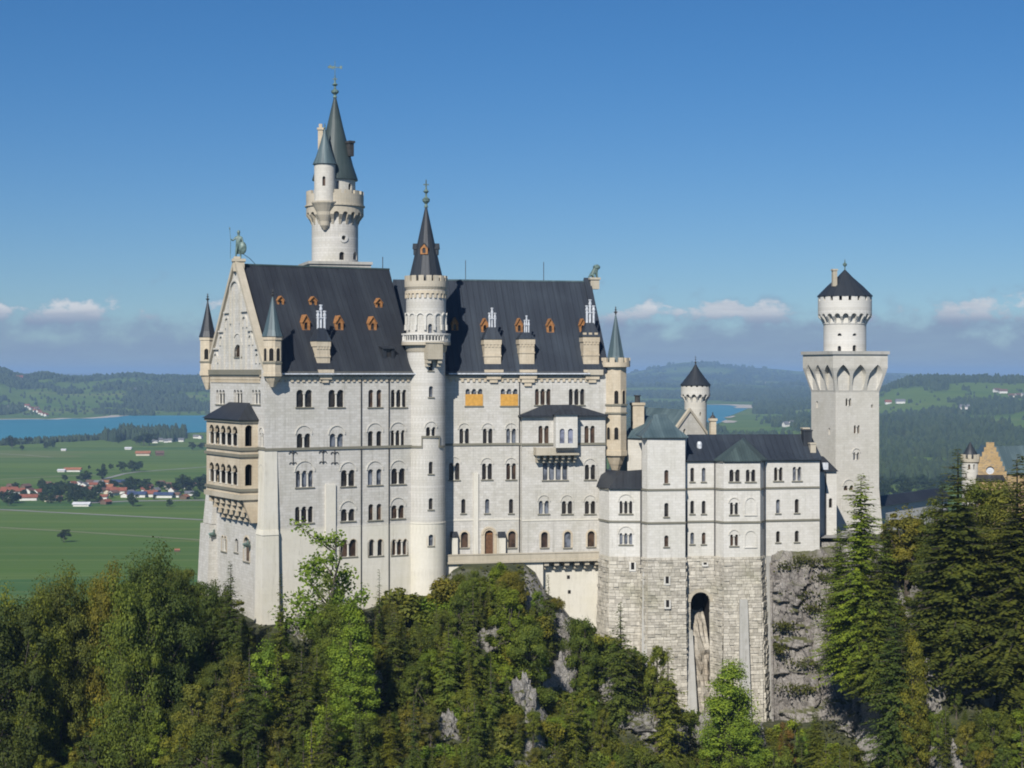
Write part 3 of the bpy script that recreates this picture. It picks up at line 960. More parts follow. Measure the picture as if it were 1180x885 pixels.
# --- main roofs
def roofslab(F, u0, u1, ze, zr, over0, over1, name, mat, th=0.25, tilt=0.0):
    q = MB()
    P = F.P
    ov = 0.75
    tp = (zr - ze) / (WID / 2)
    a, b = u0 - over0, u1 + over1
    prof = [(-ov, ze - ov * tp * 0.35), (WID / 2, zr), (WID + ov, ze - ov * tp * 0.35)]
    q.poly([P(a, prof[0][1], prof[0][0]), P(b, prof[0][1], prof[0][0]), P(b, zr, WID / 2), P(a, zr, WID / 2)])
    q.poly([P(a, zr, WID / 2), P(b, zr, WID / 2), P(b, prof[2][1], prof[2][0]), P(a, prof[2][1], prof[2][0])])
    q.poly([P(a, prof[0][1] - .22, prof[0][0]), P(b, prof[0][1] - .22, prof[0][0]), P(b, prof[0][1], prof[0][0]), P(a, prof[0][1], prof[0][0])])
    q.poly([P(a, prof[0][1] - .22, prof[0][0]), P(b, prof[0][1] - .22, prof[0][0]), P(b, ze - .05, .3), P(a, ze - .05, .3)])
    for e in (a, b):
        q.poly([P(e, prof[0][1] - .22, prof[0][0]), P(e, prof[0][1], prof[0][0]), P(e, zr, WID / 2), P(e, prof[2][1], prof[2][0])])
    q.poly([P(a, prof[0][1] - .22, prof[0][0]), P(b, prof[0][1] - .22, prof[0][0]), P(b, prof[2][1], prof[2][0]), P(a, prof[2][1], prof[2][0])])
    return q.build(name, mat, hall)
# the western roof ends in a hipped-back verge, so its ridge is drawn to where it meets the lower roof
UWR = FW.U(448.5, WID / 2)
q = MB()
P = FW.P
tp = TANP
e0 = -0.7
q.poly([P(.35, EAVE + e0 * tp * .35, e0), P(LW, EAVE + e0 * tp * .35, e0), P(UWR, RIDGE, WID / 2), P(.35, RIDGE, WID / 2)])
q.poly([P(.35, RIDGE, WID / 2), P(UWR, RIDGE, WID / 2), P(LW, EAVE, WID + .7), P(.35, EAVE, WID + .7)])
q.poly([P(LW, EAVE + e0 * tp * .35, e0), P(LW, EAVE, WID + .7), P(UWR, RIDGE, WID / 2)])
q.poly([P(.35, EAVE + e0 * tp * .35 - .2, e0), P(LW, EAVE + e0 * tp * .35 - .2, e0), P(LW, EAVE + e0 * tp * .35, e0), P(.35, EAVE + e0 * tp * .35, e0)])
q.poly([P(.35, EAVE + e0 * tp * .35 - .2, e0), P(LW, EAVE + e0 * tp * .35 - .2, e0), P(LW, EAVE - .04, .2), P(.35, EAVE - .04, .2)])
wroof = q.build('roof', M['roof'], hall)
q = MB(); q.box(FW, .4, UWR, RIDGE - .12, RIDGE + .14, WID / 2 - .2, WID / 2 + .2); q.build('ridge_cap', M['tealdark'], wroof)
eroof = roofslab(FE, -7.5, LE, EAVE, RIDGE_E, 0, -0.6, 'roof', M['roofb'])
q = MB(); q.box(FE, -4.0, FE.U(677, WID / 2), RIDGE_E - .12, RIDGE_E + .14, WID / 2 - .2, WID / 2 + .2); q.build('ridge_cap', M['teal'], eroof)
q = MB(); u = FE.U(664); q.box(FE, LE - 3.6, LE - .8, EAVE - .6, EAVE + .3, -.85, .2); q.build('gutter_block', M['trim'], eroof)
# gutters: the pale line along both eaves
for F_, a, b, par in ((FW, .9, LW, wroof), (FE, .2, LE - 3.2, eroof)):
    q = MB(); zz = EAVE - .7 * .5 * TANP * .8
    q.box(F_, a, b, zz - .1, zz + .12, -.98, -.76); q.build('gutter', M['zinc'], par)
# east gable wall with coping
ug = FE.P(LE, 0, 0)
FGE = Frame(ug.x, ug.y, TH_E + 90)
w = MB()
w.poly([FGE.P(0, zb, 0), FGE.P(WID, zb, 0), FGE.P(WID, EAVE, 0), FGE.P(WID / 2, RIDGE_E + .5, 0), FGE.P(0, EAVE, 0)])
w.build('gable_wall', M['lime'], hall)
q = MB()
for sgn in (-1, 1):
    a = (WID / 2 + sgn * (WID / 2 + .3), EAVE - .2); b = (WID / 2, RIDGE_E + .7)
    th = 1.0
    P = FGE.P
    q.hull8([P(a[0], a[1], -.3), P(a[0], a[1], .9), P(a[0], a[1] + th, .9), P(a[0], a[1] + th, -.3)],
            [P(b[0], b[1] - th, -.3), P(b[0], b[1] - th, .9), P(b[0], b[1], .9), P(b[0], b[1], -.3)])
q.build('gable_coping', M['roofb'], hall)
# west and north walls nobody sees from here, closing the block
q = MB()
q.poly([FW.P(0, zb, WID), FW.P(LW, zb, WID), FW.P(LW, EAVE, WID), FW.P(0, EAVE, WID)])
q.poly([FE.P(-8, zb, WID), FE.P(LE, zb, WID), FE.P(LE, EAVE, WID), FE.P(-8, EAVE, WID)])
q.build('north_wall', M['lime'], hall)

# --- dormers
def roofpoint(F, tanp, px, py):
    lo, hi = -1.0, WID / 2
    for _ in range(40):
        d = (lo + hi) / 2
        u, z = F.inv(px, py, d)
        if z > EAVE + d * tanp: lo = d
        else: hi = d
    return F.inv(px, py, d)[0], d, EAVE + d * tanp
def dormer(F, tanp, px0, px1, pyt, pyb, gabled=True, mat='wood'):
    u, d, z = roofpoint(F, tanp, (px0 + px1) / 2, pyb)
    Y = F.P(u, z, d).y
    hw = (px1 - px0) / 2 * Y / FPX / F.c * .8
    h = (pyb - pyt) * Y / FPX
    hb_ = h * (.60 if gabled else .9)
    q = MB()
    back = d + h / tanp + .6
    z -= .05
    hole = light_hole(u - hw * .42, u + hw * .42, z + h * .18, z + hb_ * 1.0, 1)
    out = [(u - hw, z), (u + hw, z), (u + hw, z + hb_), (u, z + h), (u - hw, z + hb_)] if gabled else [(u - hw, z), (u + hw, z), (u + hw, z + hb_), (u - hw, z + hb_)]
    panel(q, F, out, [hole], .2, d)
    P = F.P
    for s in (-1, 1):
        q.poly([P(u + s * hw, z, d), P(u + s * hw, z + hb_, d), P(u + s * hw, z + hb_, back), P(u + s * hw, z, back)])
    o = q.build('dormer', M[mat], hall)
    r = MB()
    if gabled:
        for s in (-1, 1):
            ee = (hw * 1.08, z + hb_ - (h - hb_) * .08)
            r.hull8([P(u + s * ee[0], ee[1], d - .25), P(u + s * ee[0], ee[1], back), P(u + s * ee[0], ee[1] + .12, back), P(u + s * ee[0], ee[1] + .12, d - .25)],
                    [P(u, z + h, d - .25), P(u, z + h, back), P(u, z + h + .14, back), P(u, z + h + .14, d - .25)])
    else:
        r.hull8([P(u - hw * 1.1, z + hb_, d - .3), P(u + hw * 1.1, z + hb_, d - .3), P(u + hw * 1.1, z + hb_ + .12, d - .3), P(u - hw * 1.1, z + hb_ + .12, d - .3)],
                [P(u - hw * 1.1, z + h + .3, back), P(u + hw * 1.1, z + h + .3, back), P(u + hw * 1.1, z + h + .42, back), P(u - hw * 1.1, z + h + .42, back)])
    r.build('dormer_roof', M['roof'] if not gabled else M['wood'] if mat == 'wood' else M['roof'], o)
    g = MB(); g.box(F, u - hw * .5, u + hw * .5, z + h * .12, z + hb_ * 1.05, d + .2, d + .24); g.build('dormer_window', M['glass'], o)
for a in ((347.5, 358, 363, 383), (386, 396.5, 364, 383), (424, 435, 365, 383)):
    dormer(FW, TANP, *a)
for a in ((319, 328, 341.5, 352.5), (356, 366, 342, 353), (432, 441.5, 344, 356)):
    dormer(FW, TANP, *a)
dormer(FW, TANP, 440, 456, 400, 417, False, 'roof')
for a in ((519.5, 529, 366, 383), (553.5, 564, 367, 385), (593.5, 603.5, 367, 385), (629, 639.5, 367.5, 385.5), (667, 676, 367.5, 385)):
    dormer(FE, TANE, *a)

# --- sandstone chimneys rising through the eaves
def chimney(F, px0, px1, pytop, pybot, pycap, pyflue, corb=(430, 441), crenels=False, flue=None, shave=0, dep=2.4):
    d = .55
    px0 += shave
    u0, z0 = F.inv(px0, pybot, d)
    u1, z1 = F.inv(px1, pytop, d)
    w_ = u1 - u0
    q = MB()
    q.box(F, u0 + .12, u1 - .12, EAVE - .5, z1 - .9, d, d + dep)
    q.box(F, u0, u1, z1 - .9, z1, d - .12, d + dep + .1)
    q.box(F, u0 + .04, u1 - .04, (z0 + z1) / 2 - .9, (z0 + z1) / 2 - .6, d - .1, d + dep + .1)
    o = q.build('chimney', M['sand'], hall)
    c = MB()
    for k in range(5):
        a = u0 + w_ * (k + .2) / 5
        c.box(F, a, a + w_ * .12, z1 - 1.35, z1 - .905, d - .1, d)
    if crenels:
        for k in range(3):
            a = u0 + w_ * k / 3 + .05
            m_ = MB(); m_.box(F, a, a + w_ * .2, z1 + .003, z1 + .7, d - .12, d + .3); m_.build('merlon', M['sand'], o)
    c.build('chimney_frieze', M['sand'], o)
    zc = F.inv(px0, pycap, d + 1.25)[1]
    c = MB()
    P = F.P
    c.hull8([P(u0 - .1, z1 + .01, d - .25), P(u1 + .1, z1 + .01, d - .25), P(u1 + .1, z1 + .01, d + dep + .2), P(u0 - .1, z1 + .01, d + dep + .2)],
            [P(u0 + w_ * .28, zc, d + .7), P(u1 - w_ * .28, zc, d + .7), P(u1 - w_ * .28, zc, d + 1.8), P(u0 + w_ * .28, zc, d + 1.8)])
    c.build('chimney_cap', M['roofb'], o)
    zf_ = F.inv(px0, pyflue, d + 1.25)[1]
    f0, f1 = (F.U(flue[0], d + 1.25), F.U(flue[1], d + 1.25)) if flue else (u0 + w_ * .2, u1 - w_ * .2)
    um = (f0 + f1) / 2
    for k in range(3):
        a = f0 + (f1 - f0) * (k + .5) / 3
        p = P(a, 0, d + 1.25 + (.15 if k == 1 else 0))
        c = MB()
        zt_ = zc + (zf_ - zc) * (1.0 if k == 1 else .74)
        rr = (f1 - f0) * .115
        c.lathe(p.x, p.y, [(rr, zc - .2), (rr, zt_ - .9), (rr * 1.35, zt_ - .88), (rr * 1.35, zt_ - .55), (rr, zt_ - .53), (rr, zt_ - .2), (rr * 1.5, zt_ - .18), (rr * 1.5, zt_)], 8)
        if k == 0:
            c.box(F, f0 + .05, f1 - .05, zc + (zf_ - zc) * .42, zc + (zf_ - zc) * .42 + .14, d + 1.1, d + 1.4)
        c.build('flue', M['zinc'], o)
    # corbelled base below the eaves
    c = MB()
    zz1, zz0 = F.inv(px0, corb[0])[1], F.inv(px0, corb[1])[1]
    hgt = zz1 - zz0
    c.box(F, u0 - .1, u1 + .1, zz1 - .3 * hgt, EAVE + .3, -.62, .3)
    c.box(F, u0 + .1 * w_, u1 - .1 * w_, zz0 + .35 * hgt, zz1 - .303 * hgt, -.5, .1)
    c.box(F, u0 + .28 * w_, u1 - .28 * w_, zz0, zz0 + .347 * hgt, -.35, .1)
    c.build('chimney_corbel', M['sand'], o)
chimney(FW, 359.5, 381, 393, 418, 378, 351, flue=(364.5, 376), shave=5)
chimney(FE, 557.5, 578, 391, 419, 377, 354.5, flue=(562.5, 572))
chimney(FE, 598, 616.5, 390.5, 412, 383, 363.5, corb=(433, 445), flue=(603.5, 610.5))
chimney(FE, 671.5, 691, 388, 420, 372, 345, crenels=True, flue=(674.5, 686))

# --- corner turrets
def turret(cx, cy, r, z_corb, z_body, z_cone, z_apex, z_fin, cone='teal', crenel=False, slots=(), n=8, wins=()):
    q = MB()
    prof = [(r * .25, z_corb), (r * .55, z_corb + (z_body - z_corb) * .35), (r * .6, z_corb + (z_body - z_corb) * .38), (r * .9, z_corb + (z_body - z_corb) * .75), (r * 1.08, z_corb + (z_body - z_corb) * .78), (r * 1.08, z_body)]
    prof += [(r, z_body + .02), (r, z_cone - .6), (r * 1.1, z_cone - .55), (r * 1.1, z_cone)]
    q.lathe(cx, cy, prof, n, math.pi / n)
    o = q.build('turret', M['sand'], hall)
    c = MB()
    rc = r * (1.2 if not crenel else .98)
    zc0 = z_cone + .01
    c.lathe(cx, cy, [(rc, zc0), (rc * .78, zc0 + (z_apex - zc0) * .16), (rc * .4, zc0 + (z_apex - zc0) * .58), (.06, z_apex)], n, math.pi / n)
    c.build('cone_roof', M[cone], o)
    c = MB(); finial(c, cx, cy, z_apex - .15, z_fin - z_apex + .15, .2); c.build('finial', M['iron'], o)
    if crenel:
        c = MB(); c.crenel(cx, cy, r * 1.02, r * 1.3, z_cone - .5, z_cone + .3, z_cone + 1.1, 10); c.build('battlement', M['sand'], o)
    for zz in slots:
        c = MB(); c.lathe(cx, cy, [(r, zz - .16), (r * 1.1, zz - .14), (r * 1.1, zz + .14), (r, zz + .16)], n, math.pi / n, cap=False); c.build('band', M['string'], o)
    for (ang, z0, z1) in wins:
        p = Vector((cx + r * .93 * math.sin(ang), cy - r * .93 * math.cos(ang), 0))
        F_ = Frame(p.x, p.y, math.degrees(ang))
        c = MB()
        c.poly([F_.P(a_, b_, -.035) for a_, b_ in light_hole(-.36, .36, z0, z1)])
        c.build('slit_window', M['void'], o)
        c = MB()
        c.arcband(F_, 0, z1 - .36, .36, .5, -.1, 0, 8); c.box(F_, -.5, -.36, z0, z1 - .36, -.1, 0); c.box(F_, .36, .5, z0, z1 - .36, -.1, 0)
        c.build('window_frame', M['sand'], o)
    return o
def fr_ang(k):   # outward angle of the octagon face number k
    return 2 * math.pi * k / 8
p = FW.P(.6, 0, .6)
Y = p.y
p = at(314.2, 428, 277.6)
turret(p.x, p.y, 1.5, zat(446, Y), zat(430, Y), zat(388, Y), zat(341, Y), zat(333, Y), 'teal', slots=(zat(418, Y),), wins=((0, zat(416, Y), zat(401.5, Y)), (math.pi / 4, zat(416, Y), zat(401.5, Y)), (-math.pi / 4, zat(416, Y), zat(401.5, Y))))
p = at(239.3, 428, 300.0)
Y = p.y
turret(p.x, p.y, 1.3, zat(449, Y), zat(428, Y), zat(388.5, Y), zat(346, Y), zat(338, Y), 'slate', slots=(zat(417, Y),), wins=((0, zat(414, Y), zat(402, Y)),))
p = at(709.5, 428, FE.P(LE, 0, 0).y + .8)
Y = p.y
turret(p.x, p.y, 1.95, zat(545, Y), zat(519, Y), zat(419.5, Y), zat(361, Y), zat(353, Y), 'teal', crenel=True, slots=(zat(466.5, Y), zat(476, Y)),
       wins=((0, zat(465, Y), zat(450, Y)), (0, zat(506, Y), zat(492, Y)), (math.pi / 4, zat(465, Y), zat(450, Y)), (-math.pi / 4, zat(506, Y), zat(492, Y))))

# --- lightning rods
for F_, px, ya, yb, d in ((FW, 441, 296, 310, WID / 2), (FE, 536.5, 300, 323, WID / 2), (FE, 626.5, 302, 324.5, WID / 2)):
    u, z0 = F_.inv(px, yb, d)
    z1 = F_.inv(px, ya, d)[1]
    q = MB(); q.box(F_, u - .05, u + .05, z0 - .6, z1, d - .05, d + .05); q.build('lightning_rod', M['iron'], hall)

# --- pedestals for the ridge figures
pk = at(275, 300, FG.P(WID / 2, 0).y + .4)
q = MB()
FPk = Frame(pk.x, pk.y, 10)
zpk = zat(298.5, pk.y)
q.box(FPk, -.95, .95, RIDGE - 1.2, zpk - .45, -.9, .9)
q.box(FPk, -1.15, 1.15, zpk - .447, zpk, -1.1, 1.1)
q.build('pedestal', M['trim'], hall)
pl_ = at(684.5, 320, FE.P(LE, 0, WID / 2).y - .2)
q = MB()
FPl = Frame(pl_.x, pl_.y, TH_E)
zpl = zat(320, pl_.y)
q.box(FPl, -.8, .8, RIDGE_E - 1.4, zpl - .4, -.8, .8)
q.box(FPl, -.98, .98, zpl - .397, zpl, -.98, .98)
q.build('pedestal', M['trim'], hall)
# ------------------------------------------------------------------ round stair tower in the bend of the long block
def ring(mb, C, z0, z1, holes=(), depth=.4, outline=None, step=12, ro=None):
    pr = math.pi * C.r
    out = outline or [(-pr, z0), (pr, z0), (pr, z1), (-pr, z1)]
    ul = [R(a) * C.r for a in range(-180 + step, 180, step)]
    panel(mb, C, out, holes, depth, 0.0, ul, ro)
def shaft_with(root, cx, cy, r, z0, z1, specs, mat, name='shaft', depth=.4):
    C = Cyl(cx, cy, r)
    hs = windows(root, C, specs)
    mb = MB()
    ring(mb, C, z0, z1, hs, depth)
    return C, mb.build(name, M[mat], root, smooth=True)
def machic(root, cx, cy, ri, ro, z0, zs, z1, n, mat, name='machicolation', point=0.0, duty=.72, a0=0.0):
    """overhanging parapet on small arches: arches spring at zs, legs taper down to z0"""
    C = Cyl(cx, cy, ro)
    st = 2 * math.pi * ro / n
    hw = st * duty / 2
    ztop = zs + hw * (1 + point) 
    pr = math.pi * ro
    pts, rev = [], []
    lo = -pr
    outline = [(-pr, zs)]
    for k in range(n):
        uc = -pr + (k + .5) * st
        seg = list(reversed(arch_pts(uc - hw, uc + hw, zs, 8, point)))
        outline += seg
        rev.append(seg)
    outline += [(pr, zs), (pr, z1), (-pr, z1)]
    mb = MB()
    panel(mb, C, outline, (), ro - ri, 0.0, [R(a) * ro for a in range(-170, 180, 10)])
    for seg in rev:
        for a, b in zip(seg, seg[1:]):
            mb.poly([C.P(*a, 0), C.P(*b, 0), C.P(*b, ro - ri), C.P(*a, ro - ri)])
    # tapering legs
    lw = st * (1 - duty) / 2
    for k in range(n):
        uc = -pr + k * st
        P = C.P
        f = ri / ro
        lo = [P(uc - lw * .8, z0, ro - ri - .04), P(uc + lw * .8, z0, ro - ri - .04), P(uc + lw * .8, z0, ro - ri + .2), P(uc - lw * .8, z0, ro - ri + .2)]
        mid = [P(uc - lw * .9, (z0 + zs) / 2, (ro - ri) * .62), P(uc + lw * .9, (z0 + zs) / 2, (ro - ri) * .62), P(uc + lw * .9, (z0 + zs) / 2, ro - ri + .2), P(uc - lw * .9, (z0 + zs) / 2, ro - ri + .2)]
        hi = [P(uc - lw, zs, 0), P(uc + lw, zs, 0), P(uc + lw, zs, ro - ri + .2), P(uc - lw, zs, ro - ri + .2)]
        mb.hull8(lo, mid); mb.hull8(mid, hi)
    return mb.build(name, M[mat], root)

SX = at(491, 428, 293.0)
sx, sy = SX.x, SX.y
SR = 22 * 293 / FPX
Yf = sy - SR
stair = thing('stair_tower', 'slender round pale tower with dark pointed roof and arcaded gallery on the castle hall front', 'tower', (sx, sy, 128))
ssp = [(494.2, 445, 499.2, 457.5, dict()), (490, 486, 503, 502.5, dict(n=2, relieve=True)), (494, 532, 499, 546, dict()), (494, 574, 499, 587, dict()), (493.8, 616, 499.5, 629, dict(surround='sand')), (493.8, 416, 498.8, 427, dict())]
C, so = shaft_with(stair, sx, sy, SR, 116, zat(402, Yf), ssp, 'lime')
zpl_ = zat(603.5, Yf)
C2 = Cyl(sx, sy, SR + .07)
hole = [light_hole(*[C2.inv(493.8, 616)[0], C2.inv(499.5, 616)[0], zat(629, Yf), zat(616, Yf)])]
mb = MB(); ring(mb, C2, 116, zpl_, hole, .07); 
mb.lathe(sx, sy, [(SR + .02, zpl_ - .1), (SR + .14, zpl_ - .08), (SR + .14, zpl_ + .12), (SR, zpl_ + .14)], 32, cap=False)
mb.build('plinth', M['smooth'], stair, smooth=True)
q = MB()
zs1, zs2 = zat(515, Yf), zat(503.5, Yf)
ua, ub = C.inv(487, 510)[0], C.inv(505.5, 510)[0]
q.box(C, -SR * 1.25, ua, zs1 - .18, zs1 + .18, -.18, 0)
q.box(C, ub, SR * 1.25, zs1 - .18, zs1 + .18, -.18, 0)
q.box(C, ua, ub, zs2 - .18, zs2 + .18, -.185, 0)
q.box(C, ua - .18, ua, zs1 - .18, zs2 + .18, -.19, 0)
q.box(C, ub, ub + .18, zs1 - .18, zs2 + .18, -.19, 0)
q.build('string_course', M['string'], stair)
# gallery: corbelled floor, baluster railing
zg0, zg1, zgr = zat(404, Yf), zat(394, Yf), zat(384, Yf)
GR = 28.3 * 293 / FPX
q = MB()
q.lathe(sx, sy, [(SR, zg0 - .3), (SR + .2, zg0), (GR - .6, zg1 - .55), (GR, zg1 - .5), (GR, zg1), (SR - .5, zg1)], 40)
gal = q.build('gallery', M['trim'], stair, smooth=True)
q = MB()
q.lathe(sx, sy, [(GR - .05, zg1), (GR - .05, zg1 + .25), (GR - .45, zg1 + .25)], 40, cap=False)
q.lathe(sx, sy, [(GR - .45, zgr - .28), (GR + .03, zgr - .28), (GR + .03, zgr), (GR - .45, zgr), (GR - .45, zgr - .28)], 40, cap=False)
for k in range(44):
    a = 2 * math.pi * k / 44
    x, y = sx + (GR - .22) * math.sin(a), sy - (GR - .22) * math.cos(a)
    r_ = .26 if k % 6 == 0 else .13
    q.lathe(x, y, [(r_, zg1 + .2), (r_ * .8, zg1 + .5), (r_, zgr - .2)], 6, cap=False)
q.build('balustrade', M['wing'], gal)
# drum with blind arcade
DR = 23 * 293 / FPX
zd1 = zat(331, Yf)
dsp = [(493.3, 373, 498.3, 384, dict(sill=False))]
C3, do = shaft_with(stair, sx, sy, DR, zg1 - .2, zd1, dsp, 'lime', 'drum')
q = MB()
CA = Cyl(sx, sy, DR)
za0, za1 = zat(374, Yf), zat(365, Yf)
n = 14
st = 2 * math.pi * DR / n
for k in range(n):
    uc = -math.pi * DR + (k + .5) * st
    q.arcband(CA, uc, za1, st * .36, st * .5, -.22, 0, 8)
    q.box(CA, uc - st * .5, uc - st * .36, za0, za1, -.22, 0, 1)
    q.box(CA, uc + st * .36, uc + st * .5, za0, za1, -.225, 0, 1)
    q.box(CA, uc + st * .38, uc + st * .62, za0 - .9, za0 - .003, -.35, 0, 1)
q.build('blind_arcade', M['wing'], stair)
frieze(stair, CA, -math.pi * DR, math.pi * DR, zat(343, Yf), zat(334.5, Yf), .85)
CR = 24.8 * 293 / FPX
q = MB()
q.lathe(sx, sy, [(DR, zat(333.5, Yf)), (CR, zat(330, Yf)), (CR, zat(328, Yf)), (CR - .5, zat(328, Yf))], 40, cap=False)
q.crenel(sx, sy, CR - .55, CR, zat(328, Yf), zat(323.5, Yf), zat(317, Yf), 17, .66)
q.lathe(sx, sy, [(CR - .5, zat(327, Yf)), (.1, zat(326, Yf))], 40)
q.build('battlement', M['trim'], stair)
zc0, zc1 = zat(324, Yf), zat(237, sy)
CRR = 21.0 * 293 / FPX
q = MB()
q.lathe(sx, sy, [(CRR, zc0), (CRR * .78, zc0 + (zc1 - zc0) * .22), (CRR * .48, zc0 + (zc1 - zc0) * .52), (.12, zc1)], 12, math.pi / 12)
cone = q.build('cone_roof', M['slate'], stair)
q = MB(); finial(q, sx, sy, zc1 - .3, zat(207, sy) - zc1 + .3, .38); q.build('finial', M['bronze'], stair)
for ang in (-.12, 1.5, -1.6, 3.1):
    zz = zat(291, Yf)
    rr = CRR * .60
    p = Vector((sx + (rr + .25) * math.sin(ang), sy - (rr + .25) * math.cos(ang), 0))
    F_ = Frame(p.x, p.y, math.degrees(ang))
    d = MB(); panel(d, F_, [(-.62, zz - .2), (.62, zz - .2), (.62, zz + .9), (0, zz + 1.6), (-.62, zz + .9)], [light_hole(-.27, .27, zz, zz + .9)], .15)
    for s in (-1, 1):
        d.poly([F_.P(s * .62, zz - .2, 0), F_.P(s * .62, zz + .9, 0), F_.P(s * .62, zz + .9, 1.2), F_.P(s * .62, zz - .2, 1.2)])
    dd = d.build('dormer', M['wood'] if abs(ang) < 1 else M['slate'], stair)
    d = MB()
    for s in (-1, 1):
        d.hull8([F_.P(s * .75, zz + .75, -.15), F_.P(s * .75, zz + .75, 1.3), F_.P(s * .75, zz + .87, 1.3), F_.P(s * .75, zz + .87, -.15)],
                [F_.P(0, zz + 1.6, -.15), F_.P(0, zz + 1.6, 1.3), F_.P(0, zz + 1.75, 1.3), F_.P(0, zz + 1.75, -.15)])
    d.box(F_, -.3, .3, zz - .05, zz + .95, .15, .2)
    d.build('dormer_roof', M['slate'], dd)
# corbelled stone box under the gallery
ang = R(22)
p = Vector((sx + (SR - .1) * math.sin(ang), sy - (SR - .1) * math.cos(ang), 0))
F_ = Frame(p.x, p.y, math.degrees(ang))
q = MB()
q.box(F_, -1.35, 1.35, zat(414, Yf), zat(394.5, Yf), -1.5, .3)
bx = q.build('corbelled_box', M['trim'], stair)
q = MB()
for s in (-1, 1):
    q.box(F_, s * .95 - .35, s * .95 + .35, zat(418.5, Yf), zat(414, Yf) - .003, -1.2, .2)
    q.box(F_, s * .95 - .3, s * .95 + .3, zat(422.5, Yf), zat(418.5, Yf) - .003, -.75, .2)
    q.build('corbel', M['trim'], bx)
    q = MB()
q.box(F_, -1.5, 1.5, zat(395.5, Yf), zat(393.8, Yf), -1.65, .3)
q.build('coping', M['trim'], bx)

# ------------------------------------------------------------------ the tall round tower behind the hall
HX = at(386, 428, 318.0)
hx, hy = HX.x, HX.y
k_ = hy / FPX
high = thing('high_tower', 'tallest round pale tower with stair turret and green pointed roofs behind the castle hall', 'tower', (hx, hy, 140))
HR = 26.6 * k_
Yh = hy - HR
C, _o = shaft_with(high, hx, hy, HR, 140, zat(235.5, Yh), [(391, 290, 397, 299.5, dict(sill=False)), (407, 290, 411, 299.5, dict(sill=False)), (393.6, 271.5, 398.4, 276.5, dict(sill=False))], 'lime', 'shaft')
u, z = C.inv(396, 274)
q = MB(); q.arcband(C, u, z, .42, .85, -.14, 0, 20, 0, 2 * math.pi); q.build('round_window_frame', M['wing'], high)
q = MB()
Fb = Frame(hx, hy, 16)
w_ = 5.6
q.box(Fb, -w_, w_, zat(309, hy - 5) - 6, zat(301.5, hy - 5) - .5, -w_, w_)
q.box(Fb, -w_ - .25, w_ + .25, zat(301.5, hy - 5) - .497, zat(301.5, hy - 5), -w_ - .25, w_ + .25)
q.build('base_platform', M['pier'], high)
machic(high, hx, hy, HR - .02, 33 * k_, zat(258, Yh), zat(247, Yh), zat(236, Yh), 20, 'trim', duty=.62)
HO = 33 * k_
q = MB()
q.lathe(hx, hy, [(HO, zat(237, Yh)), (HO + .25, zat(236.5, Yh)), (HO + .25, zat(235, Yh)), (HO, zat(234.8, Yh)), (.1, zat(234.8, Yh))], 40)
q.crenel(hx, hy, HO - .5, HO, zat(234.8, Yh), zat(222.5, Yh), zat(218.5, Yh), 16, .62)
q.build('parapet', M['trim'], high)
UR = 23.5 * k_
zcb = zat(204, hy - UR)
C, _o = shaft_with(high, hx, hy, UR, zat(236, hy), zcb + .1, [(401.5, 211, 405, 219, dict(sill=False)), (387.5, 208, 391, 218, dict(sill=False))], 'lime2', 'drum')
q = MB()
za = zat(110, hy)
q.lathe(hx, hy, [(UR - .3, zcb - .3), (26.3 * k_, zcb - .25), (26.3 * k_, zcb), (21.0 * k_, zcb + (za - zcb) * .16), (9.5 * k_, zcb + (za - zcb) * .62), (.15, za)], 24)
q.build('cone_roof', M['tealdark'], high, smooth=True)
q = MB(); finial(q, hx, hy, za - .4, zat(84, hy) - za, .42)
q.lathe(hx, hy, [(.06, zat(86, hy)), (.05, zat(70, hy))], 6)
q.build('finial', M['bronze'], high)
q = MB()
zv = zat(78, hy)
Fv = Frame(hx, hy, 5)
q.poly([Fv.P(a, zv + b, -.05) for a, b in ((-1.4, .1), (-.9, .5), (-.5, .25), (0, .3), (0, .0), (-.4, -.3), (-.7, -.1), (-1.1, -.15))])
q.poly([Fv.P(a, zv + b, .05) for a, b in ((-1.4, .1), (-.9, .5), (-.5, .25), (0, .3), (0, .0), (-.4, -.3), (-.7, -.1), (-1.1, -.15))])
q.box(Fv, -1.2, 1.25, zv - .02, zv + .14, -.07, .07)
q.box(Fv, .9, 1.3, zv - .2, zv + .35, -.05, .05)
q.build('weather_vane', M['bronze'], high)
# stair turret hung on its left front
T = at(374.3, 428, hy - 4.2)
tx, ty = T.x, T.y
TR = 12.2 * ty / FPX
Yt = ty - TR
C, _o = shaft_with(high, tx, ty, TR, zat(232, Yt), zat(187.5, Yt), [(371.5, 203, 375, 214, dict(sill=False))], 'lime2', 'turret_shaft')
q = MB(); q.lathe(tx, ty, [(.3, zat(264, Yt)), (TR * .45, zat(259, Yt)), (TR * .5, zat(254, Yt)), (TR * .75, zat(247, Yt)), (TR * .8, zat(243, Yt)), (TR * 1.1, zat(236, Yt)), (TR * 1.25, zat(233, Yt)), (TR * 1.25, zat(231.5, Yt)), (TR, zat(231, Yt))], 20)
q.build('turret_corbel', M['trim'], high)
zt_ = zat(148, ty)
zb_ = zat(187.5, Yt)
q = MB(); q.lathe(tx, ty, [(TR, zb_ - .2), (TR * 1.16, zb_ - .1), (TR * .85, zb_ + (zt_ - zb_) * .2), (TR * .42, zb_ + (zt_ - zb_) * .6), (.1, zt_)], 20)
q.build('turret_roof', M['teal'], high, smooth=True)
q = MB(); finial(q, tx, ty, zt_ - .2, 1.2, .14); q.build('turret_finial', M['bronze'], high)
ch = at(369.5, 428, hy - 1.2)
Fc = Frame(ch.x, ch.y, 0)
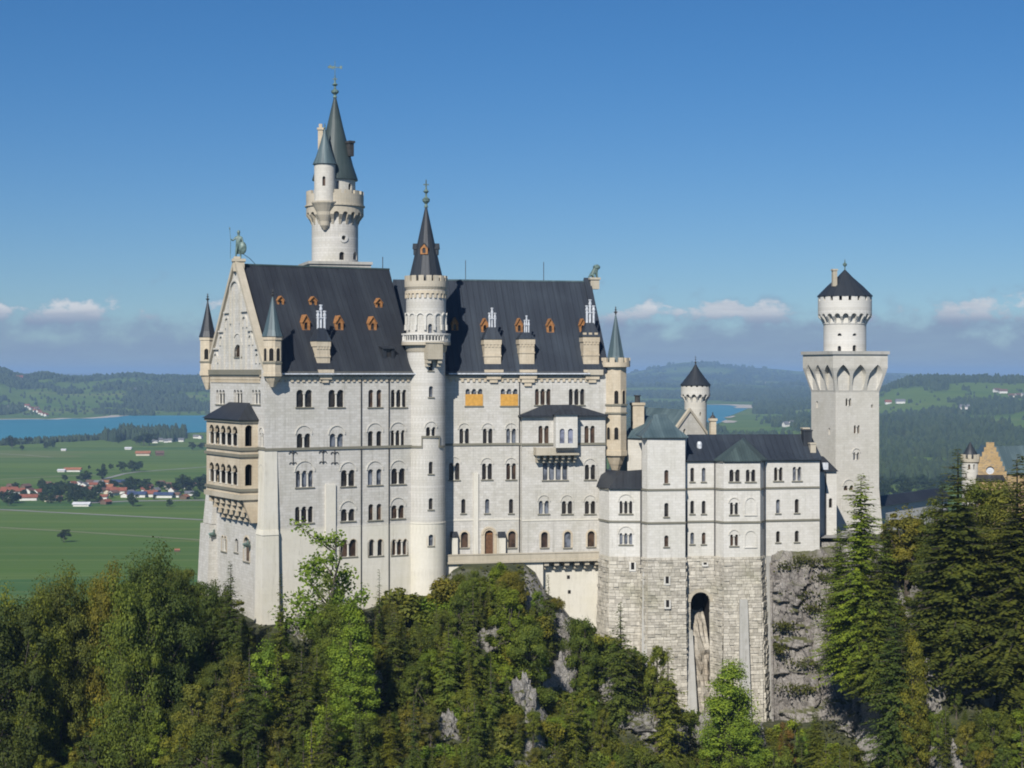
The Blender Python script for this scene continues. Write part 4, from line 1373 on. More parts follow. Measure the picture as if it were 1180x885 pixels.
q = MB(); q.box(Fc, -.45, .45, zat(185, hy), zat(150, hy), -.45, .45); q.box(Fc, -.6, .6, zat(151, hy), zat(148.5, hy), -.6, .6); q.box(Fc, -.3, .3, zat(148.5, hy) + .003, zat(144, hy), -.3, .3); q.build('chimney', M['sand'], high)
ch = at(403, 428, hy - 1.0)
Fc = Frame(ch.x, ch.y, 40)
q = MB(); q.box(Fc, -.45, .45, zat(181, hy), zat(166, hy), -.7, 1.3); q.box(Fc, -.6, .6, zat(166, hy) + .003, zat(163.5, hy), -.9, 1.4); q.build('dormer', M['iron'], high)

# ------------------------------------------------------------------ square tower on the right
qc = at(962.8, 428, 318.0)
PHI = 19.0
SQ = 9.1
FR_ = Frame(qc.x, qc.y, PHI)                                  # right (south) face, starts at the near corner
lc = FR_.P(0, 0, SQ)
FLF = Frame(lc.x, lc.y, PHI - 90)                             # left (west) face
sq = thing('square_tower', 'tall square pale tower with a round crenellated top and dark conical roof', 'tower', FR_.P(SQ / 2, 135, SQ / 2))
zt0 = zat(409, qc.y)
rsp = [(974.5, 459, 981, 468, dict(n=2, sill=False)), (984, 490, 990.8, 499.5, dict(n=2, sill=False)), (982.5, 517, 991, 530, dict(n=2, relieve=True, sill=False)), (971.5, 553, 984.5, 570, dict(n=2, relieve=True)), (1004, 466, 1006, 470, dict(sill=False))]
hr = windows(sq, FR_, rsp)
hl = windows(sq, FLF, [(940.5, 462, 942.5, 470, dict(sill=False)), (954.5, 493, 956.5, 501, dict(sill=False))])
q = MB()
panel(q, FR_, [(0, 128), (SQ, 128), (SQ, zt0), (0, zt0)], hr)
panel(q, FLF, [(0, 128), (SQ, 128), (SQ, zt0), (0, zt0)], hl)
for A_, B_ in (((SQ, 0), (SQ, SQ)), ((SQ, SQ), (0, SQ))):
    q.poly([FR_.P(A_[0], 128, A_[1]), FR_.P(B_[0], 128, B_[1]), FR_.P(B_[0], zt0, B_[1]), FR_.P(A_[0], zt0, A_[1])])
q.build('shaft', M['lime2'], sq)
zfl = zat(560, qc.y)
q = MB()
def sqr(o, z):
    return [FR_.P(-o, z, -o), FR_.P(SQ + o, z, -o), FR_.P(SQ + o, z, SQ + o), FR_.P(-o, z, SQ + o)]
q.hull8(sqr(1.3, 128), sqr(.02, zat(556, qc.y) - 1.5)); q.build('battered_base', M['lime2'], sq)
class Flare:
    nseg = 1
    def __init__(s, F, zb, zs, ov):
        s.F, s.zb, s.zs, s.ov = F, zb, zs, ov
    def P(s, u, z, d=0.0):
        t = max(0.0, min(1.0, (z - s.zb) / (s.zs - s.zb)))
        o = s.ov * t
        dd = -o + d * (o + .02)
        uu = u
        half = SQ / 2
        uu = half + (u - half) * (half - dd if d < .5 else half) / half
        return s.F.P(uu, z, dd)
zb_f, zs_f = zat(452, qc.y), zat(424, qc.y)
zpt = zat(406, qc.y)
OV = 1.15
mbf = MB()
for F_ in (FR_, FLF, frame2(FR_.P(SQ, 0, 0), FR_.P(SQ, 0, SQ)), frame2(FR_.P(SQ, 0, SQ), FR_.P(0, 0, SQ))):
    fl = Flare(F_, zb_f, zs_f, OV)
    n = 3
    hs = []
    st = (SQ - .5) / n
    for k in range(n):
        uc = .25 + (k + .5) * st
        hw = st * .41
        zarc = zat(433, qc.y)
        hs.append([(uc - hw * .85, zb_f + .35), (uc + hw * .85, zb_f + .35)] + [(uc + hw, (zb_f + zarc) / 2)] + arch_pts(uc - hw, uc + hw, zarc, 10, .75) + [(uc - hw, (zb_f + zarc) / 2)])
    zz = sorted([zb_f + (zs_f - zb_f) * i / 5 for i in range(1, 5)])
    panel(mbf, fl, [(0, zb_f)] + [(SQ, z) for z in [zb_f] + zz + [zs_f, zpt]] + [(0, z) for z in [zpt, zs_f] + zz[::-1]], hs, 1.0)
mbf.build('machicolation', M['lime2'], sq)
q = MB()
zpl2 = zat(405.5, qc.y)
q.hull8(sqr(OV + .28, zpl2 - .45), sqr(OV + .28, zpl2 + .15))
q.build('parapet_coping', M['pier'], sq)
cc = FR_.P(SQ / 2, 0, SQ / 2)
kk = cc.y / FPX
r1, r2 = 24.3 * kk, 30.6 * kk
Yd = cc.y - r1
C, _o = shaft_with(sq, cc.x, cc.y, r1, zpl2, zat(356.5, Yd), [(965.2, 398.5, 969.2, 406, dict(sill=False)), (982.5, 397.5, 987, 406, dict(sill=False)), (965, 384, 969.8, 387, dict(sill=False)), (982.5, 384, 987.3, 387, dict(sill=False))], 'wing', 'drum')
machic(sq, cc.x, cc.y, r1 - .02, r2, zat(374, Yd), zat(364.5, Yd), zat(357, Yd), 20, 'wing', duty=.7)
q = MB()
q.lathe(cc.x, cc.y, [(r1, zat(373.5, Yd)), (r1 + .12, zat(373, Yd)), (r1 + .12, zat(371, Yd)), (r1, zat(371, Yd))], 36, cap=False)
q.crenel(cc.x, cc.y, r2 - .5, r2, zat(357, Yd), zat(346, Yd), zat(340.5, Yd), 18, .68)
q.lathe(cc.x, cc.y, [(r2, zat(358, Yd)), (.1, zat(357.5, Yd))], 36)
q.build('battlement', M['wing'], sq)
q = MB(); q.lathe(cc.x, cc.y, [(r2 - .9, zat(350, Yd)), (r2 - .9, zat(339, Yd))], 24); q.build('attic_drum', M['void'], sq)
q = MB()
z0, z1 = zat(340.5, Yd), zat(311, cc.y)
q.lathe(cc.x, cc.y, [(r2 - .9, z0 - .15), (31.5 * kk, z0 - .1), (31.5 * kk, z0 + .1), (20 * kk, z0 + (z1 - z0) * .40), (9 * kk, z0 + (z1 - z0) * .72), (.15, z1)], 16, math.pi / 16)
q.build('cone_roof', M['slate'], sq)
q = MB(); q.lathe(cc.x, cc.y, [(.14, z1 - .3), (.1, z1 + .6), (.35, z1 + .8), (.42, z1 + 1.1), (.1, z1 + 1.4), (.05, z1 + 2.0)], 8); q.build('finial', M['bronze'], sq)
p = at(961.5, 428, cc.y - 2.2); Fc = Frame(p.x, p.y, 10)
q = MB(); q.box(Fc, -.4, .4, zat(330, p.y), zat(312, p.y), -.4, .4); q.box(Fc, -.52, .52, zat(312, p.y) + .002, zat(310, p.y), -.52, .52); q.build('chimney', M['trim'], sq)

# ------------------------------------------------------------------ the south wing in front, on its tall foundation
def pt(px, Y):
    return (xat(px, Y), Y)
wing = thing('castle_wing', 'lower pale three-storey castle wing with dark hipped roofs standing on a rusticated foundation', 'castle', (xat(810, 300), 300, 115))
wp = {'a': pt(690.5, 297.3), 'b': pt(702, 293.2), 'c': pt(739.5, 292.9), 'c2': pt(739.8, 292.6), 'd': pt(746, 290.8), 'e': pt(789.5, 291.8), 'e2': pt(789.8, 293.6), 'f': pt(824, 294.4), 'g': pt(834, 292.2), 'h': pt(876, 292.9), 'i': pt(881.5, 295.6), 'j': pt(944.5, 297.6)}
def eave(py, Y):
    return zat(py, Y)
ZB = zat(641.5, 293.0)
Z1, Z2 = zat(601.5, 293), zat(563.5, 293)
segs = [('a', 'b', zat(562, 294), [], 'annex'), ('b', 'c', zat(562, 293), [(713, 570, 729.5, 592, dict(n=3, relieve=True)), (713, 607, 729.5, 627.5, dict(n=3, relieve=True))], 'annex'),
        ('c2', 'd', zat(503, 291.5), [], 'block'), ('d', 'e', zat(503, 291.5), [(765.5, 541.5, 770.5, 557, dict()), (765.5, 579.5, 770.5, 595.5, dict()), (765.5, 617, 770.5, 630, dict())], 'block'),
        ('e', 'e2', zat(503, 291.5), [], 'block'),
        ('e2', 'f', zat(530, 294), [(795.5, 539, 800, 555, dict()), (808.7, 539, 813.2, 555, dict()), (795.5, 577, 800, 592, dict()), (808.7, 577, 813.2, 592, dict()), (795.5, 613.6, 800, 627, dict()), (808.7, 613.6, 813.2, 627, dict())], 'range'),
        ('f', 'g', zat(530, 294), [], 'range'),
        ('g', 'h', zat(530, 294), [(840.5, 541, 852.5, 555, dict(n=2)), (859.5, 541, 870.5, 555, dict(n=2)), (840.3, 574, 851.5, 593, dict(n=2, relieve=True)), (859, 574, 871, 593, dict(relieve=True, blind=True)), (840.5, 611, 851.5, 629, dict(n=2, relieve=True)), (859, 612, 871, 630, dict(relieve=True, blind=True))], 'range'),
        ('h', 'i', zat(530, 294), [], 'range'),
        ('i', 'j', zat(530, 294), [(892, 538.5, 902, 554, dict(n=2)), (913.5, 538, 923.5, 554, dict(n=2)), (894.3, 575.5, 899, 591.5, dict()), (915.8, 575, 920.8, 591, dict()), (894.3, 612, 899, 625, dict()), (915.8, 611.5, 920.8, 624.5, dict())], 'range')]
for a, b, zt_, sp, kind in segs:
    A, B = wp[a], wp[b]
    F_ = frame2(A, B)
    L = math.hypot(B[0] - A[0], B[1] - A[1])
    hs = windows(wing, F_, sp)
    q = MB()
    zb2 = ZB if a != 'i' else ZB - 3.5
    panel(q, F_, [(0, zb2), (L, zb2), (L, zt_), (0, zt_)], hs)
    q.build('wall', M['wing'], wing)
    for zz in ((Z1, Z2) if kind != 'annex' else (zat(601, 293),)):
        if zz > zt_ - 1: continue
        q = MB(); q.box(F_, -.02, L + .02, zz - .16, zz + .16, -.16, 0); q.build('string_course', M['string'], wing)
    q = MB(); q.box(F_, -.02, L + .02, zt_ - .35, zt_, -.22, 0); q.build('cornice', M['string'], wing)
# closing sides at the back
q = MB()
for A, B, zt_ in ((wp['j'], pt(944.5, 308.0), zat(530, 294)), (wp['a'], pt(693, 303), zat(562, 294)), (wp['c'], pt(742, 301), zat(503, 291.5)), (wp['e'], pt(792, 300), zat(503, 291.5)), (pt(793, 305.5), pt(944.5, 308), zat(530, 294)), (pt(742, 301), pt(792, 300), zat(503, 291.5))):
    q.poly([(A[0], A[1], 118), (B[0], B[1], 118), (B[0], B[1], zt_), (A[0], A[1], zt_)])
q.build('rear_wall', M['wing'], wing)
# downpipes
for nm, px, F_, ya, yb in (('c', 738.3, frame2(wp['b'], wp['c']), 565, 722), ('f', 823.3, frame2(wp['e2'], wp['f']), 532, 690), ('e2', 791.2, frame2(wp['e2'], wp['f']), 577, 640), ('h', 880.0, frame2(wp['h'], wp['i']), 532, 640)):
    u, z1 = F_.inv(px, ya); z0 = F_.inv(px, yb)[1]
    q = MB(); q.box(F_, u - .08, u + .08, z0, z1, -.24, -.1); q.build('downpipe', M['iron'], wing)
# roofs
def V3(p, z): return Vector((p[0], p[1], z))
ze = zat(530, 294) + .02
def off(p, d): return (p[0], p[1] - d)
q = MB()
rl, rr_ = pt(792, 300.2), pt(934, 302.2)
zr = zat(500.5, 301)
e = [off(wp['e2'], .5), off(wp['f'], .5), off(wp['i'], .5), (wp['j'][0] + .4, wp['j'][1] - .5)]
q.poly([V3(e[0], ze), V3(e[1], ze), V3(e[2], ze), V3(e[3], ze), V3(rr_, zr), V3(rl, zr)])
b1, b2 = pt(793, 306), pt(944.8, 308.5)
q.poly([V3(rl, zr), V3(rr_, zr), V3(b2, ze), V3(b1, ze)])
q.poly([V3(e[3], ze), V3(b2, ze), V3(rr_, zr)])
for a_, b_ in zip(e, e[1:]):
    q.poly([V3(a_, ze - .2), V3(b_, ze - .2), V3(b_, ze), V3(a_, ze)])
rf = q.build('roof', M['roofb'], wing)
q = MB()
tp_ = pt(854, 298.0)
g_, h_ = off(wp['g'], .45), off(wp['h'], .45)
f_, i_ = (wp['f'][0] - .3, wp['f'][1] - .4), (wp['i'][0] + .3, wp['i'][1] - .4)
apx = V3(pt(855, 296.8), zat(506, 297))
bk = V3(pt(857, 300.5), zat(504, 300))
lst = [f_, g_, h_, i_]
for a_, b_ in zip(lst, lst[1:]):
    q.poly([V3(a_, ze + .03), V3(b_, ze + .03), apx])
    q.poly([V3(a_, ze - .2), V3(b_, ze - .2), V3(b_, ze + .03), V3(a_, ze + .03)])
q.poly([V3(f_, ze + .03), apx, bk]); q.poly([V3(i_, ze + .03), apx, bk])
q.build('bay_roof', M['tealdark'], wing)
# tower block roof with concave sweep
q = MB()
zb3 = zat(503, 291.5) + .01
A, B = (wp['c2'][0] - .2, wp['d'][1] - .55), (wp['e'][0] + .5, wp['e'][1] - .5)
Cb, Db = (wp['e'][0] + .6, 300.2), (wp['c2'][0] - .4, 301.0)
zt3 = zat(477.5, 295.5)
ra, rb = pt(753.5, 295.8), pt(768, 296.0)
rings = []
for t, s in ((0, 0), (.30, .42), (.6, .72), (.85, .92), (1, 1)):
    z = zb3 + (zt3 - zb3) * t
    tgt = [ra, rb, rb, ra]
    rings.append([V3((p[0] + (g[0] - p[0]) * s, p[1] + (g[1] - p[1]) * s), z) for p, g in zip((A, B, Cb, Db), tgt)])
for a_, b_ in zip(rings, rings[1:]):
    for i in range(4):
        j = (i + 1) % 4
        q.poly([a_[i], a_[j], b_[j], b_[i]])
q.prism([A, B, Cb, Db], zb3 - .22, zb3 - .003)
q.build('block_roof', M['teal'], wing)
# annex roof
q = MB()
zan = zat(562, 293) + .02
ap1, ap2 = V3(pt(716, 297.5), zat(543, 297.5)), V3(pt(741, 297.5), zat(541, 297.5))
A, B, Cc = (wp['a'][0] - .5, wp['a'][1] - .2), off(wp['b'], .5), (wp['c'][0] + .2, wp['c'][1] - .5)
q.poly([V3(B, zan), V3(Cc, zan), ap2, ap1]); q.poly([V3(A, zan), V3(B, zan), ap1]); q.poly([V3(A, zan), ap1, V3(pt(695, 303), zat(541, 302))])
q.poly([ap1, ap2, V3(pt(743, 303), zan + 2), V3(pt(695, 303), zat(541, 302))])
for a_, b_ in ((A, B), (B, Cc)):
    q.poly([V3(a_, zan - .22), V3(b_, zan - .22), V3(b_, zan), V3(a_, zan)])
q.build('annex_roof', M['roof'], wing)
# dark end chimneys on the right gable and a skylight
for px0, px1, ya, yb, Y, m_ in ((926, 936, 497, 524, 299.5, 'roof'), (934, 940.5, 512, 530, 298.2, 'trim'), (925.5, 933, 494.5, 500, 301.5, 'trim')):
    Fc = Frame(xat(px0, Y), Y, 5); wd = (px1 - px0) * Y / FPX
    q = MB(); q.box(Fc, 0, wd, zat(yb, Y) - .8, zat(ya, Y), 0, 1.6); q.box(Fc, -.1, wd + .1, zat(ya, Y) + .002, zat(ya, Y) + .25, -.1, 1.7); q.build('chimney', M[m_], wing)
p = at(806, 512, 297.0); q = MB(); q.lathe(p.x, p.y, [(.45, p.z - .8), (.45, p.z + .1), (.3, p.z + .45), (.1, p.z + .5)], 10); q.build('roof_vent', M['zinc'], wing)

# foundation, rusticated and battered, following the plan of the wing
def foundation(names, z0, z1, batter, mat, holes=None, ztops=None):
    q = MB()
    pts_ = [wp[n_] for n_ in names]
    cxm, cym = sum(p[0] for p in pts_) / len(pts_), 310
    for a_, b_ in zip(names, names[1:]):
        A, B = wp[a_], wp[b_]
        F_ = frame2(A, B)
        L = math.hypot(B[0] - A[0], B[1] - A[1])
        # slightly uneven rows of blocks, each row a little further out
        rr_g = random.Random(int(z0 * 7))
        cuts = [z1]
        while cuts[-1] > z0 + .5: cuts.append(cuts[-1] - rr_g.choice([.42, .5, .6, .72]))
        rows = len(cuts) - 1
        rg = random.Random(hash_(a_ + b_))
        for k in range(rows):
            t0, t1 = cuts[k], cuts[k + 1]
            o0 = .12 + batter * k / rows
            e_ = batter * k / rows * .35
            hset = [h for h in (holes or []) if h[0] == a_]
            spans = [(-e_, L + e_)]
            for h in hset:
                hu0, hu1, hz0, hz1 = h[1]
                new = []
                for s0, s1 in spans:
                    zm = (t0 + t1) / 2
                    hh0, hh1 = hu0, hu1
                    if hz0 < zm < hz1:
                        if zm > hz1 - (hu1 - hu0) / 2:
                            r_ = (hu1 - hu0) / 2
                            cx_ = (hu0 + hu1) / 2
                            dx = math.sqrt(max(0, r_ * r_ - (zm - (hz1 - r_)) ** 2))
                            hh0, hh1 = cx_ - dx, cx_ + dx
                        new += [(s0, hh0), (hh1, s1)]
                    else:
                        new.append((s0, s1))
                spans = new
            for s0, s1 in spans:
                u = s0
                while u < s1 - .01:
                    w_ = min(rg.uniform(.5, 1.45), s1 - u)
                    if s1 - u - w_ < .4: w_ = s1 - u
                    o = o0 + rg.uniform(-.06, .18)
                    P = F_.P
                    g = .022
                    q.poly([P(u + g, t1 + g, -o), P(u + w_ - g, t1 + g, -o), P(u + w_ - g, t0 - g, -o), P(u + g, t0 - g, -o)])
                    for aa, bb in (((u + g, t0 - g), (u + w_ - g, t0 - g)), ((u + g, t1 + g), (u + w_ - g, t1 + g)), ((u + g, t1 + g), (u + g, t0 - g)), ((u + w_ - g, t1 + g), (u + w_ - g, t0 - g))):
                        q.poly([P(*aa, -o), P(*bb, -o), P(*bb, -o + .4), P(*aa, -o + .4)])
                    u += w_
                q.poly([F_.P(s0, t1, -o0 + .12), F_.P(s1, t1, -o0 + .12), F_.P(s1, t0, -o0 + .12), F_.P(s0, t0, -o0 + .12)])
    return q.build('foundation_wall', M[mat], wing)
def hash_(s):
    return sum((i + 1) * ord(ch_) for i, ch_ in enumerate(s))
ZF = 102.0
foundation(['a', 'b', 'c'], ZF + 6, ZB, .9, 'rustic')
Fd = frame2(wp['d'], wp['e'])
wp['k1'] = (wp['d'][0], wp['d'][1])
Le2 = frame2(wp['e2'], wp['f'])
ha0, ha1 = Le2.U(795.5), Le2.U(817.5)
foundation(['c2', 'd', 'e'], ZF, ZB, .9, 'rustic')
foundation(['e', 'e2', 'f'], ZF, ZB, .35, 'rustic', holes=[('e2', (ha0, ha1, ZF - 5, zat(682, 294)))])
foundation(['f', 'g', 'h', 'i'], ZF, ZB, 1.3, 'rustic')
# vault behind the arch, its shade painted near-black, and the water-stained gully below it
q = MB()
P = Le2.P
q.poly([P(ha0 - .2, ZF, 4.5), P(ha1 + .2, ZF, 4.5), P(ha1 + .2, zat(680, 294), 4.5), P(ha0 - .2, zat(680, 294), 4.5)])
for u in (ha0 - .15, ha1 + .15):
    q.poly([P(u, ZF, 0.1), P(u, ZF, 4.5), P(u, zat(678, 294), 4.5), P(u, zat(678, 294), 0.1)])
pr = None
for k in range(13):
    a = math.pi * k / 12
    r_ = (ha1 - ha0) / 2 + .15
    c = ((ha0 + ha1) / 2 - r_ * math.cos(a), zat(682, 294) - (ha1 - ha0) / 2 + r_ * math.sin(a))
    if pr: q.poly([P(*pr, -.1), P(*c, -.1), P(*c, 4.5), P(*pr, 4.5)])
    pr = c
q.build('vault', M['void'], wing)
q = MB()
rg_ = random.Random(4)
gn, gm = 8, 26
gp = []
for j in range(gm + 1):
    t = j / gm
    zz = zat(704, 296) + (ZF - zat(704, 296)) * t
    row = []
    for i in range(gn + 1):
        uu = ha0 + (ha1 - ha0) * i / gn
        dd = 3.9 - 3.6 * min(1, t * 4.2) ** .7 - 1.6 * t + rg_.uniform(-.5, .5) + .5 * math.sin(i * 1.1) * (1 - t)
        row.append(P(uu, zz + rg_.uniform(-.2, .2), dd))
    gp.append(row)
for j in range(gm):
    for i in range(gn):
        q.poly([gp[j][i], gp[j][i + 1], gp[j + 1][i + 1]]); q.poly([gp[j][i], gp[j + 1][i + 1], gp[j + 1][i]])
q.build('rubble_slope', M['gully'], wing)
q = MB(); q.arcband(Le2, (ha0 + ha1) / 2, zat(682, 294) - (ha1 - ha0) / 2, (ha1 - ha0) / 2, (ha1 - ha0) / 2 + .5, -.42, .3, 14); q.build('arch_ring', M['trim'], wing)
for px0, px1, ya, yb, F_, dtop, dbot, m_ in ((741, 751, 653, 800, frame2(wp['c2'], wp['e']), -.9, -2.6, 'pier'), (786, 797.5, 726, 850, Le2, -.3, -3.4, 'pier'), (851, 860, 690, 830, frame2(wp['g'], wp['h']), -.9, -2.3, 'pier')):
    u0, z1 = F_.inv(px0, ya); u1, z0 = F_.inv(px1, yb)
    q = MB(); P = F_.P
    q.hull8([P(u0 - .25, z0, dbot), P(u1 + .35, z0, dbot), P(u1 + .35, z0, .2), P(u0 - .25, z0, .2)], [P(u0, z1, dtop), P(u1, z1, dtop), P(u1, z1, .2), P(u0, z1, .2)])
    q.build('buttress', M[m_], wing)
# smooth quoin strip at the right end of the foundation
F_ = frame2(wp['i'], wp['j'])
q = MB(); P = F_.P
q.hull8([P(-.3, ZF, -1.6), P(1.3, ZF, -1.3), P(1.3, ZF, .4), P(-.3, ZF, .4)], [P(-.3, ZB - .1, -.4), P(1.0, ZB - .1, -.3), P(1.0, ZB - .1, .4), P(-.3, ZB - .1, .4)])
q.build('buttress', M['pier'], wing)
for px, ya, yb, F_, o in ((768, 664, 672, frame2(wp['d'], wp['e']), .45), (768, 691, 699, frame2(wp['d'], wp['e']), .75), (729, 648, 656, frame2(wp['b'], wp['c']), .35), (812, 648, 650.5, Le2, .3)):
    u, z1 = F_.inv(px, ya); z0 = F_.inv(px, yb)[1]
    q = MB(); q.box(F_, u - .28, u + .28, z0, z1, -o, 0); q.build('slit_window', M['void'], wing)
    q = MB()
    for s in (-1, 1): q.box(F_, u + s * .42 - .14, u + s * .42 + .14, z0, z1, -o - .06, 0)
    q.box(F_, u - .56, u + .56, z0 - .3, z0 - .002, -o - .06, 0)
    q.build('slit_frame', M['wing'], wing)

# ------------------------------------------------------------------ small link building between wing and square tower
link = thing('link_building', 'narrow pale building with dark sloping roof between the castle wing and the square tower', 'building', (xat(953, 306), 306, 138))
F_ = Frame(xat(944.2, 304.5), 304.5, 8)
L = F_.U(964)
q = MB(); ztl, ztr = zat(543, 305), zat(546, 305)
panel(q, F_, [(0, 134), (L, 134), (L, ztl), (0, ztl)], [light_hole(L * .55, L * .75, zat(585, 305), zat(574, 305))])
q.poly([F_.P(L, 134, 0), F_.P(L, 134, 12), F_.P(L, ztl, 12), F_.P(L, ztl, 0)])
q.build('wall', M['wing'], link)
q = MB(); q.box(F_, L * .5, L * .8, zat(587, 305), zat(572, 305), .4, .45); q.build('window', M['glass'], link)
q = MB()
q.hull8([F_.P(-.1, ztl, -.5), F_.P(L + .2, ztl, -.5), F_.P(L + .2, ztl, 6), F_.P(-.1, ztl, 6)], [F_.P(-.1, zat(526, 309), 4.5), F_.P(L * .72, zat(526, 309), 4.5), F_.P(L * .72, zat(526, 309), 6), F_.P(-.1, zat(526, 309), 6)])
q.build('roof', M['roof'], link)
u = L * .35
q = MB(); q.box(F_, u - .1, u + .1, 134, ztl, -.2, -.05); q.build('downpipe', M['iron'], link)
q = MB(); q.box(F_, u - .5, u + .5, ztl + .3, ztl + 1.5, -.1, .8); q.build('roof_vent', M['zinc'], link)

# ------------------------------------------------------------------ hall with green roof behind, and its round tower
kn = thing('gabled_hall', 'green copper roofed hall with a pale pointed gable behind the castle wing', 'building', (xat(790, 318), 318, 140))
GA = at(775.5, 500, 311)
FK = Frame(GA.x, GA.y, 33)
KL = FK.U(813.5)
zk0 = zat(501, 313); zka = zat(472, 313)
q = MB()
panel(q, FK, [(0, 138), (KL, 138), (KL, zk0), (KL / 2, zka), (0, zk0)], [light_hole(FK.U(787.5), FK.U(790.3), zat(502, 313), zat(494, 313))])
q.build('wall', M['lime2'], kn)
q = MB()
for s in (-1, 1):
    P = FK.P
    a = (KL / 2 + s * (KL / 2 + .2), zk0 - .1); b = (KL / 2, zka + .3)
    q.hull8([P(a[0], a[1], -.25), P(a[0], a[1], .4), P(a[0], a[1] + .6, .4), P(a[0], a[1] + .6, -.25)], [P(b[0], b[1] - .6, -.25), P(b[0], b[1] - .6, .4), P(b[0], b[1], .4), P(b[0], b[1], -.25)])
q.build('gable_coping', M['trim'], kn)
q = MB(); P = FK.P; RL = 13.0
q.poly([P(-.5, zk0 - .3, .3), P(KL / 2, zka - .05, .3), P(KL / 2, zka + .25, RL), P(-.5, zk0 - .3, RL + 1)])
q.poly([P(KL + .5, zk0 - .3, .3), P(KL / 2, zka - .05, .3), P(KL / 2, zka + .25, RL), P(KL + .5, zk0 - .3, RL + 1)])
q.poly([P(-.5, zk0 - .3, RL + 1), P(KL / 2, zka + .25, RL), P(KL + .5, zk0 - .3, RL + 1)])
q.build('roof', M['teal'], kn)
q = MB()
for A, B in ((P(0, 0, 0), P(0, 0, RL + 4)), (P(KL, 0, 0), P(KL, 0, RL + 4))):
    q.poly([(A.x, A.y, 138), (B.x, B.y, 138), (B.x, B.y, zk0 - .2), (A.x, A.y, zk0 - .2)])
q.build('wall', M['lime2'], kn)
# lower swept roof to the left of it
q = MB()
A = [at(722, 505, 303), at(745, 505, 302), at(752, 480, 308), at(738, 478, 311)]
q.poly(A); q.poly([A[0], A[3], at(727, 505, 315)]); q.poly([A[3], A[2], at(760, 480, 318), at(727, 505, 318)])
q.build('lower_roof', M['teal'], kn)
q = MB()
q.prism([pt(723, 303.3), pt(745, 302.6), pt(752, 316), pt(726, 316)], 138, zat(505.5, 303.5)); q.build('wall', M['lime2'], kn)
for px0, px1, ya, yb, Y, m_, pot in ((729.5, 742.5, 467, 500, 306, 'sand', True), (819, 825.5, 485, 502, 312, 'sand', False)):
    Fc = Frame(xat(px0, Y), Y, 8); wd = (px1 - px0) * Y / FPX
    q = MB(); q.box(Fc, 0, wd, zat(yb, Y) - 2, zat(ya, Y), 0, wd); q.box(Fc, -.18, wd + .18, zat(ya, Y) + .002, zat(ya, Y) + .45, -.18, wd + .18)
    c_ = q.build('chimney', M[m_], kn)
    p = Fc.P(wd / 2, 0, wd / 2)
    q = MB()
    if pot:
        q.lathe(p.x, p.y, [(.5, zat(ya, Y) + .45), (.45, zat(457, Y)), (.6, zat(457, Y) + .05), (.6, zat(455.5, Y))], 8)
    else:
        q.lathe(p.x, p.y, [(.62, zat(485, Y) + .45), (.55, zat(481.5, Y)), (.35, zat(479.5, Y)), (.12, zat(478, Y)), (.08, zat(475, Y))], 10)
    q.build('chimney_pot', M['iron'], c_)

rt = thing('round_tower', 'small round pale tower with machicolated top and dark pointed cap behind the green roofed hall', 'tower', (xat(801.5, 345), 345, 140))
rx, ry = xat(801.5, 345), 345
kk = ry / FPX
r1, r2 = 12.8 * kk, 16.8 * kk
Yr = ry - r2
C, _o = shaft_with(rt, rx, ry, r1, 136, zat(448.7, Yr), [(806.2, 475, 808, 479, dict(sill=False))], 'lime2')
machic(rt, rx, ry, r1 - .02, r2, zat(463.5, Yr), zat(457, Yr), zat(449, Yr), 14, 'wing', duty=.66)
q = MB(); q.crenel(rx, ry, r2 - .4, r2, zat(449, Yr), zat(446, Yr), zat(442.8, Yr), 16, .62); q.lathe(rx, ry, [(r2, zat(449.5, Yr)), (.1, zat(449, Yr))], 30); q.build('battlement', M['wing'], rt)
z0, z1 = zat(444, Yr), zat(419.5, ry)
q = MB(); q.lathe(rx, ry, [(r2 - .6, zat(448, Yr)), (r2 - .6, z0 - .1)], 20); q.build('attic_drum', M['void'], rt)
q = MB(); q.lathe(rx, ry, [(r2 - .6, z0 - .12), (17.6 * kk, z0 - .08), (17.6 * kk, z0 + .1), (10.5 * kk, z0 + (z1 - z0) * .38), (4.8 * kk, z0 + (z1 - z0) * .7), (.1, z1)], 20); q.build('cone_roof', M['slate'], rt, smooth=True)
q = MB(); finial(q, rx, ry, z1 - .2, 1.9, .12); q.build('finial', M['iron'], rt)

# ------------------------------------------------------------------ curtain wall and gatehouse at the far right
cw = thing('curtain_wall', 'low pale castle wall with dark ridge roof running right from the square tower', 'wall', (xat(1060, 345), 345, 136))
F_ = frame2(pt(1013, 330), pt(1135, 372))
L = F_.U(1092)
zc_ = zat(581, 335)
q = MB(); panel(q, F_, [(0, 126), (L, 126), (L, zc_), (0, zc_)], [light_hole(u_, u_ + .7, zc_ - 4.2, zc_ - 2.4) for u_ in (4, 9, 14, 19)], .5)
q.box(F_, 0, L, 126, zc_ - .01, .6, 3.0); q.build('wall', M['wing'], cw)
q = MB(); q.hull8([F_.P(-.2, zc_, -.6), F_.P(L, zc_, -.6), F_.P(L, zc_, 3.6), F_.P(-.2, zc_, 3.6)], [F_.P(-.2, zc_ + 1.7, 1.3), F_.P(L, zc_ + 1.7, 1.3), F_.P(L, zc_ + 1.7, 1.7), F_.P(-.2, zc_ + 1.7, 1.7)])
q.build('roof', M['roof'], cw)

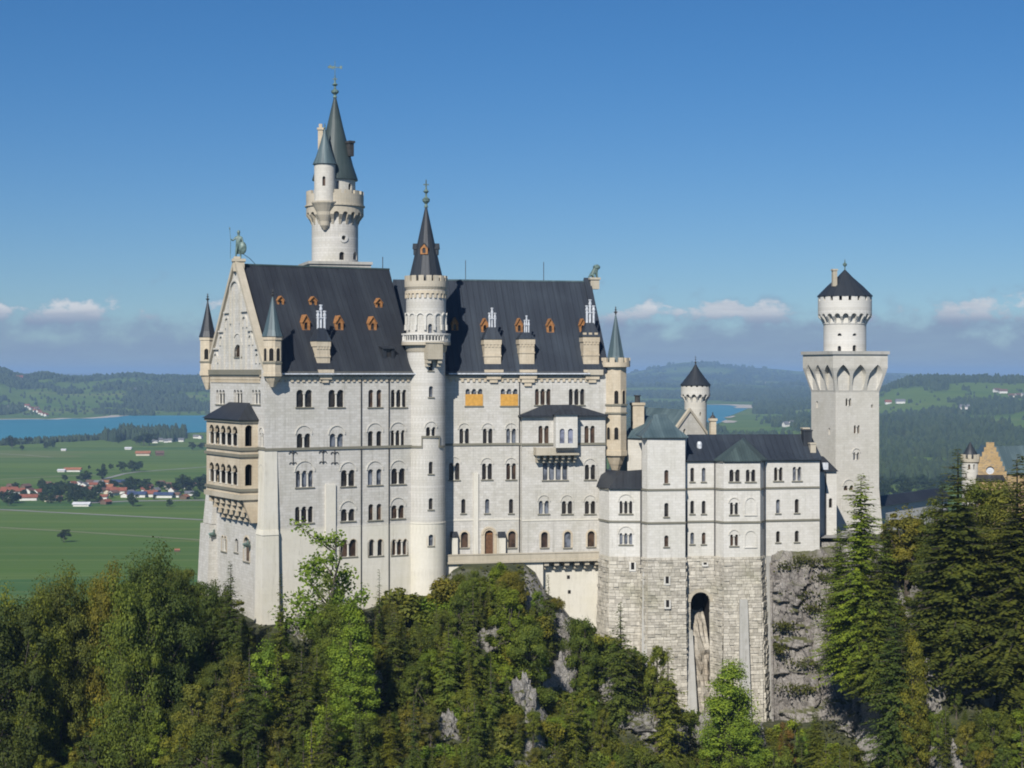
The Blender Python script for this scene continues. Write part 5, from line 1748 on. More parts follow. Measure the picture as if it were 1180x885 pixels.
gh = thing('gatehouse', 'yellow brick gatehouse with a stepped gable and green roof at the far right edge', 'building', (xat(1145, 385), 385, 130))
GB = at(1122, 560, 383)
FH = Frame(GB.x, GB.y, -7)
HL = FH.U(1160)
zg = zat(547, 386)
zga = zat(509, 386)
steps = 7
out = [(0, 122), (HL, 122)]
for k in range(steps):
    z_ = zg + (zga - zg) * k / steps
    z2 = zg + (zga - zg) * (k + 1) / steps
    u = HL - HL * .44 * k / steps
    out += [(u, z_ if k else zg), (u, z2)]
out2 = []
for k in range(steps):
    z2 = zg + (zga - zg) * (k + 1) / steps
    z_ = zg + (zga - zg) * k / steps
    u = HL * .44 * k / steps
    out2 += [(u, z_), (u, z2)]
out = out + out2[::-1]
q = MB()
u, z = FH.inv(1141, 542)
gh_h = [[(u + .9 * math.cos(a * math.pi / 8), z + .9 * math.sin(a * math.pi / 8)) for a in range(16)]] + [light_hole(FH.U(p_) - .4, FH.U(p_) + .4, zat(575, 386), zat(563, 386)) for p_ in (1130, 1141, 1152)] + [light_hole(FH.U(p_) - .5, FH.U(p_) + .5, zat(603, 386), zat(588, 386)) for p_ in (1130, 1141, 1152)]
panel(q, FH, out, gh_h, .5)
q.poly([FH.P(0, 122, 0), FH.P(0, 122, 14), FH.P(0, zg, 14), FH.P(0, zg, 0)])
q.poly([FH.P(HL, 122, 0), FH.P(HL, 122, 14), FH.P(HL, zg, 14), FH.P(HL, zg, 0)])
q.build('wall', M['brickyel'], gh)
q = MB(); q.box(FH, u - 1, u + 1, z - 1, z + 1, .4, .45); q.build('clock_face', M['zinc'], gh)
for p_ in (1130, 1141, 1152):
    q = MB(); q.box(FH, FH.U(p_) - .6, FH.U(p_) + .6, zat(604, 386), zat(562, 386), .46, .5); q.build('window', M['glass'], gh)
q = MB()
for s, d in ((0, 1), (HL, -1)):
    q.poly([FH.P(s - .3 * d, zg - .2, .4), FH.P(HL / 2, zga - 1.0, .4), FH.P(HL / 2, zga - 1.0, 14), FH.P(s - .3 * d, zg - .2, 14)])
q.build('roof', M['teal'], gh)
F3 = frame2(FH.P(HL, 0, 1.5).xy, (FH.P(HL, 0, 1.5) + Vector((14, 3, 0))).xy)
q = MB(); q.box(F3, .05, 14, 122, zat(545, 388), 0, 9); q.build('side_range', M['brickyel'], gh)
q = MB(); q.hull8([F3.P(-2.4, zat(545, 388), -.4), F3.P(14.2, zat(545, 388), -.4), F3.P(14.2, zat(545, 388), 9.4), F3.P(-2.4, zat(545, 388), 9.4)], [F3.P(-2.4, zat(514, 390), 4.3), F3.P(14.2, zat(513, 390), 4.3), F3.P(14.2, zat(513, 390), 4.7), F3.P(-2.4, zat(514, 390), 4.7)]); q.build('side_roof', M['teal'], gh)
q = MB(); q.box(FH, .5, HL - .8, zat(553, 383) - 2, zat(553, 383), -3.5, -.05); q.build('porch', M['brickyel'], gh)
q = MB(); q.hull8([FH.P(.3, zat(553, 383) + .01, -3.9), FH.P(HL - .6, zat(553, 383) + .01, -3.9), FH.P(HL - .6, zat(553, 383) + .01, -.06), FH.P(.3, zat(553, 383) + .01, -.06)], [FH.P(.6, zat(547, 383) + .01, -.5), FH.P(HL - .9, zat(547, 383) + .01, -.5), FH.P(HL - .9, zat(547, 383) + .01, -.06), FH.P(.6, zat(547, 383) + .01, -.06)]); q.build('porch_roof', M['roof'], gh)

gt = thing('gate_turret', 'little round pale turret with a dark cone left of the yellow stepped gable', 'tower', (xat(1118, 384), 384, 128))
gx, gy = xat(1118, 384), 384.0
kk = gy / FPX
q = MB(); Cg = Cyl(gx, gy, 9.5 * kk)
gtw = [(1115.5, 535, 1118, 541, dict(sill=False)), (1121.5, 535, 1123.5, 541, dict(sill=False)), (1112, 545, 1114, 551, dict(sill=False))]
hsg = windows(gt, Cg, gtw)
ring(q, Cg, 120, zat(531, gy), hsg); q.build('shaft', M['lime2'], gt, smooth=True)
q = MB(); q.crenel(gx, gy, 8.3 * kk, 11 * kk, zat(532, gy), zat(528.5, gy), zat(523.5, gy), 10, .6); q.lathe(gx, gy, [(9 * kk, zat(534, gy)), (11 * kk, zat(532, gy)), (.1, zat(531.5, gy))], 24); q.build('battlement', M['trim'], gt)
q = MB(); q.lathe(gx, gy, [(8 * kk, zat(529, gy)), (9.4 * kk, zat(526, gy)), (9.4 * kk, zat(525, gy)), (4.5 * kk, zat(517, gy)), (.1, zat(509.5, gy))], 20); q.build('cone_roof', M['slate'], gt, smooth=True)

# ------------------------------------------------------------------ bronze figures on the two ridge ends
def skin_figure(name, nodes, edges, radii, mat, root_i=0, sub=2):
    me = bpy.data.meshes.new(name)
    me.from_pydata([Vector(v) for v in nodes], edges, [])
    o = bpy.data.objects.new(name, me)
    COL.objects.link(o)
    me.materials.append(mat)
    md = o.modifiers.new('skin', 'SKIN')
    md.use_smooth_shade = True
    for i, r_ in enumerate(radii):
        d = me.skin_vertices[0].data[i]
        d.radius = (r_, r_) if not isinstance(r_, tuple) else r_
        d.use_root = (i == root_i)
    s_ = o.modifiers.new('sub', 'SUBSURF'); s_.levels = sub; s_.render_levels = sub
    return o
kz = zpk + .02
kn_s = 4.6 / 1.85     # statue scale over life size
nodes = [(0, 0, .98), (0, 0, 1.2), (0, -.01, 1.42), (0, -.01, 1.56), (0, -.03, 1.68), (0, -.03, 1.80),      # pelvis..head
         (.10, 0, .92), (.13, -.04, .5), (.14, .0, .08), (.15, -.16, .04),
         (-.10, 0, .92), (-.16, .02, .5), (-.2, .06, .08), (-.21, -.1, .04),
         (.2, 0, 1.44), (.28, -.06, 1.18), (.30, -.2, .98), (.3, -.27, .95),
         (-.2, 0, 1.44), (-.36, -.06, 1.22), (-.48, -.18, 1.30), (-.5, -.22, 1.36)]
edges = [(0, 1), (1, 2), (2, 3), (3, 4), (4, 5), (0, 6), (6, 7), (7, 8), (8, 9), (0, 10), (10, 11), (11, 12), (12, 13), (2, 14), (14, 15), (15, 16), (16, 17), (2, 18), (18, 19), (19, 20), (20, 21)]
rad = [.17, .15, .18, .07, .10, .085, .11, .075, .05, .04, .11, .075, .05, .04, .075, .055, .045, .04, .075, .055, .045, .04]
kngt = thing('knight_statue', 'green bronze standing man with raised spear and round shield on the left ridge end', 'statue', (pk.x, pk.y, zpk))
o = skin_figure('figure', [Vector(n_) * kn_s for n_ in nodes], edges, [r_ * kn_s for r_ in rad], M['bronze'])
o.parent = kngt
q = MB(); q.tube([(-.52 * kn_s, -.22 * kn_s, .02), (-.50 * kn_s, -.2 * kn_s, 1.2 * kn_s), (-.56 * kn_s, -.2 * kn_s, 1.98 * kn_s)], [.05, .05, .04], 6)
q.tube([(-.56 * kn_s, -.2 * kn_s, 1.95 * kn_s), (-.565 * kn_s, -.2 * kn_s, 2.02 * kn_s), (-.575 * kn_s, -.2 * kn_s, 2.16 * kn_s)], [.04, .13, .01], 6)
q.build('spear', M['bronze'], kngt, local=True)
q = MB()
rgs = []
for r_, y_ in ((.02, -.40), (.16, -.37), (.27, -.31), (.28, -.29)):
    rgs.append([Vector(((.30 + r_ * math.cos(a * math.pi / 8)) * kn_s, y_ * kn_s, (.72 + 1.55 * r_ * math.sin(a * math.pi / 8)) * kn_s)) for a in range(16)])
for a, b in zip(rgs, rgs[1:]):
    for k in range(16): q.poly([a[k], a[(k + 1) % 16], b[(k + 1) % 16], b[k]])
q.poly(rgs[-1])
q.build('shield', M['bronze'], kngt, smooth=True, local=True)
q = MB(); q.lathe(0, -.03 * kn_s, [(.11 * kn_s, 1.74 * kn_s), (.115 * kn_s, 1.80 * kn_s), (.08 * kn_s, 1.89 * kn_s), (.02 * kn_s, 1.94 * kn_s)], 12); q.build('helmet', M['bronze'], kngt, smooth=True, local=True)
q = MB(); q.hull8([Vector((-.22 * kn_s, .12 * kn_s, .35 * kn_s)), Vector((.22 * kn_s, .12 * kn_s, .35 * kn_s)), Vector((.26 * kn_s, .3 * kn_s, .35 * kn_s)), Vector((-.26 * kn_s, .3 * kn_s, .35 * kn_s))],
                  [Vector((-.2 * kn_s, .08 * kn_s, 1.46 * kn_s)), Vector((.2 * kn_s, .08 * kn_s, 1.46 * kn_s)), Vector((.18 * kn_s, .16 * kn_s, 1.46 * kn_s)), Vector((-.18 * kn_s, .16 * kn_s, 1.46 * kn_s))]); q.build('cloak', M['bronze'], kngt, local=True)
q = MB(); q.tube([(.2, .6, 1.2), (1.6, 1.8, .2), (3.4, 3.2, -1.8)], [.05, .05, .05], 5); q.build('stay_bar', M['iron'], kngt, local=True)
lion = thing('lion_statue', 'green bronze seated lion on the right ridge end of the dark roof', 'statue', (pl_.x, pl_.y, zpl))
nl = [(-.55, 0, .45), (-.15, 0, .75), (.28, 0, 1.25), (.45, 0, 1.65), (.62, 0, 1.85), (.88, 0, 1.78),
      (-.35, -.3, .5), (-.05, -.36, .25), (-.25, -.36, .08), (.05, -.38, .06),
      (-.35, .3, .5), (-.05, .36, .25), (-.25, .36, .08), (.05, .38, .06),
      (.38, -.24, 1.05), (.45, -.25, .55), (.45, -.25, .12), (.65, -.25, .06),
      (.38, .24, 1.05), (.45, .25, .55), (.45, .25, .12), (.65, .25, .06),
      (-.85, .05, .15), (-.9, .3, .1)]
el = [(0, 1), (1, 2), (2, 3), (3, 4), (4, 5), (0, 6), (6, 7), (7, 8), (8, 9), (0, 10), (10, 11), (11, 12), (12, 13), (2, 14), (14, 15), (15, 16), (16, 17), (2, 18), (18, 19), (19, 20), (20, 21), (0, 22), (22, 23)]
rl_ = [.4, .42, .46, .46, .32, .17, .24, .2, .13, .12, .24, .2, .13, .12, .18, .15, .13, .13, .18, .15, .13, .13, .09, .07]
o = skin_figure('figure', nl, el, rl_, M['bronze'])
o.parent = lion
lion.rotation_euler = (0, 0, R(TH_E)); lion.scale = (1.12, 1.12, 1.12)
q = MB(); q.lathe(.42, 0, [(.3, 1.35), (.58, 1.5), (.6, 1.8), (.38, 2.05), (.1, 2.12)], 10); q.build('mane', M['bronze'], lion, smooth=True, local=True)
for s in (-1, 1):
    q = MB(); q.tube([(.55, s * .2, 2.0), (.52, s * .26, 2.18)], [.09, .03], 6); q.build('ear', M['bronze'], lion, local=True)
# ------------------------------------------------------------------ TERRAIN
def lerp_table(tab, x):
    if x <= tab[0][0]: return tab[0][1:]
    for a, b in zip(tab, tab[1:]):
        if x <= b[0]:
            t = (x - a[0]) / (b[0] - a[0])
            t = t * t * (3 - 2 * t)
            return tuple(p + (q - p) * t for p, q in zip(a[1:], b[1:]))
    return tab[-1][1:]
FOOT = [(-190, 285, 112, .45), (-84, 282, 121, .45), (-63, 288, 127, .5), (-52, 291, 131, .52), (-40, 273, 129.5, .5), (-27, 281, 130.5, .5), (-14.6, 288.2, 132.5, .55),
        (-8, 290.5, 137.4, .62), (2.5, 291.5, 137.2, .66), (7, 294, 131, .66), (11, 295, 127, .6), (19, 289, 122, .55), (27, 288, 113, .42), (40, 287, 111, .42), (46, 288, 111, .42), (56, 288, 112, .42), (60, 294, 124, .5), (64, 300, 140, .48), (80, 302, 139, .45), (110, 302, 136, .45), (190, 300, 128, .45)]
def nz(x, y, s, o=0.0):
    return noise.fractal(Vector((x / s + o, y / s - o, o * .7)), 1.0, 2.0, 4)
def hill_h(x, y):
    Yf, zf, sl = lerp_table(FOOT, x)
    s = Yf - y
    n = nz(x, y, 22, 3.3) * 2.4 + nz(x, y, 7, 9.1) * .8
    if s > 0:
        k = min(1, s / 8)
        return zf - sl * s + n * k - (0.12 * max(0, s - 55))
    b = -s
    if -50 < x < 62:
        z = zf
        if y > 306: z = zf + (max(zf, 138) - zf) * min(1, (y - 306) / 4)
        if 44 < x and y > 298: z = zf + (140.6 - zf) * min(1, (y - 298) / 1.5)
        ext = 42
    elif x >= 62:
        z, ext = zf, 95
    else:
        z, ext = zf, 6
    if b > ext: z -= (b - ext) * .55
    return z
def mk_ground_mat():
    m, t, b = new_mat('rocky_forest_floor')
    geo = t.n('ShaderNodeNewGeometry')
    pos = geo.outputs['Position']
    sep = t.n('ShaderNodeSeparateXYZ'); t.l(geo.outputs['True Normal'], sep.inputs[0])
    n1 = t.noise(pos, .09, 5, .6); n2 = t.noise(pos, .9, 6, .65); n3 = t.noise(pos, 3.0, 4, .6)
    g = t.mix(t.mapr(n2, .3, .7), (.022, .03, .010), (.062, .066, .022))
    g = t.mix(t.math('MULTIPLY', t.mapr(n1, .5, .75), .6), g, (.095, .075, .035))
    rk = t.mix(t.mapr(n3, .3, .7), (.14, .13, .115), (.30, .285, .255))
    f = t.math('ADD', t.mapr(sep.outputs[2], .82, .62), t.mapr(n1, .60, .68), clamp=True)
    c = t.mix(f, g, rk)
    t.l(c, b.inputs['Base Color']); b.inputs['Roughness'].default_value = .95
    bp = t.n('ShaderNodeBump'); bp.inputs['Strength'].default_value = .9; bp.inputs['Distance'].default_value = .6
    t.l(n2, bp.inputs['Height']); t.l(bp.outputs[0], b.inputs['Normal'])
    return m
M['floor'] = mk_ground_mat()
def mk_rock(name, c1, c2, c3, sc=1.0):
    m, t, b = new_mat(name)
    geo = t.n('ShaderNodeNewGeometry'); pos = geo.outputs['Position']
    n1 = t.noise(t.scaled(pos, (1, 1, .28)), .35 * sc, 7, .65, 1.2); n2 = t.noise(pos, 1.6 * sc, 6, .7); n3 = t.noise(pos, .16 * sc, 4, .6)
    c = t.mix(t.mapr(n1, .36, .64), (*c1, 1), (*c2, 1))
    c = t.mix(t.mapr(n2, .52, .72), c, (*c3, 1))
    wp_ = t.n('ShaderNodeVectorMath', operation='ADD'); t.l(t.scaled(pos, (.55 * sc, .55 * sc, .30 * sc)), wp_.inputs[0])
    nzc = t.n('ShaderNodeTexNoise'); t.l(pos, nzc.inputs['Vector']); nzc.inputs['Scale'].default_value = .5; t.l(nzc.outputs['Color'], wp_.inputs[1])
    vc = t.n('ShaderNodeTexVoronoi', feature='DISTANCE_TO_EDGE'); t.l(wp_.outputs[0], vc.inputs['Vector']); vc.inputs['Scale'].default_value = 1.0
    crack = t.mapr(vc.outputs['Distance'], .06, .0)
    c = t.mix(t.math('MULTIPLY', crack, .6), c, (c2[0] * .35, c2[1] * .35, c2[2] * .35, 1))
    sep = t.n('ShaderNodeSeparateXYZ'); t.l(geo.outputs['Normal'], sep.inputs[0])
    c = t.mix(t.math('MULTIPLY', t.mapr(sep.outputs[2], .35, .7), t.mapr(n3, .35, .55)), c, (.085, .088, .028, 1))
    t.l(c, b.inputs['Base Color']); b.inputs['Roughness'].default_value = .95
    bp = t.n('ShaderNodeBump'); bp.inputs['Strength'].default_value = 1.0; bp.inputs['Distance'].default_value = .5
    t.l(t.math('ADD', n1, n2), bp.inputs['Height']); t.l(bp.outputs[0], b.inputs['Normal'])
    return m
M['rock'] = mk_rock('grey_cliff_rock', (.29, .265, .235), (.17, .15, .133), (.38, .36, .33), .8)
M['rockpale'] = mk_rock('pale_limestone_rock', (.33, .31, .28), (.20, .185, .165), (.42, .40, .36), 1.6)

def grid_mesh(name, xs, ys, hf_, mat):
    V_, F2 = [], []
    nx, ny = len(xs), len(ys)
    for y in ys:
        for x in xs:
            V_.append((x, y, hf_(x, y)))
    for j in range(ny - 1):
        for i in range(nx - 1):
            a = j * nx + i
            F2.append((a, a + 1, a + nx + 1, a + nx))
    me = bpy.data.meshes.new(name)
    me.from_pydata(V_, [], F2)
    me.materials.append(mat)
    for p in me.polygons: p.use_smooth = True
    o = bpy.data.objects.new(name, me); COL.objects.link(o)
    return o
hill = grid_mesh('castle_hill', [-190 + 2.0 * i for i in range(191)], [60 + 2.0 * i for i in range(240)], hill_h, M['floor'])
hill['kind'] = 'structure'

def sm(a, b, x):
    t = max(0.0, min(1.0, (x - a) / (b - a)))
    return t * t * (3 - 2 * t)
# grey cliff under the right end of the wing
def cliff():
    me = bpy.data.meshes.new('cliff')
    V_, F2 = [], []
    nu, nv = 84, 110
    for j in range(nv + 1):
        for i in range(nu + 1):
            t, s = i / nu, j / nv
            x = xat(886, 296) + t * (xat(984, 296) - xat(886, 296))
            zt_ = 140.0 + nz(x, 0, 3, 1.7) * .5 - max(0, t - .62) * 4
            z = zt_ - s * (zt_ - 100)
            yb = 296.6 + t * 2.2
            lean = (zt_ - z) * (.10 + .22 * t)
            wx, wz = x + nz(x, z, 3, 5.5) * 1.3, z + nz(x, z, 3, 15.5) * 1.6
            dsp = nz(x, z * .45, 7.5, 2.2) * 1.4 + .5 * noise.cell(Vector((wx / 1.9, wz / 7.0, .5))) + .16 * noise.cell(Vector((wx / .8 + 9, wz / 3.0, 3.5))) + nz(x, z, .8, 4.4) * .12 - 1.0 * sm(.12, .3, nz(x * .35, z * 1.1, 3.6, 12.1))
            edge = min(1, s * 12)
            y = yb - lean - 1.2 * edge + dsp * edge * (1.0 if t > .03 else .2) + max(0, t - .75) * 8 * (1 - s)
            V_.append((x, y, z))
    n = nu + 1
    # turf-covered shelf on top, running back under the wing
    base = len(V_)
    for i in range(n):
        v = V_[i]; V_.append((v[0], v[1] + 9, v[2] + .3))
    for j in range(nv):
        for i in range(nu):
            a = j * n + i
            F2.append((a, a + n, a + n + 1, a + 1))
    for i in range(nu):
        F2.append((i, i + 1, base + i + 1, base + i))
    me.from_pydata(V_, [], F2)
    me.materials.append(M['rock'])
    o = bpy.data.objects.new('cliff', me); COL.objects.link(o)
    o['kind'] = 'structure'
cliff()
def outcrop(px, py, Y, w, h, seed, flat=.5):
    """a ragged knob of pale limestone sticking out of the slope"""
    rg = random.Random(seed)
    bm = bmesh.new()
    bmesh.ops.create_icosphere(bm, subdivisions=4, radius=1.0)
    c = at(px, py, Y)
    for v in bm.verts:
        n_ = v.co.normalized()
        k = 1 + .22 * noise.cell(n_ * 2.6 + Vector((seed, 1, 0))) + .45 * noise.noise(n_ * 1.7 + Vector((seed, 0, 0))) + .28 * noise.noise(n_ * 4.5 + Vector((0, seed, 0))) + .12 * noise.noise(n_ * 11)
        v.co = Vector((n_.x * w * k, n_.y * w * .8 * k, n_.z * h * k))
    me = bpy.data.meshes.new('rock_outcrop')
    bm.to_mesh(me); bm.free()
    me.materials.append(M['rockpale'])
    o = bpy.data.objects.new('rock_outcrop', me); COL.objects.link(o)
    o.location = (c.x, c.y, c.z)
    o['kind'] = 'structure'
OUT = []
def ground_pt(px, py):
    """where the line of sight meets the hill"""
    Y = 150.0
    while Y < 330:
        p = at(px, py, Y)
        if p.z < hill_h(p.x, p.y): return Y
        Y += .5
    return None

# far ground: one sheet from under the hill to the horizon
def far_h(x, y):
    if y < 1500: return 0.0
    px = CX + FPX * x / y
    h = 0.0
    # hills beyond the lake on the left
    L_ = sm(420, 250, px)
    if L_ > 0 and y > 6500:
        up = sm(6600, 9300, y)
        dn = 1 - .55 * sm(9600, 14000, y)
        n = nz(x, y, 1300, 1.3) * .5 + nz(x, y, 380, 4.1) * .35
        crest = 116 + 56 * math.exp(-((px + 2) / 22) ** 2) + 26 * math.exp(-((px - 52) / 17) ** 2) + 12 * math.exp(-((px - 150) / 30) ** 2)
        h += L_ * up * dn * (crest + 46 * n)
    # rolling country on the right
    Rr = sm(860, 960, px)
    if Rr > 0 and y > 3000:
        n = nz(x, y, 900, 6.3) * .5 + nz(x, y, 300, 2.2) * .2
        up = sm(3200, 4600, y)
        h += Rr * up * max(0, 14 + 40 * n) 
        h += Rr * (sm(960, 1060, px)) * 112 * math.exp(-((y - 7600) / 1500) ** 2) * (1 + .12 * n)
    M2 = sm(640, 730, px) * (y > 9000)
    if M2:
        up = sm(9200, 12000, y)
        h += M2 * up * (25 + 40 * max(0, nz(x, y, 1800, 5.5)))
        h += M2 * 205 * math.exp(-((px - 800) / 92) ** 2) * math.exp(-((y - 20000) / 4200) ** 2)
        h += M2 * 95 * math.exp(-((px - 960) / 120) ** 2) * math.exp(-((y - 22000) / 5000) ** 2)
    if y > 15000:
        h += sm(15000, 30000, y) * (34 + 34 * nz(x, y, 5200, 8.8))
    return h
def mk_field_mat():
    m, t, b = new_mat('meadows_and_fields')
    pos = t.n('ShaderNodeNewGeometry').outputs['Position']
    at_ = t.n('ShaderNodeAttribute'); at_.attribute_name = 'patch'
    warp = t.noise(t.scaled(pos, (.0012, .0012, 0)), 1.0, 2, .5)
    v = t.n('ShaderNodeTexVoronoi'); v.inputs['Scale'].default_value = 1.0
    sc = t.scaled(pos, (.0014, .0068, 0), (.3, .1, 0))
    sc.node.inputs['Rotation'].default_value = (0, 0, R(-7))
    t.l(sc, v.inputs['Vector'])
    sp = t.n('ShaderNodeSeparateColor'); t.l(v.outputs['Color'], sp.inputs[0])
    c = t.mix(sp.outputs[0], (.060, .118, .012), (.098, .160, .020))
    c = t.mix(t.mapr(sp.outputs[1], .80, .95), c, (.130, .155, .042))
    c = t.mix(t.mapr(sp.outputs[2], .86, .97), c, (.045, .110, .022))
    n1 = t.noise(t.scaled(pos, (.004, .02, 0)), 1.0, 5, .6)
    n2 = t.noise(pos, .0007, 4, .6)
    c = t.mix(t.math('MULTIPLY', t.mapr(n1, .35, .7), .35), c, (.070, .112, .020))
    c = t.mix(t.math('MULTIPLY', t.mapr(n2, .5, .7), .4), c, (.120, .160, .046))
    st_ = t.noise(t.scaled(pos, (.0006, .035, 0), (1, 2, 0)), 1.0, 3, .6)
    c = t.mix(t.math('MULTIPLY', t.mapr(st_, .45, .65), .5), c, (.145, .185, .045))
    spc = t.n('ShaderNodeSeparateColor'); t.l(at_.outputs['Color'], spc.inputs[0])
    c = t.mix(spc.outputs[0], c, (.022, .040, .016))
    c = t.mix(spc.outputs[1], c, (.21, .155, .075))
    t.l(c, b.inputs['Base Color']); b.inputs['Roughness'].default_value = .95
    b.inputs['Specular IOR Level'].default_value = .15
    return m
M['field'] = mk_field_mat()
# clearings and brown meadows, given on the plan through their bearings and distances
def img(x, y, z):
    return CX + FPX * x / y, HZ + FPX * (EYE - z) / y
def wooded(x, y, z):
    if y < 2600: return 0
    px, py = img(x, y, z)
    if px < 420:
        if y < 6650: return 0
        n = nz(x, y, 520, 2.6) + .45 * nz(x, y, 210, 8.2)
        base = -.10
        if 9000 < y: base = .35
        if y < 7000: base = .08
        base -= .5 * math.exp(-((px - 92) / 26) ** 2 - ((py - 471) / 5) ** 2)
        base -= .25 * math.exp(-((px - 85) / 70) ** 2 - ((py - 456) / 5) ** 2)
        return 1 if n + base > 0.02 else 0
    # right
    n = nz(x, y, 620, 3.6) + .4 * nz(x, y, 230, 1.2)
    base = .15
    if y < 3300: base = .12
    def blob(cx_, cy_, wx, wy, a):
        return a * math.exp(-((px - cx_) / wx) ** 2 - ((py - cy_) / wy) ** 2)
    base -= blob(1110, 450, 95, 8, .66) + blob(1085, 468.5, 30, 2.5, .8) + blob(1035, 503, 26, 4.5, .8) + blob(1172, 491, 20, 7, .9) + blob(1100, 507, 70, 3.2, .85) + blob(1070, 532, 30, 4, .6)
    base -= blob(850, 492, 60, 9, 1.0) + blob(905, 500, 50, 8, .8) + blob(925, 473, 26, 3, .7)
    base += blob(1110, 440.5, 80, 1.6, .7) + blob(1090, 485, 80, 10, .35) + blob(905, 487, 22, 3, .5)
    if 800 < px < 868 and 462 < py < 492: base -= 1
    return 1 if n + base > .05 else 0
def far_ground():
    V_, F2, A_ = [], [], []
    azs = []
    a = -62.0
    while a <= 62.0:
        azs.append(a)
        a += 4.0 if abs(a) > 24 else (1.0 if abs(a) > 17.5 else .2)
    rs = [0.0, 60, 150, 300, 600, 1000, 1500]
    r = 1500.0
    while r < 62000:
        r *= 1.022 if 2500 < r < 12000 else 1.045
        rs.append(r)
    na = len(azs)
    for r_ in rs:
        for az in azs:
            x, y = r_ * math.sin(R(az)), r_ * math.cos(R(az))
            z = far_h(x, y) if abs(az) < 40 else 0.0
            V_.append((x, y - 20, z))
            px, py = img(x, max(y, 1), z)
            br = 0.0
            if px > 900 and y > 2000:
                br = math.exp(-((px - 1100) / 75) ** 4 - ((py - 506.5) / 4.0) ** 2)
            A_.append((1.0 if (abs(az) < 22 and wooded(x, y, z)) else 0.0, min(1, br), 0, 1))
    for j in range(len(rs) - 1):
        for i in range(na - 1):
            q_ = j * na + i
            F2.append((q_, q_ + 1, q_ + na + 1, q_ + na))
    me = bpy.data.meshes.new('ground')
    me.from_pydata(V_, [], F2)
    ca = me.color_attributes.new('patch', 'FLOAT_COLOR', 'POINT')
    ca.data.foreach_set('color', [c for q_ in A_ for c in q_])
    me.materials.append(M['field'])
    for p in me.polygons: p.use_smooth = True
    o = bpy.data.objects.new('ground', me); COL.objects.link(o)
    o['kind'] = 'structure'
far_ground()
def plainpt(px, py, z=0.0):
    Y = (EYE - z) * FPX / (py - HZ)
    return Vector(((px - CX) / FPX * Y, Y, z))
def sheet(name, pts, mat, z):
    q = MB(); q.poly([(p[0], p[1], z) for p in pts])
    o = q.build(name, mat); o['kind'] = 'structure'
    return o
def ribbon(name, pts, width, mat, z):
    q = MB()
    pts = [Vector((p[0], p[1], 0)) for p in pts]
    L_, R_ = [], []
    for i, p in enumerate(pts):
        t = (pts[min(i + 1, len(pts) - 1)] - pts[max(i - 1, 0)]).normalized()
        n = Vector((-t.y, t.x, 0))
        L_.append(p + n * width / 2); R_.append(p - n * width / 2)
    for i in range(len(pts) - 1):
        q.poly([(*R_[i].xy, z), (*R_[i + 1].xy, z), (*L_[i + 1].xy, z), (*L_[i].xy, z)])
    o = q.build(name, mat); o['kind'] = 'structure'
    return o
def mk_water():
    m, t, b = new_mat('turquoise_lake_water')
    pos = t.n('ShaderNodeNewGeometry').outputs['Position']
    n = t.noise(t.scaled(pos, (.001, .004, 0)), 1.0, 4, .6)
    c = t.mix(t.mapr(n, .35, .7), (.016, .165, .215), (.024, .195, .245))
    t.l(c, b.inputs['Base Color']); b.inputs['Roughness'].default_value = .35
    b.inputs['Specular IOR Level'].default_value = .18
    n2 = t.noise(t.scaled(pos, (.05, .12, 0)), 1.0, 3, .6)
    bp = t.n('ShaderNodeBump'); bp.inputs['Strength'].default_value = .5; bp.inputs['Distance'].default_value = .8
    t.l(n2, bp.inputs['Height']); t.l(bp.outputs[0], b.inputs['Normal'])
    return m
M['water'] = mk_water()
M['shore'] = plain('pale_gravel_shore', (.42, .38, .31), .95, .15, .01)
M['asphalt'] = plain('pale_road', (.26, .25, .23), .9, .1, .01)
M['track'] = plain('farm_track', (.20, .20, .11), .9, .15, .01)
lake_px = [(-130, 514), (-40, 513), (0, 510.5), (25, 509), (60, 507), (95, 505), (120, 502), (150, 499), (185, 497.5), (215, 499), (245, 498), (330, 500), (500, 500), (700, 497), (790, 492), (817, 491), (826, 488.5), (834, 486), (838, 483.5), (834, 481.5), (845, 478), (856, 473.5), (862, 470.5), (865, 468.5), (855, 467), (835, 466.3), (810, 466.3), (760, 467), (700, 470), (600, 474), (450, 476), (330, 476.5), (236, 476.7), (200, 477.5), (165, 478), (140, 479), (122, 481.3), (100, 482.7), (78, 482.5), (60, 483.7), (40, 483.3), (0, 483.8), (-60, 484.5), (-130, 485)]
sheet('lake', [plainpt(*p) for p in lake_px], M['water'], 0.6)
ribbon('shore', [plainpt(px, py - .35) for px, py in lake_px[30:]], 70, M['shore'], 0.9)
ribbon('shore', [plainpt(px, py) for px, py in lake_px[22:28]], 130, M['shore'], 1.2)
sheet('shore', [plainpt(*p) for p in ((833, 481.6), (845, 479.3), (848, 480), (842, 481.6))], M['shore'], 1.0)
sheet('shore', [plainpt(*p) for p in ((831, 486.3), (836, 484.3), (850, 485.5), (846, 487.2), (836, 487.6))], M['shore'], 1.1)
ribbon('road', [plainpt(*p) for p in ((-90, 582), (0, 587.3), (60, 590.5), (120, 593.5), (180, 596.5), (240, 599.5), (400, 607))], 9, M['asphalt'], .3)
ribbon('path', [plainpt(*p) for p in ((-90, 604), (0, 608), (80, 612.5), (140, 616.5), (225, 622), (400, 632))], 6, M['track'], .3)
ribbon('road', [plainpt(*p) for p in ((85, 580.5), (120, 579), (150, 577.5), (240, 576.5), (400, 575))], 14, M['asphalt'], .34)
ribbon('path', [plainpt(*p) for p in ((118, 552.5), (132, 549), (143, 546), (158, 544), (185, 542), (240, 538), (400, 531))], 9, M['asphalt'], .3)
ribbon('path', [plainpt(*p) for p in ((-60, 555), (0, 552.5), (60, 549.5), (110, 547))], 10, M['track'], .32)
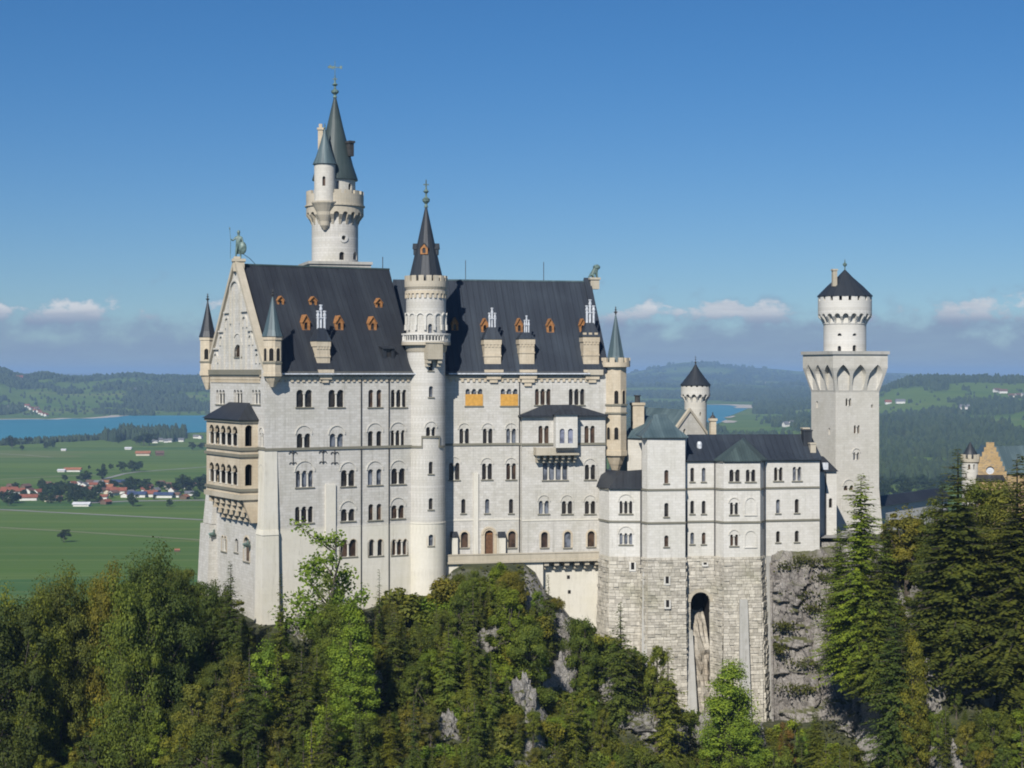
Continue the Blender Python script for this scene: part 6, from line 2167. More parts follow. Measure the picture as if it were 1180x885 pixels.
ribbon('path', [plainpt(*p) for p in ((-60, 520), (0, 523), (30, 524.5), (60, 527))], 12, M['track'], .32)
# path and little parking yard behind the cliff, right of the wing
yard = MB(); yard.poly([at(946, 640, 299), at(985, 640, 299), at(1010, 612, 312), at(950, 612, 314)])
for i, v in enumerate(yard.v): yard.v[i] = (v[0], v[1], 141.3)
o = yard.build('path', M['asphalt']); o['kind'] = 'structure'

# ------------------------------------------------------------------ TREES
def leaf_mat(name, trans=.34):
    m, t, b = new_mat(name)
    oi = t.n('ShaderNodeObjectInfo')
    pos = t.n('ShaderNodeNewGeometry').outputs['Position']
    n1 = t.noise(pos, .55, 4, .6)
    ri = t.n('ShaderNodeNewGeometry').outputs['Random Per Island']
    c = t.mix(t.mapr(n1, .33, .67), oi.outputs['Color'], t.mix(1.0, oi.outputs['Color'], (1.55, 1.35, .95), 'MULTIPLY'))
    c = t.mix(ri, t.mix(1.0, c, (.62, .66, .7), 'MULTIPLY'), t.mix(1.0, c, (1.35, 1.28, 1.1), 'MULTIPLY'))
    t.l(c, b.inputs['Base Color'])
    b.inputs['Roughness'].default_value = .65
    b.inputs['Specular IOR Level'].default_value = .2
    tr = t.n('ShaderNodeBsdfTranslucent')
    t.l(t.mix(1.0, c, (1.2, 1.25, .5), 'MULTIPLY'), tr.inputs['Color'])
    mx = t.n('ShaderNodeMixShader'); mx.inputs[0].default_value = trans
    t.l(b.outputs[0], mx.inputs[1]); t.l(tr.outputs[0], mx.inputs[2])
    t.l(mx.outputs[0], m.node_tree.nodes['Material Output'].inputs[0])
    return m
M['leaf'] = leaf_mat('tree_leaves')
M['bark'] = plain('tree_bark', (.085, .07, .055), .95, .35, 1.5)
class LeafMesh:
    def __init__(s): s.v, s.f = [], []
    def kite(s, c, n, size, rg, asp=.55):
        n = n.normalized()
        a = n.orthogonal().normalized()
        b = n.cross(a)
        t = rg.uniform(0, 6.283)
        x = a * math.cos(t) + b * math.sin(t)
        y = n.cross(x)
        i = len(s.v)
        s.v += [c - x * size * .5, c + y * size * asp * .5 + n * size * .12, c + x * size * .5, c - y * size * asp * .5 + n * size * .05]
        s.f.append((i, i + 1, i + 2, i + 3))
    def strip(s, c, x, n, ln, wd):
        x = x.normalized(); y = n.cross(x).normalized()
        i = len(s.v)
        s.v += [c, c + x * ln * .45 + y * wd * .5, c + x * ln, c + x * ln * .45 - y * wd * .5]
        s.f.append((i, i + 1, i + 2, i + 3))
    def mesh(s, name):
        me = bpy.data.meshes.new(name)
        me.from_pydata(s.v, [], s.f)
        me.materials.append(M['leaf'])
        return me
def rdir(rg):
    while True:
        v = Vector((rg.uniform(-1, 1), rg.uniform(-1, 1), rg.uniform(-1, 1)))
        if .05 < v.length < 1: return v.normalized()
def mk_conifer(seed, wid=.19, dens=1.0, H=20.0, sparse=0.0, pw=.78, step=.0165):
    rg = random.Random(seed)
    L_ = LeafMesh(); T = MB()
    T.tube([(0, 0, -1.5), (.05, 0, H * .5), (0, 0, H * .985)], [.34, .2, .03], 7)
    z = H * .06
    while z < H * .995:
        t = z / H
        rad = H * wid * (1 - t) ** pw * (1.0 if t > .12 else .85) * (1 + .30 * noise.noise(Vector((seed * 2.3, z * .55, 0)))) + .12
        lop = rg.uniform(0, 6.28); lean = Vector((math.sin(seed * 1.7), math.cos(seed * 2.9), 0)) * (.012 * H * t * t + .12 * math.sin(z * .5 + seed))
        nb = max(4, int((5 + 7 * (1 - t)) * dens))
        a0 = rg.uniform(0, 6.28)
        for k in range(nb):
            if rg.random() < sparse + .05: continue
            a = a0 + 6.283 * k / nb + rg.uniform(-.25, .25)
            ln = rad * rg.uniform(.55, 1.18) * (1 + .22 * math.cos(a - lop))
            d = Vector((math.cos(a), math.sin(a), rg.uniform(-.42, -.12) + .5 * t * t))
            p0 = Vector((0, 0, z + rg.uniform(-.2, .2))) + lean
            m = max(2, int(ln / .42))
            side = Vector((-math.sin(a), math.cos(a), 0))
            for i in range(m):
                f = (i + .6) / m
                p = p0 + d * ln * f + Vector((0, 0, -.10 * ln * f * f + .18 * ln * max(0, f - .7)))
                w_ = .5 * (1.15 - .6 * f) * min(1.2, .45 + ln * .28)
                for sd in (-1, 1):
                    dr = (d * rg.uniform(.35, .9) + side * sd * rg.uniform(.5, 1.0) + Vector((0, 0, rg.uniform(-.5, -.05))))
                    nn = Vector((rg.uniform(-.5, .5), rg.uniform(-.5, .5), 1)) + d * .35
                    L_.strip(p, dr, nn.normalized(), w_ * rg.uniform(1.1, 1.9), w_ * rg.uniform(.55, .9))
            if ln > 1.0 and rg.random() < .35:
                T.tube([p0, p0 + d * ln * .8], [.05, .02], 4)
        z += H * step * rg.uniform(.8, 1.25) + .05
    return L_.mesh('crown'), T
def mk_broad(seed, H=14.0, rad=4.6, lobes=34, per=340, lsize=.34, bare=.02, oval=1.05, cone=0.0, frag=1.0):
    rg = random.Random(seed)
    L_ = LeafMesh(); T = MB()
    zc = H * (.5 + bare * .32)
    hz = H * (.5 - bare * .32) * oval
    T.tube([(0, 0, -1.5), (rg.uniform(-.2, .2), rg.uniform(-.2, .2), H * .3), (rg.uniform(-.4, .4), rg.uniform(-.4, .4), H * .62)], [.36, .27, .13], 7)
    cs = []
    for i in range(lobes):
        d = rdir(rg)
        if d.z < -.8: d.z *= -.6
        k = rg.uniform(.45, 1.0)
        fl = 1 + .42 * frag * noise.noise(d * 1.6 + Vector((seed * 1.7, 0, 0)))
        fl_ = fl
        if cone:
            zz_ = rg.uniform(-1, 1); a_ = rg.uniform(0, 6.283); k = rg.uniform(.55, .95)
            w_c = max(.04, 1 - max(0, zz_ * .5 + .5) ** (2.6 - cone)) ** .8 * min(1, .75 + (zz_ + 1))
            d = Vector((math.cos(a_) * w_c, math.sin(a_) * w_c, zz_ / k * .95))
        c = Vector((d.x * rad * k * fl_, d.y * rad * k * fl_, zc + d.z * hz * k * fl))
        rr_ = rad * rg.choice([.14, .18, .22, .26, .3, .36] if frag > .5 else [.26, .3, .36, .4])
        if d.z * k > .55 and rr_ < rad * .24: continue
        cs.append((c, rr_))
    for c, r_ in cs:
        if rg.random() < .6:
            s_ = Vector((0, 0, H * rg.uniform(.25, .5)))
            T.tube([s_, s_.lerp(c, .5) + Vector((0, 0, -.2)), c], [.12, .08, .03], 5)
        ls_ = lsize * rg.uniform(.7, 1.35)
        for _ in range(int(per * rg.uniform(.7, 1.3) * min(1.6, (lsize / ls_) ** 1.5))):
            d = rdir(rg)
            q_ = c + Vector((d.x, d.y, d.z * .72)) * r_ * (rg.random() ** .38) * rg.uniform(.85, 1.25)
            out = (q_ - Vector((0, 0, zc))).normalized()
            nn = d * 1.0 + out * .35 + rdir(rg) * .5 + Vector((0, 0, .3))
            L_.kite(q_, nn, ls_ * rg.uniform(.6, 1.3), rg, rg.uniform(.5, .85))
    for _ in range(int(lobes * per * .12)):
        d = rdir(rg); k = rg.random() ** .5 * .8
        L_.kite(Vector((d.x * rad * k, d.y * rad * k, zc + d.z * hz * k)), rdir(rg), lsize * rg.uniform(.7, 1.2), rg, .7)
    return L_.mesh('crown'), T
def mk_sparse(seed, H=16.0):
    """open tree whose limbs show between the leaves"""
    rg = random.Random(seed)
    L_ = LeafMesh(); T = MB()
    T.tube([(0, 0, -1.5), (-.1, 0, H * .3), (-.6, 0, H * .6), (-1.6, .1, H * .82)], [.26, .2, .13, .05], 6)
    tips = []
    for k in range(26):
        z0 = H * rg.uniform(.22, .8)
        a = rg.uniform(0, 6.283)
        ln = rg.uniform(2.0, 5.2) * (1 - .45 * z0 / H)
        s_ = Vector((-.6 * (z0 / H) ** 2 * 2, 0, z0))
        e_ = s_ + Vector((math.cos(a) * ln * 1.1, math.sin(a) * ln * .8, ln * rg.uniform(.35, .95)))
        mid = s_.lerp(e_, .5) + Vector((0, 0, rg.uniform(-.2, .4)))
        T.tube([s_, mid, e_], [.09, .06, .02], 5)
        tips += [(mid, .8), (e_, 1.0), (s_.lerp(e_, .8), .9)]
    for c, r_ in tips:
        for _ in range(42):
            q_ = c + rdir(rg) * r_ * rg.random() ** .6
            L_.kite(q_, rdir(rg) + Vector((0, 0, .4)), .38 * rg.uniform(.6, 1.3), rg, .65)
    return L_.mesh('crown'), T
def mk_shrub(seed, rad=2.0, per=150, lsize=.27):
    rg = random.Random(seed)
    L_ = LeafMesh(); T = MB()
    for k in range(5):
        a = rg.uniform(0, 6.28)
        T.tube([(0, 0, -.6), (math.cos(a) * rad * .3, math.sin(a) * rad * .3, rad * .5), (math.cos(a) * rad * .6, math.sin(a) * rad * .6, rad * rg.uniform(.7, 1.1))], [.08, .05, .02], 4)
    for i in range(13):
        a, k = rg.uniform(0, 6.28), rg.random() ** .5
        c = Vector((math.cos(a) * rad * k * .85, math.sin(a) * rad * k * .85, rad * rg.uniform(.25, 1.05) * (1.15 - .5 * k)))
        r_ = rad * rg.uniform(.28, .45)
        for _ in range(per):
            d = rdir(rg)
            q_ = c + d * r_ * rg.random() ** .4
            L_.kite(q_, d * .6 + rdir(rg) * .6 + Vector((0, 0, .4)), lsize * rg.uniform(.6, 1.3), rg, .65)
    return L_.mesh('crown'), T
def proto(kind, made):
    cme, T = made
    tme = bpy.data.meshes.new('trunk')
    tme.from_pydata([tuple(v) for v in T.v], [], T.f)
    tme.materials.append(M['bark'])
    return kind, cme, tme
PR = {}
PR['conifer'] = [proto('spruce_tree', mk_conifer(11)), proto('spruce_tree', mk_conifer(12, .165)), proto('spruce_tree', mk_conifer(13, .21, 1.1)), proto('spruce_tree', mk_conifer(14, .18, .9, 20, .12)), proto('spruce_tree', mk_conifer(16, .235, 1.15)), proto('spruce_tree', mk_conifer(17, .15, .85, 20, .08)), proto('spruce_tree', mk_conifer(18, .205, 1.0, 20, .18))]
PR['larch'] = [proto('leafy_tree', mk_conifer(19, .185, 1.25, 20, .10, .6)), proto('leafy_tree', mk_conifer(20, .185, 1.7, 32, .10, .55, .011))]
PR['bigspruce'] = [proto('spruce_tree', mk_conifer(71, .185, 1.7, 32, .05, .74, .0115)), proto('spruce_tree', mk_conifer(72, .17, 1.6, 32, .08, .74, .0115))]
PR['thin'] = [proto('spruce_tree', mk_conifer(15, .15, .8, 20, .3))]
PR['broad'] = [proto('leafy_tree', mk_broad(21)), proto('leafy_tree', mk_broad(22, 14, 4.0, 30)), proto('leafy_tree', mk_broad(23, 14, 5.2, 40)), proto('leafy_tree', mk_broad(24, 14, 3.7, 28)), proto('leafy_tree', mk_broad(25, 14, 4.8, 34))]
PR['tall'] = [proto('leafy_tree', mk_broad(26, 14, 2.7, 40, 230, .32, .04)), proto('leafy_tree', mk_broad(27, 14, 3.0, 44, 230, .32, .04))]
PR['great'] = [proto('leafy_tree', mk_broad(28, 30, 5.4, 150, 250, .36, .0, 1.0, .78)), proto('leafy_tree', mk_broad(29, 30, 5.0, 140, 250, .36, .0, 1.0, .66))]
PR['bigbroad'] = [proto('leafy_tree', mk_broad(61, 24, 6.6, 120, 330, .35, .0)), proto('leafy_tree', mk_broad(62, 24, 6.0, 115, 330, .35, .0)), proto('leafy_tree', mk_broad(63, 24, 7.2, 135, 330, .35, .0))]
PR['sparse'] = [proto('leafy_tree', mk_sparse(31))]
PR['shrub'] = [proto('shrub', mk_shrub(41)), proto('shrub', mk_shrub(42)), proto('shrub', mk_shrub(43, 2.0, 110, .42))]
PR['field'] = [proto('field_tree', mk_broad(51, 14, 5.6, 18, 60, 1.25, .0, 1.0, 0, .3)), proto('field_tree', mk_broad(52, 14, 5.0, 18, 60, 1.2, .0, 1.0, 0, .3)), proto('field_tree', mk_broad(53, 14, 6.0, 20, 60, 1.3, .0, 1.0, 0, .3))]
PH = {'bigspruce': 32.0, 'larch': 20.0, 'bigbroad': 24.0, 'great': 30.0, 'conifer': 20.0, 'thin': 20.0, 'broad': 14.0, 'tall': 14.0, 'sparse': 16.0, 'shrub': 2.6, 'field': 14.0}
def plant(cls, x, y, z, h, wide, color, label, group, rg, idx=None, cat='tree'):
    kind, cme, tme = PR[cls][idx if idx is not None else rg.randrange(len(PR[cls]))]
    if cls == 'larch':
        big = 1 if h > 22 else 0
        kind, cme, tme = PR['larch'][big]
        s = h / (32.0 if big else 20.0)
    else: s = h / PH[cls]
    o = thing(kind, label, cat, (x, y, z), group)
    o.rotation_euler = (0, 0, rg.uniform(0, 6.28))
    o.scale = (s * wide, s * wide, s)
    c = bpy.data.objects.new('crown', cme); COL.objects.link(c); c.parent = o; c.color = (*color, 1)
    t = bpy.data.objects.new('trunk', tme); COL.objects.link(t); t.parent = o
    return o
GREENS = {'dark green': (.055, .076, .017), 'mid green': (.084, .110, .019), 'bright green': (.110, .165, .022), 'olive': (.098, .108, .022), 'yellow-green': (.125, .140, .022), 'rusty brown': (.130, .090, .026)}
rt_ = random.Random(101)
def jit(c, rg):
    k = rg.uniform(.82, 1.2); w_ = rg.uniform(-.12, .12)
    k *= 1.14
    return (c[0] * k * (1 + w_), c[1] * k, c[2] * k * (1 - w_))
TREES = []      # (x, y, radius)
def hand(cls, px, pyt, Y, wide, col, label, idx=None, hmax=None):
    x = xat(px, Y)
    zg = hill_h(x, Y)
    zt_ = zat(pyt, Y)
    h = zt_ - zg + .3
    base = zg - .3
    if hmax and h > hmax:
        h = hmax; base = zt_ - h
    if cls == 'tall' and h > 19: cls, idx = 'great', None
    if cls == 'shrub' and h > 5: cls, wide = 'broad', wide * .7
    if cls == 'broad' and h > 17: cls, idx = 'bigbroad', None
    if cls == 'conifer' and h > 24: cls, idx = 'bigspruce', None
    r_ = {'bigspruce': .17, 'larch': .17, 'bigbroad': .28, 'great': .18, 'conifer': .19, 'thin': .16, 'broad': .33, 'tall': .21, 'sparse': .28, 'shrub': .8}[cls] * h * wide
    plant(cls, x, Y, base, h, wide, jit(GREENS[col], rt_), label, None, rt_, idx, 'shrub' if cls == 'shrub' else 'tree')
    TREES.append((x, Y, r_ * .8))
HAND = [
    ('sparse', 377, 597, 266, 1.1, 'bright green', 'airy tree with thin pale leaves reaching up in front of the white castle wall'),
    ('broad', 384, 672, 262, .75, 'mid green', 'rounded leafy tree at the foot of the airy tree below the castle wall'),
    ('thin', 323, 660, 262, .9, 'dark green', 'thin spruce standing right in front of the near castle corner'),
    ('conifer', 266, 647, 262, 1.0, 'dark green', 'pointed dark spruce in front of the gable end of the castle hall'),
    ('thin', 437, 655, 275, .8, 'dark green', 'small slim spruce poking up at the wall foot left of the stair tower'),
    ('tall', 405, 690, 252, 1.1, 'bright green', 'bright leafy tree on the slope left of the stair tower foot'),
    ('broad', 180, 618, 255, .62, 'dark green', 'highest dark round tree on the left skyline before the green plain'),
    ('broad', 125, 629, 258, .5, 'olive', 'olive leafy tree left of the highest round tree on the skyline'),
    ('broad', 70, 645, 256, .55, 'olive', 'low olive tree on the skyline near the left picture edge'),
    ('broad', 12, 666, 250, .7, 'dark green', 'dark leafy tree cut by the left picture edge'),
    ('broad', 212, 640, 270, .55, 'dark green', 'dark leafy tree touching the far lower corner of the gable'),
    ('broad', 245, 655, 268, .5, 'dark green', 'small dark tree between the gable foot and the pointed spruce'),
    ('shrub', 575, 641, 284, 1.3, 'bright green', 'bushy green shrub in front of the terrace parapet'),
    ('shrub', 548, 650, 284, 1.1, 'mid green', 'green shrub at the left end of the terrace wall'),
    ('shrub', 590, 650, 282, 1.2, 'olive', 'olive shrub below the terrace door'),
    ('conifer', 632, 662, 282, .8, 'dark green', 'dark spruce at the right edge of the bushy knoll under the terrace corbels'),
    ('broad', 672, 700, 280, .62, 'mid green', 'small round tree against the smooth wall below the corbels'),
    ('conifer', 715, 694, 275, 1.15, 'dark green', 'dark broad spruce in front of the rusticated foundation left of the arch'),
    ('conifer', 770, 745, 268, .95, 'mid green', 'green spruce just left of the dark arch'),
    ('tall', 757, 733, 274, .7, 'mid green', 'slender leafy tree behind the green spruce near the arch'),
    ('tall', 843, 757, 268, 1.5, 'bright green', 'bright green leafy tree standing before the foundation right of the arch'),
    ('conifer', 545, 672, 262, .9, 'mid green', 'green spruce in the middle of the slope below the terrace'),
    ('conifer', 452, 690, 262, .9, 'dark green', 'dark spruce below the round stair tower, left side'),
    ('larch', 992, 545, 276, 1.15, 'bright green', 'tall bright leafy tree in front of the square tower foot', None, 34),
    ('larch', 968, 606, 281, 1.0, 'mid green', 'smaller leafy tree left of the tall bright tree before the square tower', None, 24),
    ('conifer', 1104, 516, 262, 1.7, 'dark green', 'tallest dark spruce in front of the yellow gatehouse', None, 36),
    ('conifer', 1172, 524, 258, 1.7, 'dark green', 'big dark spruce at the right picture edge', None, 36),
    ('tall', 1045, 570, 284, 1.2, 'olive', 'olive leafy tree between the square tower and the tallest spruce', None, 26),
    ('tall', 1140, 545, 276, 1.2, 'yellow-green', 'yellow-green tree between the two big spruces on the right', None, 30),
    ('tall', 1076, 566, 280, 1.2, 'mid green', 'leafy tree against the curtain wall left of the tallest spruce', None, 26),
    ('conifer', 1022, 592, 282, .85, 'dark green', 'dark spruce beside the tall bright tree, right side', None, 28),
    ('conifer', 1032, 690, 258, 1.1, 'dark green', 'dark lower spruce on the slope under the curtain wall'),
    ('tall', 1052, 722, 256, .6, 'yellow-green', 'orange-yellow young tree among the dark spruces on the right slope'),
    ('tall', 1124, 548, 274, 1.1, 'mid green', 'green leafy tree just right of the tallest spruce, below the little turret', None, 28),
    ('tall', 1155, 549, 270, 1.2, 'olive', 'olive leafy tree in front of the stepped gable foot', None, 28),
    ('conifer', 1086, 556, 268, 1.5, 'dark green', 'dark spruce left of the tallest spruce', None, 28),
    ('conifer', 1010, 620, 272, 1.2, 'mid green', 'green spruce in front of the tall bright tree', None, 26),
    ('shrub', 462, 678, 284, 1.3, 'olive', 'olive bush at the wall foot left of the stair tower'),
    ('shrub', 484, 687, 284, 1.3, 'mid green', 'green bush right at the foot of the stair tower'),
    ('shrub', 505, 682, 284, 1.2, 'bright green', 'bright bush at the right foot of the stair tower'),
    ('shrub', 522, 662, 285, 1.2, 'olive', 'olive bush between the stair tower and the terrace wall'),
    ('broad', 40, 662, 252, .5, 'mid green', 'mid green tree between the left edge and the low olive tree'),
    ('broad', 98, 648, 262, .45, 'mid green', 'mid green tree between the low and the taller olive skyline trees'),
    ('broad', 152, 646, 250, .5, 'mid green', 'mid green tree in front of the highest round tree'),
    ('broad', 905, 822, 272, .5, 'rusty brown', 'rusty brown small tree at the foot of the grey cliff'),
]
for t_ in HAND: hand(*t_)
SIL = [(-80, 672), (0, 668), (30, 672), (60, 652), (75, 650), (106, 643), (125, 632), (142, 650), (160, 630), (185, 626), (205, 638), (222, 648), (245, 658), (262, 655), (272, 668), (284, 690), (296, 702), (306, 716), (320, 690), (345, 712), (362, 690), (415, 684), (430, 688), (445, 684), (470, 684), (482, 694), (505, 692), (520, 662), (540, 652), (600, 655), (628, 664), (640, 680), (652, 706), (672, 706), (693, 728), (715, 705), (735, 742), (762, 742), (778, 772), (794, 806), (805, 812), (822, 775), (843, 768), (868, 790), (886, 816), (900, 832), (920, 826), (934, 792), (944, 722), (954, 672), (966, 618), (985, 570), (1005, 570), (1024, 600), (1044, 590), (1077, 592), (1095, 560), (1115, 560), (1131, 572), (1147, 566), (1164, 560), (1180, 548), (1260, 540)]
def sil(px):
    return lerp_table(SIL, px)[0]
def zone(px):
    for a, s in ((230, 'on the left slope below the plain'), (340, 'under the gable end'), (520, 'left of the stair tower foot'), (650, 'on the knoll under the terrace'), (800, 'left of the dark arch'), (960, 'below the foundation and grey cliff'), (2000, 'on the right under the square tower')):
        if px < a: return s
ROCKS = ((645, 745, 1.7, 4.0, 1), (650, 785, 1.6, 3.4, 2), (602, 805, 1.8, 3.4, 3), (480, 700, 1.6, 1.4, 4), (300, 706, 1.8, 2.0, 5), (345, 732, 1.7, 2.4, 6), (1112, 772, 4.2, 5.0, 7), (1075, 800, 2.6, 4.2, 8), (1140, 800, 3.4, 3.4, 9), (985, 838, 2.8, 2.8, 10), (770, 855, 3.0, 3.2, 11), (735, 838, 3.4, 2.6, 12), (440, 805, 1.8, 3.2, 13), (515, 845, 1.8, 2.8, 14), (705, 800, 2.0, 1.8, 15), (815, 850, 2.2, 3.0, 16), (1060, 700, 1.6, 3.4, 17), (185, 702, 2.0, 1.4, 18), (560, 740, 1.6, 2.2, 19), (868, 850, 2.0, 2.4, 20))
SPOTS = []
for px, py, w_, h_, sd in ROCKS:
    Yg = ground_pt(px, py)
    if Yg:
        outcrop(px, py, Yg, w_, h_, sd * 3.7)
        SPOTS.append((px, py + 10, Yg, w_ * FPX / Yg * .8))
def clear_top(px, Y, r_px, zg, h):
    """lets a tree grow only as high as leaves the rocks behind it in sight"""
    for ox, oy, oY, ow in SPOTS:
        if Y < oY + 1.5 and abs(px - ox) < ow + r_px * .6:
            h = min(h, zat(oy, Y) - zg)
    return h
def species(px, rg):
    r = rg.random()
    if px < 230:
        cls = 'broad' if r < .66 else ('tall' if r < .84 else 'conifer')
        col = rg.choice(['olive', 'dark green', 'dark green', 'mid green', 'olive', 'mid green', 'bright green', 'mid green', 'mid green', 'dark green', 'yellow-green'])
    elif px < 520:
        cls = 'conifer' if r < .42 else ('broad' if r < .75 else 'tall')
        col = rg.choice(['dark green', 'mid green', 'mid green', 'olive', 'bright green', 'dark green'])
    elif px < 800:
        cls = 'conifer' if r < .40 else ('tall' if r < .72 else 'broad')
        col = rg.choice(['mid green', 'olive', 'mid green', 'dark green', 'mid green', 'bright green'])
    else:
        cls = 'conifer' if r < .34 else ('tall' if r < .66 else 'broad')
        col = rg.choice(['mid green', 'olive', 'dark green', 'mid green', 'bright green', 'mid green'])
    if cls == 'conifer' and col not in ('dark green', 'mid green'): col = rg.choice(['dark green', 'dark green', 'mid green'])
    return cls, col
def forest():
    rg = random.Random(2024)
    n = 0
    tries = 0
    while n < 440 and tries < 14000:
        tries += 1
        Y = rg.uniform(176, 292)
        px = rg.uniform(-45, 1225)
        x = xat(px, Y)
        Yf = lerp_table(FOOT, x)[0]
        if Y > Yf - 3: continue
        zg = hill_h(x, Y)
        cap = zat(max(sil(px - 8), sil(px), sil(px + 8)) + rg.uniform(2, 16), Y)
        room = cap - zg
        cls, col = species(px, rg)
        h = min({'conifer': rg.uniform(9, 21), 'broad': rg.uniform(7, 13), 'tall': rg.uniform(7, 15)}[cls], room)
        if 560 < px < 720 and rg.random() < .5: h = min(h, rg.uniform(4, 8))
        h = clear_top(px, Y, h * .22 * FPX / Y, zg, h)
        if h < 4.0: continue
        wide = rg.uniform(.75, 1.3) if cls == 'conifer' else rg.uniform(.7, 1.1)
        rr = {'conifer': .17, 'broad': .30, 'tall': .2}[cls] * h * wide
        if zat(900, Y) > zg + h: continue        # wholly below the picture
        if any((x - a) ** 2 + (Y - b) ** 2 < ((rr + c) * .60) ** 2 for a, b, c in TREES): continue
        TREES.append((x, Y, rr))
        kn_ = {'conifer': 'spruce', 'broad': 'round leafy tree', 'tall': 'narrow leafy tree'}[cls]
        plant(cls, x, Y, zg - .3, h, wide, jit(GREENS[col], rg), '%s %s in the forest %s' % (col, kn_, zone(px)), 'forest trees %s' % zone(px), rg)
        n += 1
    m = 0; tries = 0
    while m < 230 and tries < 9000:
        tries += 1
        Y = rg.uniform(205, 293)
        px = rg.uniform(-30, 1210)
        if rg.random() < .45: px = rg.uniform(480, 900)
        x = xat(px, Y)
        Yf = lerp_table(FOOT, x)[0]
        if Y > Yf - 1.2: continue
        zg = hill_h(x, Y)
        if zat(885, Y) > zg + 2: continue
        cap = zat(sil(px) - 1, Y)
        h = min(rg.uniform(1.6, 4.2), cap - zg)
        h = clear_top(px, Y, 12, zg, h)
        if h < 1.0: continue
        col = rg.choice(['mid green', 'olive', 'bright green', 'olive', 'yellow-green', 'dark green', 'mid green', 'bright green'])
        plant('shrub', x, Y, zg - .2, h, rg.uniform(.8, 1.3), jit(GREENS[col], rg), '%s shrub in the undergrowth %s' % (col, zone(px)), 'shrubs %s' % zone(px), rg, None, 'shrub')
        m += 1
    print('forest', n, 'shrubs', m)
forest()
# low undergrowth and grass on the slope
def undergrowth():
    rg = random.Random(5)
    L_ = LeafMesh()
    cnt = 0
    while cnt < 42000:
        Y = rg.uniform(200, 296)
        px = rg.uniform(-20, 1200)
        x = xat(px, Y)
        if Y > lerp_table(FOOT, x)[0] + .3: 
            cnt += 1; continue
        z = hill_h(x, Y)
        g = nz(x, Y, 5, 3.1)
        cnt += 1
        if g < -.22: continue
        hh = max(.1, .5 + g * 1.6)
        L_.kite(Vector((x, Y, z + rg.random() * hh)), Vector((rg.uniform(-1, 1), rg.uniform(-1.2, .6), rg.uniform(.2, 1.3))), rg.uniform(.35, .8), rg, .6)
    for px, py, w_ in ((905, 652, 7), (925, 646, 6), (915, 683, 12), (900, 720, 8), (930, 762, 14), (938, 700, 10), (915, 790, 12), (950, 665, 10), (962, 690, 14), (893, 745, 5), (945, 648, 8)):
        for _ in range(240):
            t = (px + rg.gauss(0, w_) - 886) / 98.0
            if not 0.02 < t < .98: continue
            zz = zat(py + rg.gauss(0, 2.5) + 4 * abs(rg.gauss(0, 1)) * .5, 293)
            x = xat(886, 296) + t * (xat(984, 296) - xat(886, 296))
            yb = 296.6 + t * 2.2 - (140 - zz) * (.10 + .22 * t) - 1.2
            L_.kite(Vector((x, yb + rg.uniform(-1.6, .4), zz)), Vector((rg.uniform(-1, 1), rg.uniform(-1.4, .2), rg.uniform(.2, 1.2))), rg.uniform(.3, .6), rg, .6)
    me = L_.mesh('undergrowth')
    o = bpy.data.objects.new('undergrowth', me); COL.objects.link(o)
    o.color = (.058, .068, .020, 1)
    o['kind'] = 'stuff'
    o['label'] = 'low grass and leafy ground cover on the castle slope'
undergrowth()

# ------------------------------------------------------------------ far woods (one mass each side) and the trees on the plain
def far_wood_mat():
    m, t, b = new_mat('far_wood_canopy')
    pos = t.n('ShaderNodeNewGeometry').outputs['Position']
    ri = t.n('ShaderNodeNewGeometry').outputs['Random Per Island']
    n = t.noise(pos, .006, 4, .6)
    c = t.mix(ri, (.014, .030, .014), (.034, .056, .020))
    c = t.mix(t.math('MULTIPLY', t.mapr(n, .5, .7), .5), c, (.045, .058, .020))
    t.l(c, b.inputs['Base Color']); b.inputs['Roughness'].default_value = .95
    return m
M['farwood'] = far_wood_mat()
def clump_mesh(name, items, label):
    rg = random.Random(hash_(name))
    V_, F2 = [], []
    for x, y, z, w_, h_ in items:
        b = len(V_)
        k = 6
        a0 = rg.uniform(0, 6)
        for zz, rr in ((-.1, .62), (.45, .55), (.78, .34)):
            for i in range(k):
                a = a0 + 6.283 * i / k
                q_ = rr * rg.uniform(.75, 1.25)
                V_.append((x + math.cos(a) * w_ * q_, y + math.sin(a) * w_ * q_, z + h_ * zz * rg.uniform(.9, 1.1)))
        V_.append((x + rg.uniform(-.1, .1) * w_, y, z + h_ * rg.uniform(.92, 1.12)))
        for lv in (0, k):
            for i in range(k):
                j = (i + 1) % k
                F2.append((b + lv + i, b + lv + j, b + lv + k + j, b + lv + k + i))
        for i in range(k):
            F2.append((b + 2 * k + i, b + 2 * k + (i + 1) % k, b + 3 * k))
    me = bpy.data.meshes.new(name)
    me.from_pydata(V_, [], F2)
    me.materials.append(M['farwood'])
    o = bpy.data.objects.new(name, me); COL.objects.link(o)
    o['kind'] = 'stuff'
    o['label'] = label
    return o
